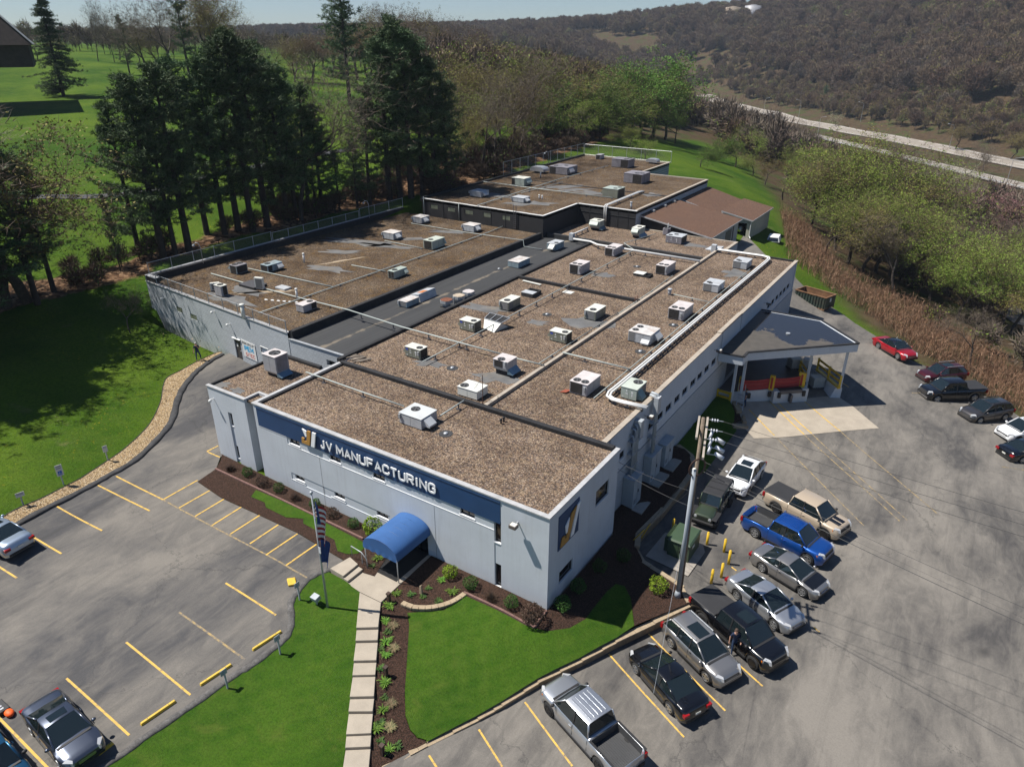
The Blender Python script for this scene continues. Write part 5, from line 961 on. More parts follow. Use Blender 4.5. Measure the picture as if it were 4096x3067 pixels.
pipe([(-41.26,50.75,8.85),(-42.08,74.40,8.85),(-41.51,90.20,8.85)], .06, 'long grey pipe over the far raised roof', 8.6)
pipe([(-50.64,65.48,8.85),(-40.67,65.28,8.85),(-28.56,65.44,8.85)], .06, 'grey cross pipe over the far raised roof', 8.6)
pipe([(-41.15,61.50,8.80),(-40.48,72.35,8.80)], .05, 'second shorter pipe over the far raised roof', 8.6)
pipe([(-24.22,5.24,6.45),(-23.19,5.15,6.50),(-18.33,5.05,6.50),(-14.42,5.05,6.50)], .05, 'grey pipe crossing the front roof to the round grille unit', 6.12)
pipe([(-11.54,5.27,6.50),(-11.49,7.87,6.55)], .05, 'short grey pipe from the front unit to the curb', 6.12)
pipe([(-44.4,50.8,6.5),(-44.4,50.8,8.8)], .05, 'upright pipe climbing the far black wall', 6.4, stand=False); pipe([(-50.5,50.75,6.5),(-50.5,50.75,9.0)], .05, 'upright pipe at the left end of the far black wall', 6.4, stand=False)
# twin white pipes
def twin(line, off): 
 out = []
 for i in range(len(line)):
  a = Vector(line[max(i-1, 0)]); b = Vector(line[min(i+1, len(line)-1)]); d = (b-a); d.z = 0; d.normalize(); out.append(tuple(Vector(line[i])+Vector((-d.y, d.x, 0))*off))
 return out
core = [(-0.58,13.90,6.55),(-2.29,13.83,6.50),(-3.11,13.83,6.50),(-3.60,14.13,6.50),(-3.76,14.73,6.50),(-3.74,15.65,6.50),(-3.73,24.12,6.50),(-3.75,26.99,6.50),(-3.77,39.00,6.50),(-3.76,53.55,6.50),(-3.79,55.16,6.50),(-4.05,55.82,6.50),(-4.77,56.08,6.50),(-10.21,55.88,6.50)]
for o_, lb in ((.115, 'inner of the twin white insulated pipes on the right roof'), (-.115, 'outer of the twin white insulated pipes on the right roof')):
 pipe(twin(core, o_), .085, lb, 6.11, M_PW, 1.0 if o_ < 0 else 30, n=10)
pipe([(-26.50,50.63,6.50),(-24.11,50.63,6.50),(-22.59,49.47,6.60),(-21.59,49.28,6.65),(-19.33,49.56,6.60),(-10.01,49.96,6.50)], .12, 'white insulated pipe along the far grey curb', 6.1, M_PW, 3, n=10)
pipe([(-27.57,52.74,6.55),(-27.62,56.57,6.55)], .10, 'white pipe from the junction box to the raised pale unit', 6.12, M_PW, 1.5, n=10)
for o_, lb in ((.0, 'left white pipe climbing over the far black wall'), (.28, 'right white pipe climbing over the far black wall')):
 q_ = [(-27.76,60.79,6.90),(-26.90,58.96,8.60),(-26.77,59.25,8.95),(-27.02,61.15,8.95),(-27.16,70.96,8.95),(-27.42,73.03,8.85)]; pipe([(-27.0+o_, 59.9, 6.9), (-27.0+o_, 59.9, 8.85), (-26.95+o_, 60.1, 9.0), (-26.9+o_, 60.6, 9.0), (q_[4][0]+o_, q_[4][1], 8.95), (q_[5][0]+o_, q_[5][1], 8.7)], .09, lb, 8.6, M_PW, 4, n=8)
for p_, lb in (((-27.09,51.30,6.10), 'pale grey junction box on the far curb'), ((-10.41,55.89,6.10), 'pale grey junction box at the far end of the twin white pipes')):
 tag(MB().box(p_[0]-.28, p_[0]+.28, p_[1]-.28, p_[1]+.28, 6.1, 7.0).build('junction_box', M_HLG, bevel=.02), lb, 'box')
# loose things on the gravel
tag(MB().hexa([(-11.6,56.2,6.14),(-9.9,56.0,6.14),(-9.8,57.6,6.14),(-11.3,57.7,6.14),(-11.6,56.2,6.2),(-9.9,56.0,6.34),(-9.8,57.6,6.5),(-11.3,57.7,6.34)]).build('loose_sheet', M_HLG), 'pale warped sheet lying at the far junction box', 'sheet')
a_ = (-17.48,33.25,6.12); tag(MB().box(a_[0]-.5, a_[0]+.5, a_[1]-.4, a_[1]+.4, 6.11, 6.14).build('loose_sheet', M_HWT), 'white flat sheet lying by the cross curb', 'sheet')
a_ = (-22.08,33.86,6.12); tag(MB().bar((a_[0]-1.1, a_[1]-.1, 6.2), (a_[0]+1.2, a_[1]-.3, 6.2), .28, .04).build('loose_board', M_HWT), 'long pale board leaning at the cross curb', 'board')
a_ = (-6.78,13.70,6.12); t = thing('tile_stack', a_, 'small stack of red clay tiles beside the two-fan unit', 'tiles')
for i in range(5): MB().bar((a_[0]-.25+.1*i, a_[1]-.3, 6.14+.02*i), (a_[0]-.1+.1*i, a_[1]+.3, 6.14+.02*i), .09, .03).build('tile', mat('red_tile', (.24, .06, .03), .8), t)
a_ = (-23.37,9.67,6.12); t = thing('plank_pile', a_, 'heap of weathered grey planks at the roof corner', 'planks')
for i in range(9): w = rnd.uniform(-.3, .3); MB().bar((a_[0]-.9+.2*i, a_[1]-.55+w, 6.16+.03*(i % 3)), (a_[0]-.5+.2*i+w, a_[1]+.5, 6.18+.03*(i % 3)), .12, .04).build('plank', mat('grey_plank', (.18, .15, .12), .9, var=.3, vs_=3), t)
a_ = (-38.12,14.76,6.42)
for i in range(7): x = a_[0]-1.8+.6*i; tag(MB().prism([(x+.22*math.cos(k_*1.05)*(1+.3*math.sin(i+k_)), a_[1]-.3+.22*i+.12*math.sin(k_*1.05)) for k_ in range(6)], 6.41, 6.45).build('paper_scrap', M_WHITE), ('first','second','third','fourth','fifth','sixth','last')[i]+' from the left of the white debris scraps on the left roof', 'debris', 'white debris scraps on the left roof')
# TV mast
t = thing('antenna_mast', (-10.50,8.71,6.12), 'thin television aerial on a mast beside the divider', 'antenna'); x, y, z = t.location
MB().cyl((x, y, z), (x, y, z+2.3), .025, n=6).build('mast', mat('rust_pipe', (.12, .05, .03), .9), t)
a_ = MB(); a_.bar((x-.02, y, z+2.1), (x-.9, y+.25, z+.9), .02)
for i in range(6): w = .25+.07*i; zz = .9+.24*i; a_.bar((x-w*2, y+.1, z+zz+.05), (x+w*.2, y, z+zz), .012)
a_.build('elements', M_GALV, t)
for p_, lb in (((-9.20,8.67,6.12), 'black flagpole-like antenna whip behind the front curb'),): tag(MB().cyl(p_, (p_[0], p_[1], p_[2]+1.1), .02, n=5).build('antenna_whip', M_STEEL), lb, 'antenna')

# ------------------------------------------------------------------ sign lettering and emblems
M_LET = mat('white_letter', (.88, .88, .88), .5, var=.0); M_GOLD = mat('gold_emblem', (.42, .22, .05), .5, var=.03)
def stroke(mb, pts, w, F, d0, d1):
 """mitred ribbon along pts in a plane, extruded from depth d0 to d1; F(u,z,d) -> world"""
 n = len(pts); L = []; R_ = []; P_ = [Vector(q_) for q_ in pts]
 for i in range(n):
  a = (P_[i]-P_[i-1]).normalized() if i else (P_[1]-P_[0]).normalized(); b = (P_[i+1]-P_[i]).normalized() if i < n-1 else a
  t_ = (a+b).normalized(); nn = Vector((-t_.y, t_.x)); k_ = min(1/max(.35, nn.dot(Vector((-a.y, a.x)))), 1.8)*w/2
  L.append(P_[i]+nn*k_); R_.append(P_[i]-nn*k_)
 vs_ = [F(q_.x, q_.y, d) for d in (d0, d1) for q_ in L+R_]; fs_ = []; m2 = 2*n
 for i in range(n-1):
  fs_ += [(i, i+1, n+i+1, n+i), (m2+n+i, m2+n+i+1, m2+i+1, m2+i), (i+1, i, m2+i, m2+i+1), (n+i, n+i+1, m2+n+i+1, m2+n+i)]
 fs_ += [(0, n, m2+n, m2), (n-1, m2+n-1, m2+2*n-1, 2*n-1)]
 mb.add(vs_, fs_)
C_ = [(1, .72), (.95, .88), (.78, .98), (.5, 1), (.22, .98), (.05, .88), (0, .72), (0, .28), (.05, .12), (.22, .02), (.5, 0), (.78, .02), (.95, .12), (1, .28)]
GLY = {'J': [[(.8, 1), (.8, .25), (.7, .06), (.45, 0), (.2, .05), (.08, .28)]], 'V': [[(0, 1), (.5, .02), (1, 1)]], 'M': [[(0, 0), (0, 1), (.5, .32), (1, 1), (1, 0)]], 'A': [[(0, 0), (.5, .98), (1, 0)], [(.2, .3), (.8, .3)]],
       'N': [[(0, 0), (0, 1), (1, 0), (1, 1)]], 'U': [[(0, 1), (0, .28), (.08, .1), (.3, 0), (.7, 0), (.92, .1), (1, .28), (1, 1)]], 'F': [[(0, 0), (0, 1), (1, 1)], [(.02, .5), (.85, .5)]], 'C': [C_], 'T': [[(0, 1), (1, 1)], [(.5, .95), (.5, 0)]],
       'R': [[(0, 0), (0, 1), (.72, 1), (.95, .9), (1, .75), (.95, .58), (.72, .48), (.05, .48)], [(.55, .45), (1, 0)]], 'I': [[(.5, 0), (.5, 1)]], 'G': [C_+[(1, .5), (.55, .5)]], 'P': [[(0, 0), (0, 1), (.75, 1), (1, .88), (1, .62), (.75, .5), (.05, .5)]], 'E': [[(1, 1), (0, 1), (0, 0), (1, 0)], [(.05, .5), (.85, .5)]], 'O': [C_+[(1, .72)]], 'S': [[(1, .82), (.8, .98), (.3, 1), (.03, .85), (.05, .62), (.3, .52), (.7, .48), (.95, .38), (.97, .15), (.7, 0), (.2, .02), (0, .18)]]}
def text(par, s_, u0, u1, z0, hgt, w, F, d0, d1, m, name='letter'):
 wd = {'M': 1.15, 'I': .35, ' ': .75, 'J': .85}; tot = sum(wd.get(c, 1.0) for c in s_)+.42*(len(s_)-1); k_ = (u1-u0)/tot; u_ = u0
 for c in s_:
  cw = wd.get(c, 1.0)*k_
  if c != ' ':
   mb = MB()
   for i, st in enumerate(GLY[c]): stroke(mb, [(u_+q_[0]*cw, z0+q_[1]*hgt) for q_ in st], w, F, d0-.003*i, d1)
   mb.build(name, m, par)
  u_ += cw+.42*k_
SG = thing('wall_sign', (-13, -.1, 4.8), 'JV MANUFACTURING in raised white letters with gold and white emblem on navy band', 'sign')
FY = lambda u_, z, d: (u_, -d, z)
text(SG, 'JV', -17.15, -16.15, 4.95, .58, .12, FY, .13, .075, M_LET); text(SG, 'MANUFACTURING', -15.68, -7.68, 4.95, .58, .12, FY, .13, .075, M_LET)
def plate(par, name, pts, F, d0, d1, m):
 n = len(pts); mb = MB(); mb.add([F(a, b, d0) for a, b in pts]+[F(a, b, d1) for a, b in pts], [tuple(range(n)), tuple(range(2*n-1, n-1, -1))]+[((i+1) % n, i, n+i, n+(i+1) % n) for i in range(n)]); return mb.build(name, m, par)
plate(SG, 'emblem_white', [(-18.75, 5.86), (-18.38, 5.78), (-18.38, 5.38), (-18.5, 5.32)], FY, .17, .09, M_LET)
plate(SG, 'emblem_gold', [(-18.26, 5.86), (-17.98, 5.86), (-18.22, 4.74), (-18.95, 4.74), (-18.90, 5.16), (-18.66, 5.16), (-18.68, 4.98), (-18.46, 4.98)], FY, .17, .09, M_GOLD)
plate(SG, 'emblem_white', [(-17.80, 5.88), (-17.48, 5.88), (-17.76, 4.74), (-18.08, 4.74)], FY, .17, .09, M_LET)
FX = lambda u_, z, d: (d, u_, z)
LG = thing('wall_emblem', (0, 2.1, 4.6), 'navy wall panel with gold and white emblem on the shaded side wall', 'sign')
MB().box(.004, .05, .98, 3.3, 3.4, 5.7).build('panel', M_NAVY, LG)
plate(LG, 'emblem_white', [(1.62, 4.75), (2.06, 5.1), (1.85, 4.25), (1.72, 4.2)], FX, .13, .07, M_LET)
plate(LG, 'emblem_gold', [(2.25, 5.25), (2.85, 5.45), (2.0, 3.55), (1.12, 3.6), (1.3, 4.2), (1.62, 4.15), (1.55, 3.95), (1.75, 3.95)], FX, .13, .07, M_GOLD)
plate(LG, 'emblem_white', [(2.92, 5.42), (3.28, 5.52), (2.62, 3.62), (2.26, 3.60)], FX, .13, .07, M_LET)
# banner beside the steel door
def FB_(u_, z, d): q_ = A0+du*u_+nn_*d; return (q_.x, q_.y, z)
BN = thing('wall_banner', FB_(17, 2.6, 0), 'white banner reading RIMGROUP PEM SITEC beside the brown door', 'banner')
plate(BN, 'sheet', [(16.15, 2.45), (18.15, 2.35), (18.1, 4.0), (16.05, 4.05)], FB_, .05, .02, M_WHITE)
text(BN, 'RIM', 16.2, 16.75, 3.68, .22, .05, FB_, .058, .045, mat('ink_black', (.03, .03, .03), .6, var=0)); text(BN, 'GROUP', 16.9, 17.95, 3.68, .22, .025, FB_, .058, .045, MATS['ink_black'])
text(BN, 'PEM', 16.45, 17.75, 3.1, .40, .13, FB_, .058, .045, mat('ink_cyan', (.03, .35, .62), .6, var=0)); text(BN, 'SITEC', 16.5, 17.85, 2.56, .30, .06, FB_, .058, .045, mat('ink_red', (.55, .09, .05), .6, var=0))

# ------------------------------------------------------------------ entrance awning, walk and steps
AW = thing('entrance_awning', (-9.6, -1.5, 0), 'royal blue barrel awning over the front entrance walk', 'awning')
m, nt, bs = NT('blue_canvas'); v = wpos(nt); w_ = noise(nt, v, 1.2, 4, .6); nt.links.new(mixc(nt, w_.outputs[0], (.018, .075, .22), (.035, .12, .32)), bs.inputs['Base Color']); bs.inputs['Roughness'].default_value = .75; M_CANV = m
ax0, ax1, ay = -10.95, -8.30, -3.05; cx_ = (ax0+ax1)/2
prof = [(ax0, 1.62)]+[(cx_-(ax1-ax0)/2*math.cos(math.pi*i/14), 1.9+.72*math.sin(math.pi*i/14)) for i in range(15)]+[(ax1, 1.62)]
for k_ in range(6):
 y0_, y1_ = -.02+ay*k_/6, -.02+ay*(k_+1)/6; mb = MB()
 mb.add([(a, y, b+.012*math.sin(i*.9)*(j) ) for j, y in enumerate((y0_, y1_)) for i, (a, b) in enumerate(prof)], [(i, i+1, 17+i+1, 17+i) for i in range(16)])
 mb.build('canvas_panel', M_CANV, AW, True)
mb = MB(); fr_ = prof[1:16]; mb.add([(a, ay-.03, b) for a, b in fr_]+[(cx_, ay-.03, 1.9)], [(i, i+1, 15) for i in range(14)]); mb.build('front_arch', M_CANV, AW)
mb = MB(); n_ = 24; q_ = []
for i in range(n_+1): u_ = ax0+(ax1-ax0)*i/n_; q_ += [(u_, ay-.035, 1.92), (u_, ay-.05-.02*math.sin(i*1.3), 1.60+.03*math.sin(i*1.6))]
mb.add(q_, [(2*i, 2*i+1, 2*i+3, 2*i+2) for i in range(n_)]); mb.build('valance', M_CANV, AW)
for x in (ax0+.06, ax1-.06): MB().cyl((x, ay+.05, -.1), (x, ay+.05, 1.9), .035, n=8).build('post', M_GALV, AW, True)
mb = MB(); mb.box(ax0+.3, ax1-.25, -3.0, -.02, .03, .05); tag(mb.build('entrance_mat', mat('black_mat', (.012, .012, .013), .95)), 'black floor mat under the blue awning', 'mat')
WK = MB().prism([(-12.4, -4.55), (-11.25, -4.6), (-11.28, -3.35), (-12.15, -3.15)], -.4, .34).build('walkway_landing', M_CONC, bevel=.02); WK['kind'] = 'structure'
o = MB().prism([(-11.24, -4.62), (-10.85, -4.65), (-10.85, -3.4), (-11.27, -3.36)], -.4, .19).build('walkway_step', M_CONC, bevel=.02); o['kind'] = 'structure'
WALK = thing('walkway', (-7, -8, -.6), None, None); WALK['kind'] = 'structure'
MB().prism([(-10.84, -4.7), (-9.75, -4.8), (-8.15, -4.75), (-8.25, -3.05), (-8.25, -.05), (-10.95, -.05), (-10.84, -3.4)], -.4, .03).build('slab', M_CONC, WALK, bevel=.015)
MB().prism([(-9.74, -4.83), (-8.14, -4.78), (-6.99, -6.24), (-7.95, -6.93)], -.5, .015).build('slab', M_CONC, WALK, bevel=.015)
LN = [((-7.95, -6.93), (-6.99, -6.24)), ((-7.45, -7.52), (-6.49, -6.84)), ((-6.68, -8.47), (-5.72, -7.79)), ((-6.17, -9.09), (-5.22, -8.42)), ((-5.42, -10.05), (-4.44, -9.36)), ((-4.96, -10.62), (-3.98, -9.96)), ((-4.24, -11.52), (-3.29, -10.82)), ((-3.84, -11.99), (-2.9, -11.3)), ((-3.1, -12.95), (-2.1, -12.3)), ((-2.6, -13.5), (-1.7, -12.9))]
for i in range(len(LN)-1):
 (a, b), (c, d) = LN[i], LN[i+1]; e = .012
 MB().prism([(a[0]+e, a[1]-e), (b[0]+e, b[1]-e), d, c], -.15*(i+1)-.5, -.15*(i+1)-.01*((i*7) % 3)).build('slab', M_CONC, WALK, bevel=.02)
HR = thing('handrail', (-11, -3.2, 0), 'grey pipe handrail beside the entrance steps', 'handrail')
MB().tube([(-12.1, -3.0, .35), (-12.1, -3.0, 1.1), (-11.2, -3.05, 1.05), (-10.75, -3.1, .75), (-10.75, -3.1, 0)], .03, 6).build('rail', M_GALV, HR, True); MB().cyl((-11.2, -3.05, .2), (-11.2, -3.05, 1.05), .028, n=6).build('post', M_GALV, HR)

# ------------------------------------------------------------------ retaining wall of blocks
M_RB = mat('tan_wall_block', (.30, .225, .145), .92, var=.18, vs_=3, fine=.25, fs=20, bmp=.4); M_RC = mat('tan_cap_block', (.36, .28, .185), .92, var=.14, vs_=3, fine=.2, fs=20)
RW = thing('retaining_wall', (3, 0, -1.6), 'stepped tan block retaining wall between lawn and parking yard', 'retaining wall')
def block_run(par, line, tops, base, bl=.46, wd=.32, ch=.18, caps=True, faces=True, jit=.0):
 pts = [Vector(q_[:2]) for q_ in line]; acc = 0; seg = []
 L = [0]
 for i in range(len(pts)-1): L.append(L[-1]+(pts[i+1]-pts[i]).length)
 def at_(s_):
  for i in range(len(pts)-1):
   if s_ <= L[i+1] or i == len(pts)-2:
    t_ = (s_-L[i])/max(1e-6, L[i+1]-L[i]); return pts[i].lerp(pts[i+1], t_), (pts[i+1]-pts[i]).normalized(), i, t_
 s_ = 0; k_ = 0
 while s_ < L[-1]-.1:
  e = min(s_+bl, L[-1]); c, d, i, t_ = at_((s_+e)/2); nn = Vector((d.y, -d.x)); zt = tops(i, t_); hl = (e-s_)/2-.008; zb = base(c.x, c.y)-.15
  def quadp(w0, w1): return [tuple(c-d*hl+nn*w0), tuple(c+d*hl+nn*w0), tuple(c+d*hl+nn*w1), tuple(c-d*hl+nn*w1)]
  MB().prism(quadp(-wd*.55, wd*.5+.03), zt-.10, zt+jit*math.sin(k_*2.3)).build('cap_block', M_RC, par)
  if faces:
   z = zt-.105; r_ = 0
   while z > zb:
    sh = (.5 if r_ % 2 else 0)*hl*.9; q_ = quadp(-wd*.4, wd*.5-.012*r_); 
    MB().prism([(a+d.x*sh, b+d.y*sh) for a, b in q_], max(z-ch, zb), z-.006).build('wall_block', M_RB, par); z -= ch; r_ += 1
  s_ = e; k_ += 1
w1 = [(-3.6, -15.4)]+WB[:8]; 
WZ = [-1.6, -1.5, -1.5, -1.4, -1.3, -1.2, -1.1, -1.0, -.9, -.8]
def tops1(i, t_): return WZ[i]+.02+(.05 if t_ > .5 else 0)
block_run(RW, w1, tops1, lambda x, y: max(-1.9, float(hL(np.array([x]), np.array([y]))[0])))
block_run(RW, WB[7:13], lambda i, t_: -.76, lambda x, y: -.85, .62, .26, .15, True, True, .02)
block_run(RW, WB[12:19], lambda i, t_: -.42, lambda x, y: -1.5, .46, .32)
ST = thing('stone_border', (-5.41,-3.38,-0.18), 'curved border of rounded tan edging stones around the flower bed', 'edging')
block_run(ST, smooth_line([(-7.12,-4.12,-0.17),(-6.77,-4.10,-0.18),(-6.27,-3.99,-0.20),(-5.66,-3.62,-0.20),(-5.17,-3.12,-0.17),(-4.82,-2.53,-0.13),(-4.65,-1.93,-0.08),(-4.60,-1.57,-0.06)], 4), lambda i, t_: .08, lambda x, y: .0, .36, .26, .12, True, True)
M_EDGE = mat('pink_brick_edging', (.17, .095, .08), .9, var=.2, vs_=4)
def edging(line, w, label):
 t = thing('bed_edging', (line[0][0], line[0][1], 0), label, 'edging')
 for i in range(len(line)-1):
  a = Vector(line[i][:2]); b = Vector(line[i+1][:2]); n = max(1, int((b-a).length/.6))
  for j in range(n):
   p0 = a.lerp(b, j/n); p1 = a.lerp(b, (j+1)/n-.012/max(.3, (b-a).length)); z0 = float(hU(np.array([p0.x]), np.array([p0.y]))[0]); z1 = float(hU(np.array([p1.x]), np.array([p1.y]))[0])
   MB().bar((p0.x, p0.y, z0+.06), (p1.x, p1.y, z1+.06), w, .2).build('edging_brick', M_EDGE, t)
edging([(-27.25,-1.61,0.42),(-21.07,-1.41,0.24),(-18.43,-1.34,0.16),(-12.91,-1.25,0.05)], .13, 'long pink brick edging between mulch bed and grass strip')
edging([(-4.68,-1.53,-0.05),(-0.55,-1.43,-0.25),(0.01,-1.36,-0.34),(0.04,-0.12,-0.05)], .13, 'pink brick edging around the corner mulch bed')

# ------------------------------------------------------------------ dock and canopy
DK = thing('loading_dock', (3, 36, -.9), 'shaded loading dock with flat grey canopy, posts and dark interior', 'loading dock')
M_YP = mat('safety_yellow', (.62, .40, .02), .5, var=.08); M_DKW = mat('dock_white', (.50, .52, .53), .8, var=.08)
CP = [(-1.0, 30.5), (1.1, 30.7), (1.09, 31.9), (8.75, 39.4), (4.7, 43.6), (-1.0, 43.4)]
mb = MB(); mb.prism(CP, 3.95, 4.5); cf = mb.build('canopy', M_STUC, DK)
m, nt, bs = NT('canopy_membrane'); v = wpos(nt); n1 = noise(nt, v, .42, 5, .55); n2 = noise(nt, v, 1.6, 4, .6)
sx = nod(nt, 'ShaderNodeSeparateXYZ'); nt.links.new(v, sx.inputs[0]); ad = nod(nt, 'ShaderNodeMath', operation='MULTIPLY_ADD'); nt.links.new(sx.outputs[1], ad.inputs[0]); ad.inputs[1].default_value = .10; ad.inputs[2].default_value = -3.62
a2 = nod(nt, 'ShaderNodeMath', operation='ADD'); nt.links.new(n1.outputs[0], a2.inputs[0]); nt.links.new(ad.outputs[0], a2.inputs[1]); wet = ramp(nt, a2.outputs[0], [(.60, g3(0)), (.62, g3(1))])
dry = mixc(nt, n2.outputs[0], (.035, .033, .031), (.105, .092, .077)); nt.links.new(mixc(nt, wet.outputs[0], dry, (.02, .022, .028)), bs.inputs['Base Color']); nt.links.new(ramp(nt, wet.outputs[0], [(0, g3(.8)), (1, g3(.04))]).outputs[0], bs.inputs['Roughness'])
mb = MB(); mb.prism([(-1.0, 30.75), (.95, 30.9), (.95, 32.0), (8.4, 39.35), (4.6, 43.3), (-1.0, 43.15)], 4.3, 4.52); mb.build('canopy_membrane', m, DK)
e = MB()
for i in range(1, 6):
 a, b = CP[i-1], CP[i]; e.bar((*a, 4.53), (*b, 4.53), .22, .10)
e.build('canopy_edge', M_BLK, DK)
e = MB()
for i in range(1, 5): a, b = CP[i-1], CP[i]; e.bar((*a, 4.1), (*b, 4.1), .06, .75)
e.build('fascia', M_STUC, DK)
tag_drain = MB().cyl((2.9, 38.2, 4.5), (2.9, 38.2, 4.62), .2, n=12).build('roof_drain', M_GALV, DK)
MB().prism([(-1.0, 31.9), (.1, 32.0), (5.55, 37.0), (5.2, 39.9), (3.0, 42.6), (-1.0, 42.8)], -1.6, .34).build('dock_platform', M_DKW, DK)
MB().prism([(-.98, 32.0), (.1, 32.1), (5.4, 37.1), (5.1, 39.8), (2.9, 42.4), (-.98, 42.6)], .341, .36).build('dock_floor', M_STEEL, DK)
d45 = Vector((.735, .678, 0)); n45 = Vector((.678, -.735, 0))
def dk(s_, k_, z): q_ = Vector((1.3, 32.95, 0))+d45*s_+n45*k_; return (q_.x, q_.y, z)
def dbox(par, name, s0, s1, k0, k1, z0, z1, m): return MB().hexa([dk(s0, k1, z0), dk(s1, k1, z0), dk(s1, k0, z0), dk(s0, k0, z0), dk(s0, k1, z1), dk(s1, k1, z1), dk(s1, k0, z1), dk(s0, k0, z1)]).build(name, m, par)
dbox(DK, 'dock_face', 2.5, 5.85, -.1, .35, -1.6, .33, M_DKW); dbox(DK, 'dock_leveller', 3.0, 5.2, .36, .42, .02, .33, M_STEEL); dbox(DK, 'leveller_plate', 3.0, 5.2, -1.6, .35, .35, .40, mat('rusty_plate', (.05, .035, .028), .8, var=.3))
for s_ in (.1, 2.1, 2.85, 5.25): dbox(DK, 'dock_bumper', s_, s_+.25, .0 if s_ < 2.5 else .36, .16 if s_ < 2.5 else .52, -.3, .2, M_FAN)
dbox(DK, 'trailer_hook', 3.95, 4.15, .36, .75, -.75, .0, M_STEEL)
for p_, z0 in (((.35, 31.75), -.9), ((.95, 32.35), -.2), ((5.3, 38.1), -.9), ((8.05, 39.25), -.1)): MB().box(p_[0]-.11, p_[0]+.11, p_[1]-.11, p_[1]+.11, z0, 3.95).build('post', M_STUC, DK)
MB().hexa([(7.35, 38.7, -1.3), (8.25, 39.3, -1.3), (5.6, 42.3, -1.3), (5.2, 41.9, -1.3), (7.75, 38.95, .0), (8.25, 39.3, .0), (5.6, 42.3, .0), (5.2, 41.9, .0)]).build('ramp_wall', M_STUC, DK)
e = MB(); e.bar((8.02, 39.05, .05), (5.4, 42.1, .05), .32, .22); e.build('wall_cap', M_YP, DK)
def guard(name, a, b, zb, zt, label, rails=2):
 t = thing(name, (*a, zb), label, 'guard rail'); A_ = Vector((*a, 0)); B_ = Vector((*b, 0)); n = max(1, round((B_-A_).length/1.9))
 for i in range(n+1): q_ = A_.lerp(B_, i/n); MB().box(q_.x-.09, q_.x+.09, q_.y-.09, q_.y+.09, zb, zt).build('post', M_YP, t)
 for j in range(rails): z = zt-.15-j*(zt-zb)*.45; MB().bar((*a, z), (*b, z), .06, .22).build('rail', M_YP, t)
guard('guard_rail', (8.0, 39.2), (5.4, 42.2), .1, 1.25, 'yellow guard rail above the ramp wall of the dock')
guard('guard_rail', (5.2, 38.3), (3.2, 41.8), .36, 1.45, 'yellow guard rail inside the dock beside the white tanks')
guard('guard_gate', (-.95, 31.7), (.25, 31.6), -.55, .55, 'short yellow guard gate at the left end of the dock', 3)
for s_, k_, lb in ((-.55, -.2, 'yellow barrier post at the left of the red dock nets'), (2.35, -.05, 'yellow barrier post with red lights between the two red nets'), (5.35, -.2, 'wide yellow barrier post right of the red dock nets')):
 t = thing('barrier_post', dk(s_, k_, .35), lb, 'barrier'); q_ = dk(s_, k_, 0); w = .3 if s_ > 5 else .2
 MB().box(q_[0]-w, q_[0]+w, q_[1]-.15, q_[1]+.15, .34, 1.75).build('housing', M_YP, t); MB().box(q_[0]-.09, q_[0]+.09, q_[1]-.17, q_[1]-.151, .5, 1.6).build('slot', mat('red_strip', (.35, .02, .02), .5), t)
M_NET = mat('red_net', (.26, .014, .018), .7, var=.2, vs_=5)
for a, b, lb in ((-.35, 2.15, 'sagging red safety net across the left dock bay'), (2.55, 5.1, 'sagging red safety net across the right dock bay')):
 t = thing('safety_net', dk(a, -.1, .35), lb, 'safety net'); mb = MB(); n = 8; q_ = []
 for i in range(n+1):
  u_ = i/n; sg = .10*math.sin(math.pi*u_); q_ += [dk(a+(b-a)*u_, -.12, .45-sg*.6), dk(a+(b-a)*u_, -.12, 1.45-sg)]
 mb.add(q_, [(2*i, 2*i+2, 2*i+3, 2*i+1) for i in range(n)]); mb.build('net', M_NET, t)
 for z in (.75, 1.12): MB().tube([dk(a+(b-a)*i/8, -.09, z-.09*math.sin(math.pi*i/8)) for i in range(9)], .025, 5).build('strap', mat('pale_red_strap', (.45, .08, .07), .7), t)
def tote(p_, rz, label):
 t = thing('liquid_tote', p_, label, 'tank', 'white caged tanks', rz); MB().box(-.55, .55, -.5, .5, .15, 1.1).build('tank', mat('milky_plastic', (.42, .44, .42), .4, var=.08), t, bevel=.05)
 MB().box(-.6, .6, -.55, .55, 0, .13).build('pallet', M_STEEL, t); c = MB()
 for i in range(6):
  u_ = -.58+i*.232
  for y in (-.53, .53): c.bar((u_, y, .13), (u_, y, 1.15), .025)
  w = -.53+i*.212
  for x in (-.58, .58): c.bar((x, w, .13), (x, w, 1.15), .025)
 for z in (.35, .6, .85, 1.15):
  for y in (-.53, .53): c.bar((-.58, y, z), (.58, y, z), .025)
  for x in (-.58, .58): c.bar((x, -.53, z), (x, .53, z), .025)
 tag(c.build('cage', M_GALV, t), kind='stuff')
tote((5.88,40.15,-0.88), .7, 'caged white tank on the ground beside the dock ramp wall'); tote((3.56,40.54,0.36), .7, 'caged white tank standing on the dock behind the yellow rail')
tag(MB().box(4.1, 4.9, 41.2, 42.0, .36, 1.2).build('grey_bin', M_HLG, bevel=.05), 'pale grey bin behind the dock guard rail', 'bin')
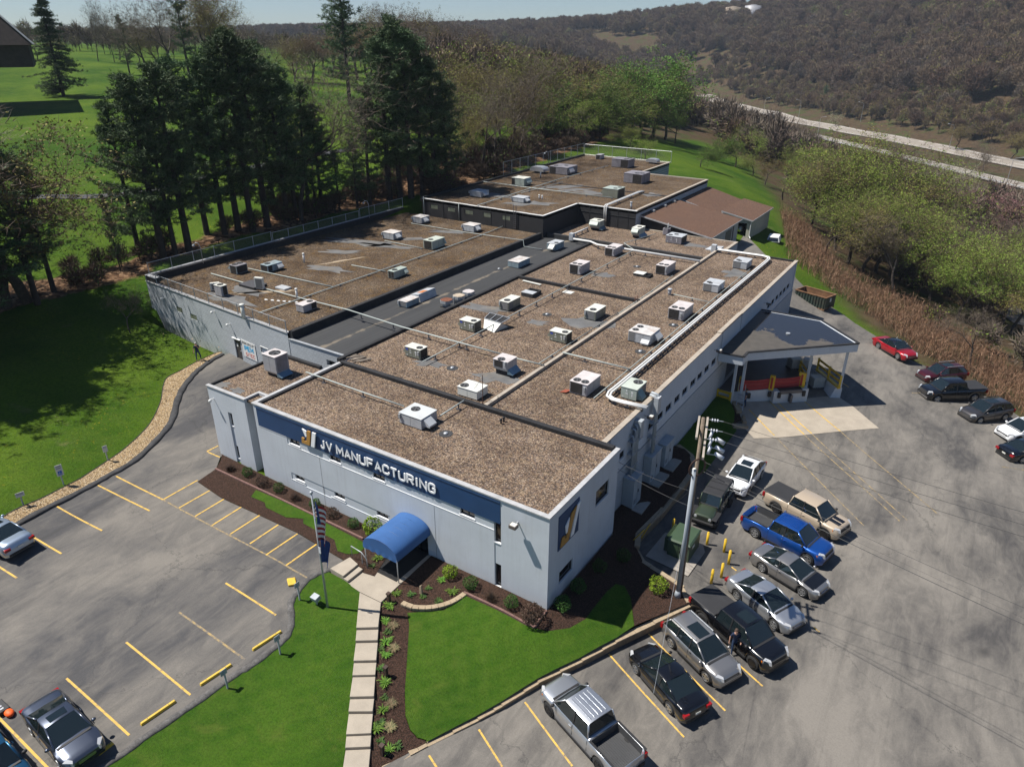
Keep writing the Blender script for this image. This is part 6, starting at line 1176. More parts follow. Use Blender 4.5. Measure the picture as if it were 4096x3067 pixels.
# steps at the dock corner
t = thing('dock_ladder', (1.30,31.59,-0.85), 'folding metal steps leaning at the left dock corner', 'ladder'); q_ = Vector(t.location); e = MB()
for o_ in (-.3, .3): e.bar(q_+Vector((o_, -.4, .1)), q_+Vector((o_-.25, .55, 1.5)), .05); e.bar(q_+Vector((o_-.25, .55, 1.5)), q_+Vector((o_-.3, .6, 2.2)), .04)
for i in range(5): e.bar(q_+Vector((-.3-.05*i, -.4+.19*i, .1+.28*i)), q_+Vector((.3-.05*i, -.4+.19*i, .1+.28*i)), .12, .03)
e.build('frame', M_GALV, t)
SS = thing('stone_steps', (2.26,29.22,-1.04), 'low tan stone blocks stepping beside the dock bank', 'steps')
for i, (a, b) in enumerate((((1.70,28.23,-0.99), (2.71,28.99,-1.10)), ((2.12,29.48,-1.02), (2.40,29.65,-1.05)), ((1.93,30.08,-0.98), (2.13,30.17,-1.00)), ((0.60,31.92,-0.76), (1.49,30.59,-0.91)))):
 MB().bar((a[0], a[1], a[2]+.12+.05*i), (b[0], b[1], b[2]+.12+.05*i), .45, .3).build('stone', M_RC, SS)
drape('mulch_bed', [(-1.62,31.92,-0.50),(-0.91,32.25,-0.57),(0.62,32.20,-0.75),(2.03,29.78,-1.00),(1.52,28.45,-0.97)], hL, .09, M_MULCH, .8)
RL = thing('yellow_handrail', (.2, 45, -.2), 'thin yellow handrail by the far side door', 'handrail'); MB().tube([(-.7, 44.6, .9), (.9, 44.9, .85), (.9, 44.9, -.4)], .03, 6).build('rail', M_YP, RL); MB().cyl((-.6, 44.6, -.4), (-.6, 44.6, .9), .03, n=6).build('post', M_YP, RL)
# ------------------------------------------------------------------ wall mounted things
def wlight(p_, nrm, label):
 t = thing('wall_light', p_, label, 'floodlight', 'wall floodlights'); n = Vector(nrm); q_ = Vector(p_)
 MB().bar(q_, q_+n*.35, .06).build('arm', M_GALV, t); c = q_+n*.45; MB().box(c.x-.22, c.x+.22, c.y-.18, c.y+.18, c.z-.10, c.z+.12).build('housing', mat('bronze_housing', (.12, .10, .09), .5), t, bevel=.02)
 MB().box(c.x-.17, c.x+.17, c.y-.14, c.y+.14, c.z+.121, c.z+.13).build('lens', M_HWT, t)
wlight((-1.97, 0, 5.2), NY, 'bronze floodlight on the front wall near the corner'); wlight((-1.0, 14.6, 5.5), X_, 'bronze floodlight on the shaded side wall above the windows'); wlight((-1.0, 29.0, 5.3), X_, 'bronze floodlight beside the dock canopy'); wlight((-1.0, 44.2, 5.0), X_, 'bronze floodlight near the far end of the side wall')
for u_, z, lb in ((3.2, 5.3, 'white camera high on the left block wall near its corner'), (12.3, 5.9, 'white twin camera under the left roof fence'), (14.6, 5.2, 'small dark camera above the brown door')):
 t = thing('wall_camera', FB_(u_, z, 0), lb, 'camera', 'wall cameras'); MB().bar(FB_(u_, z, 0), FB_(u_, z+.05, .3), .05).build('arm', M_WHITE, t); MB().ball(FB_(u_, z-.02, .32), .13, n=8, k=5).build('dome', M_WHITE, t, True)
t = thing('wall_camera', (-28.3, -.02, 5.3), 'white camera on the front face of the tower', 'camera', 'wall cameras'); MB().bar((-28.3, 0, 5.3), (-28.3, -.3, 5.35), .05).build('arm', M_WHITE, t); MB().ball((-28.3, -.33, 5.25), .12, n=8, k=5).build('dome', M_WHITE, t, True)
M_CAB = mat('grey_cabinet', (.36, .39, .41), .5, var=.08, vs_=2)
for (y0, y1, hh, xe, lb) in ((11.75, 13.1, 2.35, -.15, 'nearest tall grey electrical cabinet on the shaded side'), (15.2, 17.0, 2.35, -.35, 'middle tall grey electrical cabinet with conduits above'), (17.9, 19.5, 2.0, -.35, 'farthest grey electrical cabinet on the shaded side')):
 t = thing('electrical_cabinet', (-.6, (y0+y1)/2, -.4), lb, 'cabinet', 'electrical cabinets'); MB().box(-.98, xe, y0, y1, -.4, hh-.4).build('cabinet', M_CAB, t, bevel=.015)
 MB().box(-.98, xe+.05, y0-.05, y1+.05, hh-.399, hh-.34).build('rain_lid', M_CAB, t); MB().box(xe+.002, xe+.012, (y0+y1)/2-.01, (y0+y1)/2+.01, -.3, hh-.5).build('door_gap', M_STEEL, t); MB().box(xe+.002, xe+.05, (y0+y1)/2+.08, (y0+y1)/2+.12, .7, .95).build('handle', M_STEEL, t)
 for i in range(3): MB().box(xe+.002, xe+.012, y0+.15, y0+.5, 0+.12*i, .05+.12*i).build('vent_slot', M_STEEL, t)
 zp = float(hU(np.array([xe+.4]), np.array([y0]))[0]); MB().box(xe, xe+.75, y0-.1, y1+.1, zp-.3, zp+.12).build('pad', M_CONCG, t)
CD = thing('wall_conduit', (-.9, 14, 2), 'bundle of grey conduits with weather heads rising up the side wall', 'conduit')
for i, (y, z0, z1) in enumerate(((12.3, 1.9, 5.0), (12.55, 1.9, 5.4), (12.8, 1.9, 5.6), (13.05, 1.9, 5.3))): MB().tube([(-.7, y, z0), (-.7, y, z1-.2), (-.75, y, z1), (-1.02, y, z1+.05)], .07, 7).build('conduit', M_CAB, CD, True)
MB().box(-1.0, -.5, 12.9, 13.4, 4.6, 5.9).build('weather_box', M_CAB, CD)
for z in (2.6, 3.6, 4.6): MB().box(-1.03, -.6, 12.1, 13.2, z, z+.05).build('bracket', M_GALV, CD)
PD = thing('pipe_drop', (-.7, 15.9, 2), 'grey riser where the twin white pipes come down the wall', 'pipe')
MB().tube([(-.65, 15.75, 2.0), (-.65, 15.75, 6.1), (-.72, 15.75, 6.5), (-1.2, 15.8, 6.55)], .10, 8).build('pipe', M_CAB, PD, True); MB().tube([(-.65, 16.0, 2.0), (-.65, 16.0, 6.2), (-.72, 16.0, 6.6), (-1.2, 16.05, 6.62)], .10, 8).build('pipe', M_CAB, PD, True); MB().box(-.8, -.48, 15.6, 16.15, 5.3, 6.5).build('shroud', M_HLG, PD)
for z in (3.2, 4.4): MB().box(-1.03, -.5, 15.6, 16.2, z, z+.05).build('bracket', M_GALV, PD)
# ------------------------------------------------------------------ transformer, bollards, poles, wires
tp = drape('transformer_pad', [(2.25, 8.75), (5.2, 8.6), (5.3, 11.4), (4.9, 12.1), (2.4, 11.7)], hL, .09, M_CONCG, 1); tp['kind'] = 'structure'
TR = thing('transformer', (4, 10.7, -1.4), 'dark green padmount transformer with cooling fins on a concrete pad', 'transformer'); M_TG = mat('transformer_green', (.045, .075, .040), .45, var=.08)
MB().box(3.3, 4.75, 9.75, 11.75, -1.42, -.05).build('tank', M_TG, TR, bevel=.03); MB().hexa([(3.25, 9.68, -.049), (4.8, 9.68, -.049), (4.8, 11.8, -.049), (3.25, 11.8, -.049), (3.35, 9.78, .05), (4.7, 9.78, .05), (4.7, 11.7, .05), (3.35, 11.7, .05)]).build('lid', M_TG, TR)
for i in range(12): MB().box(3.0, 3.29, 9.95+.15*i, 9.98+.15*i, -1.2, -.15).build('cooling_fin', M_TG, TR)
MB().box(4.0, 4.02, 9.742, 9.748, -1.3, -.15).build('door_gap', M_FAN, TR); MB().box(4.1, 4.16, 9.70, 9.748, -.8, -.6).build('handle', M_FAN, TR); MB().box(4.752, 4.757, 10.3, 10.7, -.6, -.4).build('notice', M_HWT, TR)
for p_, lb in (((2.65, 12.44), 'yellow bollard behind the green transformer by the wall'), ((5.11, 12.31), 'yellow bollard at the right rear of the transformer'), ((6.29, 12.25), 'yellow bollard, middle one right of the transformer'), ((6.92, 11.27), 'yellow bollard, second nearest right of the transformer'), ((6.93, 9.8), 'yellow bollard nearest the black pickup'), ((6.6, 8.9), 'short yellow bollard beside the black truck bed')):
 t = thing('bollard', (*p_, -1.6), lb, 'bollard', 'yellow bollards'); MB().cyl((*p_, -1.7), (*p_, -.42), .09, n=12).build('post', M_YP, t, True); MB().ball((*p_, -.42), .09, .09, .05, 12, 4).build('cap', M_YP, t, True)
UP = thing('utility_pole', (5.52, 6.2, -.75), 'weathered wooden utility pole with triple crossarms behind the steel pole', 'utility pole'); M_WP = mat('pole_wood', (.22, .17, .125), .9, var=.2, vs_=2, fine=.3, fs=9); M_ARM = mat('arm_wood', (.34, .30, .25), .9, var=.15, vs_=3)
MB().cyl((5.52, 6.2, -.9), (5.52, 6.2, 11.1), .14, .10, 12).build('pole', M_WP, UP, True)
ad_ = Vector((-.28, .96, 0)); an_ = Vector((.96, .28, 0))
for k_, z, o_, hl in ((0, 10.5, -.22, 1.2), (1, 10.5, .22, 1.2), (2, 9.4, .24, 1.25)):
 c = Vector((5.52, 6.2, z))+an_*o_; MB().bar(c-ad_*hl, c+ad_*hl, .11, .14).build('crossarm', M_ARM, UP)
INS = mat('porcelain', (.62, .64, .68), .25, var=.03); M_WIRE = mat('wire', (.03, .03, .03), .6, var=0); M_COP = mat('copper_cable', (.09, .045, .03), .6)
tips = []
for i, s_ in enumerate((1.05, -.1, -1.1)):
 c = Vector((5.52, 6.2, 10.5))+an_*.3+ad_*s_; tips.append(c+an_*.75); mb = MB()
 for j in range(3): mb.cyl(c+an_*(.15+.14*j), c+an_*(.22+.14*j), .10, .06, 8)
 mb.build('insulator', INS, UP, True); MB().bar(c, c+an_*.75, .03).build('strain_link', M_GALV, UP)
for i, s_ in enumerate((.9, .0, -.7)):
 c = Vector((5.52, 6.2, 9.4))+an_*.45+ad_*s_; mb = MB(); mb.cyl(c, c+Vector((.1, .05, .45)), .08, n=7); mb.build('lightning_arrester', INS, UP, True)
 mb = MB(); mb.cyl(c+an_*.35+Vector((0, 0, .1)), c+an_*.8+Vector((0, 0, -.15)), .10, .13, 7); mb.build('fuse_cutout', INS, UP, True); MB().bar(c, c+an_*.4, .04).build('cutout_bracket', M_GALV, UP)
SP = thing('steel_pole', (5.5, 5.9, -.75), 'smooth grey steel pole with flared base rising from the mulch', 'pole')
MB().cyl((5.5, 5.9, -.8), (5.5, 5.9, 8.1), .125, .11, 14).build('shaft', mat('grey_pole_paint', (.30, .33, .36), .45, var=.08), SP, True); MB().cyl((5.5, 5.9, -.8), (5.5, 5.9, -.35), .22, .14, 14).build('base', MATS['grey_pole_paint'], SP, True); MB().ball((5.5, 5.9, 8.1), .115, .115, .06, 12, 4).build('cap', M_HWT, SP, True)
CC = thing('cable_coil', (5.6, 6.1, 8.2), 'brown coil of cable hung at the top of the steel pole', 'cable')
for k_ in range(3): MB().tube([(5.6+(.42+.04*k_)*math.cos(2*math.pi*i/20)*an_.y*2.2, 6.05+(.42+.04*k_)*math.cos(2*math.pi*i/20)*.9, 8.15+(.5+.03*k_)*math.sin(2*math.pi*i/20)) for i in range(21)], .022, 5).build('loop', M_COP, CC)
def wire(a, b, sag, r_, label, m=None):
 a = Vector(a); b = Vector(b); o = MB().tube([a.lerp(b, i/24)+Vector((0, 0, -sag*4*(i/24)*(1-i/24))) for i in range(25)], r_, 4).build('overhead_wire', m or M_WIRE); return tag(o, label, 'wire', 'overhead wires')
DWN = Vector((62, 8, 9.5))
for i, lb in enumerate(('highest thin overhead wire leaving the far insulator', 'second thin overhead wire from the crossarm', 'third thin overhead wire from the near insulator')): wire(tips[i], DWN+Vector((0, 2.2-1.1*i, 1.4)), 1.2, .011, lb)
for z, o_, r_, lb in ((7.9, 0, .018, 'thick dark overhead cable crossing the yard'), (8.5, .5, .012, 'dark overhead cable just above the thickest one'), (8.1, .25, .006, 'thin cable between the two dark overhead cables')): wire((5.7, 6.3, z), (62, -3.5+o_*2, z+.6), 1.3, r_, lb)
wire((5.55, 5.95, 7.6), (8.65,-6.29,-1.75)[:2]+(5.0,), .2, .007, 'thin pale wire dropping towards the silver pickup', M_GALV)
for a, b, lb in (((0, 8.45, 5.3), (5.6, 6.0, 6.6), 'service cable from the wall corner to the pole'), ((0, 8.45, 4.8), (5.6, 6.0, 5.6), 'lower service cable from the wall corner to the pole'), ((1.6, 9.6, -.2), (5.7, 6.2, 8.7), 'upper guy wire from the pole to the bed'), ((1.3, 9.0, -.2), (5.7, 6.2, 7.0), 'lower guy wire from the pole to the bed')): wire(a, b, .15 if 'guy' not in lb else 0, .013, lb)
for a, b, lb in (((1.55, 9.55, -.6), (2.25, 9.0, 1.2), 'yellow guy wire guard leaning over the low block edge'), ((1.2, 9.0, -.6), (2.1, 8.4, 1.0), 'yellow guy wire guard nearest the round shrub')): tag(MB().cyl(a, b, .04, n=7).build('guy_guard', M_YP), lb, 'guy guard', 'yellow guy guards')
# ------------------------------------------------------------------ flag pole
FP = thing('flagpole', (-10.5, -6.62, -.15), 'silver flagpole with limp striped flag over a blue flag', 'flagpole'); fx, fy = -10.5, -6.62
MB().cyl((fx, fy, -.2), (fx, fy, 7.6), .07, .04, 10).build('pole', M_GALV, FP, True); MB().ball((fx, fy, 7.68), .10, n=10, k=6).build('finial', M_GALV, FP, True)
M_RED = mat('flag_red', (.32, .02, .025), .8, var=.1, vs_=6); M_FW = mat('flag_white', (.65, .65, .66), .8, var=.05); M_FBL = mat('flag_blue', (.015, .045, .19), .8, var=.15, vs_=6)
def limp(z0, z1, w, nst, mats, name, pick):
 fl = None; nu = 10; mb = MB(); n = nst
 for j in range(n):
  for i in range(nu):
   q_ = []
   for (a, b) in ((i, j), (i+1, j), (i+1, j+1), (i, j+1)):
    u_ = a/nu; t_ = b/n; dz = .55*u_*u_; sp = w*u_*(1-.35*t_); q_.append((fx+.06+sp*.7+.05*math.sin(9*u_+2*t_), fy+sp*.25+.10*math.sin(8*u_+1.5+t_*2), z1-(z1-z0)*t_-dz*(1-.3*t_)))
   mb.mi = pick(i/nu, j, n); mb.add(q_, [(0, 1, 2, 3)])
 return mb.build(name, mats, FP, True)
us = limp(4.7, 7.1, .9, 13, [M_RED, M_FW, M_FBL], 'striped_flag', lambda u_, j, n: 2 if (u_ < .45 and j < 7) else (j % 2)); st_ = MB()
for i in range(14): st_.ball((fx+.08+.05*(i % 4)+.02, fy+.02+.02*(i % 3)-.09, 6.95-.13*(i//2)), .022, n=4, k=3)
tag(st_.build('stars', M_FW, us), kind='stuff')
bf = limp(3.2, 4.9, .85, 8, [M_FBL], 'blue_flag', lambda u_, j, n: 0)
tag(MB().box(fx+.12, fx+.26, fy-.14, fy-.12, 3.9, 4.3).build('crest', M_FW, bf), 'white lettering on the blue flag')
FL = thing('ground_floodlight', (-11.15,-6.80,-0.11), 'small square floodlight on a stub in the lawn', 'floodlight'); q_ = Vector(FL.location)
MB().cyl(q_, q_+Vector((0, 0, .35)), .05, n=8).build('stub', M_GALV, FL); MB().hexa([q_+Vector(a) for a in ((-.22, -.18, .35), (.22, -.18, .35), (.22, .18, .45), (-.22, .18, .45), (-.22, -.26, .65), (.22, -.26, .65), (.22, .10, .72), (-.22, .10, .72))]).build('housing', M_CAB, FL)
# ------------------------------------------------------------------ parking signs, wheel stops
def psign(p_, rz, label, pw, ph, blue=None, hgt=1.15, back=False):
 t = thing('parking_sign', p_, label, 'sign', 'parking lot signs', rz); MB().box(-.04, .04, -.03, .03, -.05, hgt).build('post', M_CAB, t); pl_ = MB().box(-pw/2, pw/2, -.055, -.035, hgt-ph*.55, hgt+ph*.45).build('plate', M_HWT if not back else M_CAB, t)
 if blue == 'access':
  MB().box(-pw*.28, pw*.28, -.060, -.056, hgt-ph*.48, hgt-ph*.10).build('blue_symbol_panel', mat('sign_blue', (.02, .13, .5), .5, var=0), pl_)
  s_ = MB(); F = lambda u_, z, d: (u_, -d, hgt-ph*.48+z); stroke(s_, [(-.02, .24), (-.02, .13), (.05, .13), (.09, .04)], .022, F, .064, .061); stroke(s_, [(-.05, .17), (-.08, .09), (-.03, .03), (.03, .06)], .02, F, .065, .061); s_.build('wheelchair_symbol', M_FW, pl_)
 for i in range(2 if blue else 3): MB().box(-pw*.36, pw*.36, -.060, -.056, hgt+ph*(.30-.16*i), hgt+ph*(.345-.16*i)).build('text_line', mat('sign_blue', (.02, .13, .5), .5, var=0) if blue == 'top' and i == 0 else M_STEEL, pl_)
psign((-33.90,-5.74,1.06), 1.35, 'small white parking sign with blue band, farthest on the gravel strip', .32, .5, 'top', 1.05); psign((-33.25,-9.22,1.19), 1.35, 'white parking sign with blue wheelchair symbol', .42, .85, 'access', 1.2); psign((-32.68,-12.03,1.43), 1.35, 'low wide white parking sign nearest the left edge', .5, .32, None, .8)
for p_, lb in (((-12.17,-7.16,-0.06), 'parking sign seen from behind near the lawn floodlight'), ((-10.30,-10.22,-0.46), 'parking sign seen from behind, second along the lawn kerb'), ((-10.93,-13.07,-0.67), 'parking sign seen from behind, farthest left on the lawn kerb')): psign(p_, -1.6, lb, .36, .34, None, 1.15, True)
def stop(a, b, label):
 t = thing('wheel_stop', ((a[0]+b[0])/2, (a[1]+b[1])/2, a[2]), label, 'wheel stop', 'yellow wheel stops'); A_ = Vector(a); B_ = Vector(b); d = (B_-A_).normalized(); nn = Vector((-d.y, d.x, 0)); Z = Vector((0, 0, 1))
 q_ = [A_-nn*.09, B_-nn*.09, B_+nn*.09, A_+nn*.09]; mb = MB(); mb.hexa([q+Z*.015 for q in q_]+[(A_+d*.04-nn*.06)+Z*.15, (B_-d*.04-nn*.06)+Z*.15, (B_-d*.04+nn*.06)+Z*.15, (A_+d*.04+nn*.06)+Z*.15]); mb.build('block', mat('stop_yellow', (.60, .40, .04), .6, var=.12, vs_=4), t, bevel=.02)
 for k_ in (.2, .8): c = A_.lerp(B_, k_)+Z*.15; MB().cyl(c-Z*.01, c+Z*.006, .025, n=6).build('pin', M_STEEL, t)
stop((-11.70,-10.90,-0.41), (-11.35,-9.21,-0.28), 'yellow wheel stop nearest the flagpole'); stop((-12.18,-13.76,-0.59), (-11.90,-12.06,-0.51), 'yellow wheel stop, second from the flagpole'); stop((-12.62,-16.71,-0.70), (-12.40,-14.98,-0.63), 'yellow wheel stop, third from the flagpole'); stop((-12.83,-18.67,-0.76), (-12.80,-17.95,-0.73), 'yellow wheel stop half hidden by the grey sedan')
p_ = (-13.59,-6.47,0.09); tag(MB().prism([(p_[0]-.42, p_[1]-.02), (p_[0]+.12, p_[1]-.38), (p_[0]+.42, p_[1]-.02), (p_[0]-.1, p_[1]+.34)], p_[2], p_[2]+.12).build('drain_cover_block', mat('stop_yellow', (.60, .40, .04), .6), bevel=.04), 'square yellow painted block at the lot edge', 'block')
for p_, lb in (((-7.86,-4.40,-0.14), 'brown square path light at the head of the walk'), ((-4.81,-8.05,-0.73), 'brown square path light midway along the walk'), ((-2.32,-11.12,-1.45), 'brown square path light at the foot of the walk')):
 t = thing('path_light', p_, lb, 'path light', 'brown path lights'); x, y, z = p_; m_ = mat('brown_metal', (.05, .028, .02), .6); MB().box(x-.08, x+.08, y-.08, y+.08, z-.05, z+.6).build('post', m_, t); MB().box(x-.11, x+.11, y-.11, y+.11, z+.62, z+.72).build('cap', m_, t); MB().box(x-.06, x+.06, y-.06, y+.06, z+.6, z+.62).build('lens', M_HWT, t)
x, y, z = (-6.77,-2.85,-0.10); tag(MB().hexa([(x-.12, y-.1, z-.05), (x+.12, y-.1, z-.05), (x+.12, y+.05, z-.05), (x-.12, y+.05, z-.05), (x-.05, y-.08, z+.62), (x+.09, y-.08, z+.7), (x+.07, y+.02, z+.68), (x-.03, y+.02, z+.6)]).build('standing_stone', M_RC, bevel=.02), 'upright tan standing stone in the flower bed', 'stone')
# ------------------------------------------------------------------ chain-link fences
def fence(line, zf, hgt, label, step=2.6, mesh=True, pitch=.16, m=None):
 t = thing('chain_link_fence', (line[0][0], line[0][1], zf(*line[0])), label, 'fence'); w = MB(); m = m or M_GALV
 for i in range(len(line)-1):
  a = Vector(line[i]); b = Vector(line[i+1]); L = (b-a).length; n = max(1, round(L/step)); nn = Vector((-(b-a).y, (b-a).x)).normalized()
  for j in range(n+(i == len(line)-2)): q_ = a.lerp(b, j/n); z = zf(q_.x, q_.y); MB().cyl((q_.x, q_.y, z-.1), (q_.x, q_.y, z+hgt+.06), .04, n=6).build('post', m, t)
  MB().cyl((a.x, a.y, zf(a.x, a.y)+hgt), (b.x, b.y, zf(b.x, b.y)+hgt), .028, n=5).build('top_rail', m, t); MB().cyl((a.x, a.y, zf(a.x, a.y)+.06), (b.x, b.y, zf(b.x, b.y)+.06), .015, n=4).build('bottom_rail', m, t)
  k_ = int(L/pitch); du_ = (b-a)/L
  for j in range(k_):
   for s_ in (-1, 1):
    u0 = j*pitch; u1 = u0+s_*hgt
    f0 = 0.0; f1 = 1.0
    if u1 < 0: f1 = (0-u0)/(u1-u0)
    if u1 > L: f1 = (L-u0)/(u1-u0)
    p0 = a+du_*u0; p1 = a+du_*(u0+(u1-u0)*f1); z0 = zf(p0.x, p0.y)+.05; z1 = zf(p1.x, p1.y)+.05+(hgt-.07)*f1; o_ = Vector((0, 0, .007))
    A_ = Vector((p0.x, p0.y, z0)); B_ = Vector((p1.x, p1.y, z1)); w.add([A_-o_, B_-o_, B_+o_, A_+o_], [(0, 1, 2, 3)])
 if mesh: tag(w.build('wire_mesh', mat('fence_wire', (.20, .21, .21), .6, .2, var=0), t), kind='stuff')
 return t
fence([(-54.6, 11.9), (-54.6, 27.5)], lambda x, y: 7.1, 1.15, 'chain-link fence on the left parapet, near stretch'); fence([(-54.6, 27.7), (-54.5, 42.0)], lambda x, y: 7.1, 1.0, 'chain-link fence on the left parapet, middle stretch beneath the pines'); fence([(-54.5, 42.2), (-54.4, 50.7)], lambda x, y: 7.1, 1.25, 'chain-link fence on the left parapet beside the far black wall')
fence([tuple(lp(2.2)[:2]), tuple(lp(LW-.1)[:2])], lambda x, y: 6.5, 1.0, 'chain-link fence along the top of the left block wall', 2.3)
fence([(-51.7, 72.5), (-51.7, 100.2)], lambda x, y: 8.9, 1.9, 'tall chain-link fence down the left side of the far roof'); fence([(-51.6, 100.4), (-34.0, 100.4)], lambda x, y: 8.75, 1.9, 'tall chain-link fence across the far end of the roof', 3.0)
for p_, hh, lb in (((-53.97,43.44,7.00), 2.2, 'pale gooseneck lamp above the left parapet, far one'), ((-53.66,17.52,7.00), 2.2, 'pale gooseneck lamp above the left parapet, near one'), ((-50.99,85.70,8.90), 2.0, 'pale gooseneck lamp at the far left roof edge')):
 t = thing('gooseneck_lamp', p_, lb, 'lamp', 'gooseneck lamps'); x, y, z = p_; MB().tube([(x, y, z), (x, y, z+hh*.8), (x-.1, y-.1, z+hh), (x-.35, y-.25, z+hh+.05), (x-.5, y-.35, z+hh-.1)], .035, 6).build('post', M_GALV, t, True); MB().cyl((x-.5, y-.35, z+hh-.1), (x-.55, y-.4, z+hh-.28), .08, .16, 8).build('shade', M_GALV, t)
# ------------------------------------------------------------------ roll-off container
DU = thing('roll_off_container', (3.0, 51, -.2), 'long dark green open roll-off container with rusty inside', 'container'); q4 = [(-1.67,62.23,0.84),(2.17,60.94,-0.41),(3.39,65.26,-1.24)]
a = Vector(q4[0]); b = Vector(q4[1]); d = (b-a); LD = d.length; d.normalize(); nn = Vector((-d.y, d.x, 0)); wd = 2.3; hh = 1.55; z0 = min(q4[0][2], q4[1][2])+.12
a.z = b.z = z0; M_DG = mat('container_green', (.030, .048, .038), .55, var=.2, vs_=2, dirt=(.09, .05, .03, .5)); M_RST = mat('rusty_steel', (.17, .085, .04), .85, var=.35, vs_=1.5, dirt=(.28, .20, .12, .7))
def dc(s_, k_, z): q_ = a+d*s_+nn*k_; return (q_.x, q_.y, z0+z)
def cb(name, s0, s1, k0, k1, za, zb, m): return MB().hexa([dc(s0, k0, za), dc(s1, k0, za), dc(s1, k1, za), dc(s0, k1, za), dc(s0, k0, zb), dc(s1, k0, zb), dc(s1, k1, zb), dc(s0, k1, zb)]).build(name, m, DU)
cb('floor', 0, LD, 0, wd, .12, .2, M_RST)
for k0, k1 in ((0, .06), (wd-.06, wd)): cb('side_panel', 0, LD, k0, k1, .2, hh, M_DG)
cb('end_panel', 0, .06, .061, wd-.061, .2, hh, M_DG); cb('end_panel', LD-.06, LD, .061, wd-.061, .2, hh, M_DG)
cb('liner', .07, LD-.07, wd-.075, wd-.062, .21, hh-.05, M_RST); cb('liner', LD-.075, LD-.062, .08, wd-.08, .21, hh-.05, M_RST); cb('liner', .062, .075, .08, wd-.08, .21, hh-.05, M_RST); cb('liner', .07, LD-.07, .062, .075, .21, hh-.05, M_RST)
for i in range(11): s_ = .15+(LD-.4)*i/10; cb('rib', s_, s_+.10, -.09, -.001, .2, hh-.05, M_DG)
for k0, k1 in ((-.08, .1), (wd-.1, wd+.08)): cb('top_rim', -.05, LD+.05, k0, k1, hh, hh+.09, M_RST)
for s0, s1 in ((-.05, .10), (LD-.10, LD+.05)): cb('top_rim', s0, s1, .101, wd-.101, hh, hh+.09, M_RST)
cb('bottom_rail', 0, LD, -.05, .12, 0, .119, M_RST); cb('bottom_rail', 0, LD, wd-.12, wd+.05, 0, .119, M_RST); cb('notice', LD+.002, LD+.012, wd*.42, wd*.58, .9, 1.35, M_HWT); cb('hitch', LD, LD+.12, wd*.35, wd*.65, .25, .5, M_FAN)
tp_ = (-9.72,81.98,2.00); TC_ = thing('truck_cap', tp_, 'white pickup bed cap lying on the grass behind the building', 'truck cap', rz=.15)
MB().hexa([(-.95, -1.2, 0), (.95, -1.2, 0), (.95, 1.2, 0), (-.95, 1.2, 0), (-.72, -1.0, .75), (.72, -1.0, .75), (.75, 1.1, .75), (-.75, 1.1, .75)]).build('shell', M_WHITE, TC_, bevel=.05)
MB().hexa([(-.75, -1.19, .12), (.75, -1.19, .12), (.75, -1.15, .12), (-.75, -1.15, .12), (-.62, -1.075, .62), (.62, -1.075, .62), (.62, -1.03, .62), (-.62, -1.03, .62)]).build('rear_glass', M_GLASS, TC_); MB().hexa([(-.96, -.9, .15), (-.9, -.9, .15), (-.9, .9, .15), (-.96, .9, .15), (-.81, -.8, .6), (-.75, -.8, .6), (-.75, .9, .6), (-.81, .9, .6)]).build('side_glass', M_GLASS, TC_)
x, y, z = (-18.59,-20.03,-0.29); t = thing('equipment_case', (x, y, z), 'flat black equipment case at the left lot edge', 'case'); MB().box(x-.5, x+.35, y-.25, y+.25, z, z+.25).build('case', mat('black_plastic', (.02, .02, .022), .5), t, bevel=.03)
for i in range(3): MB().box(x-.3+.2*i, x-.2+.2*i, y-.1, y+.05, z+.251, z+.26).build('latch', M_GALV, t)
x, y, z = (-18.06,-19.94,-0.32); tag(MB().ball((x, y, z+.14), .3, .2, .14, 12, 6).build('orange_bag', mat('orange_cloth', (.85, .12, .015), .6, var=.08), None, True), 'small bright orange bag beside the black case', 'bag')

# ------------------------------------------------------------------ vehicles
def paint(name, col, metal=.5, rough=.32):
 if name in MATS: return MATS[name]
 m, nt, b = NT(name); b.inputs['Base Color'].default_value = (*col, 1); b.inputs['Metallic'].default_value = metal; b.inputs['Roughness'].default_value = rough
 b.inputs['Coat Weight'].default_value = 1.0; b.inputs['Coat Roughness'].default_value = .03; MATS[name] = m; return m
M_TYRE = mat('tyre_rubber', (.018, .018, .018), .85, var=.1); M_RIM = mat('alloy_rim', (.42, .43, .44), .3, .8, var=0); M_RIMD = mat('dark_rim', (.03, .03, .032), .35, .6, var=0)
M_CGL = mat('car_glass', (.010, .016, .018), .03, var=0, spec=.9); M_PLAS = mat('black_trim', (.016, .016, .017), .6, var=0); M_CHR = mat('chrome', (.6, .6, .6), .12, 1.0, var=0)
M_TAIL = mat('tail_lamp', (.26, .008, .010), .2, var=0); M_HEAD = mat('head_lamp', (.55, .56, .57), .12, .3, var=0); M_AMB = mat('amber_lamp', (.6, .16, .01), .3, var=0)
M_BEDL = mat('bed_liner', (.045, .046, .048), .7, var=.1); M_TON = mat('tonneau_vinyl', (.022, .022, .024), .7, var=.15)
def lerp_(tab, x):
 if x <= tab[0][0]: return tab[0][1]
 for (a, b), (c, d) in zip(tab, tab[1:]):
  if x <= c: t_ = (x-a)/(c-a); t_ = t_*t_*(3-2*t_) if abs(d-b) > .12 else t_; return b+(d-b)*t_
 return tab[-1][1]
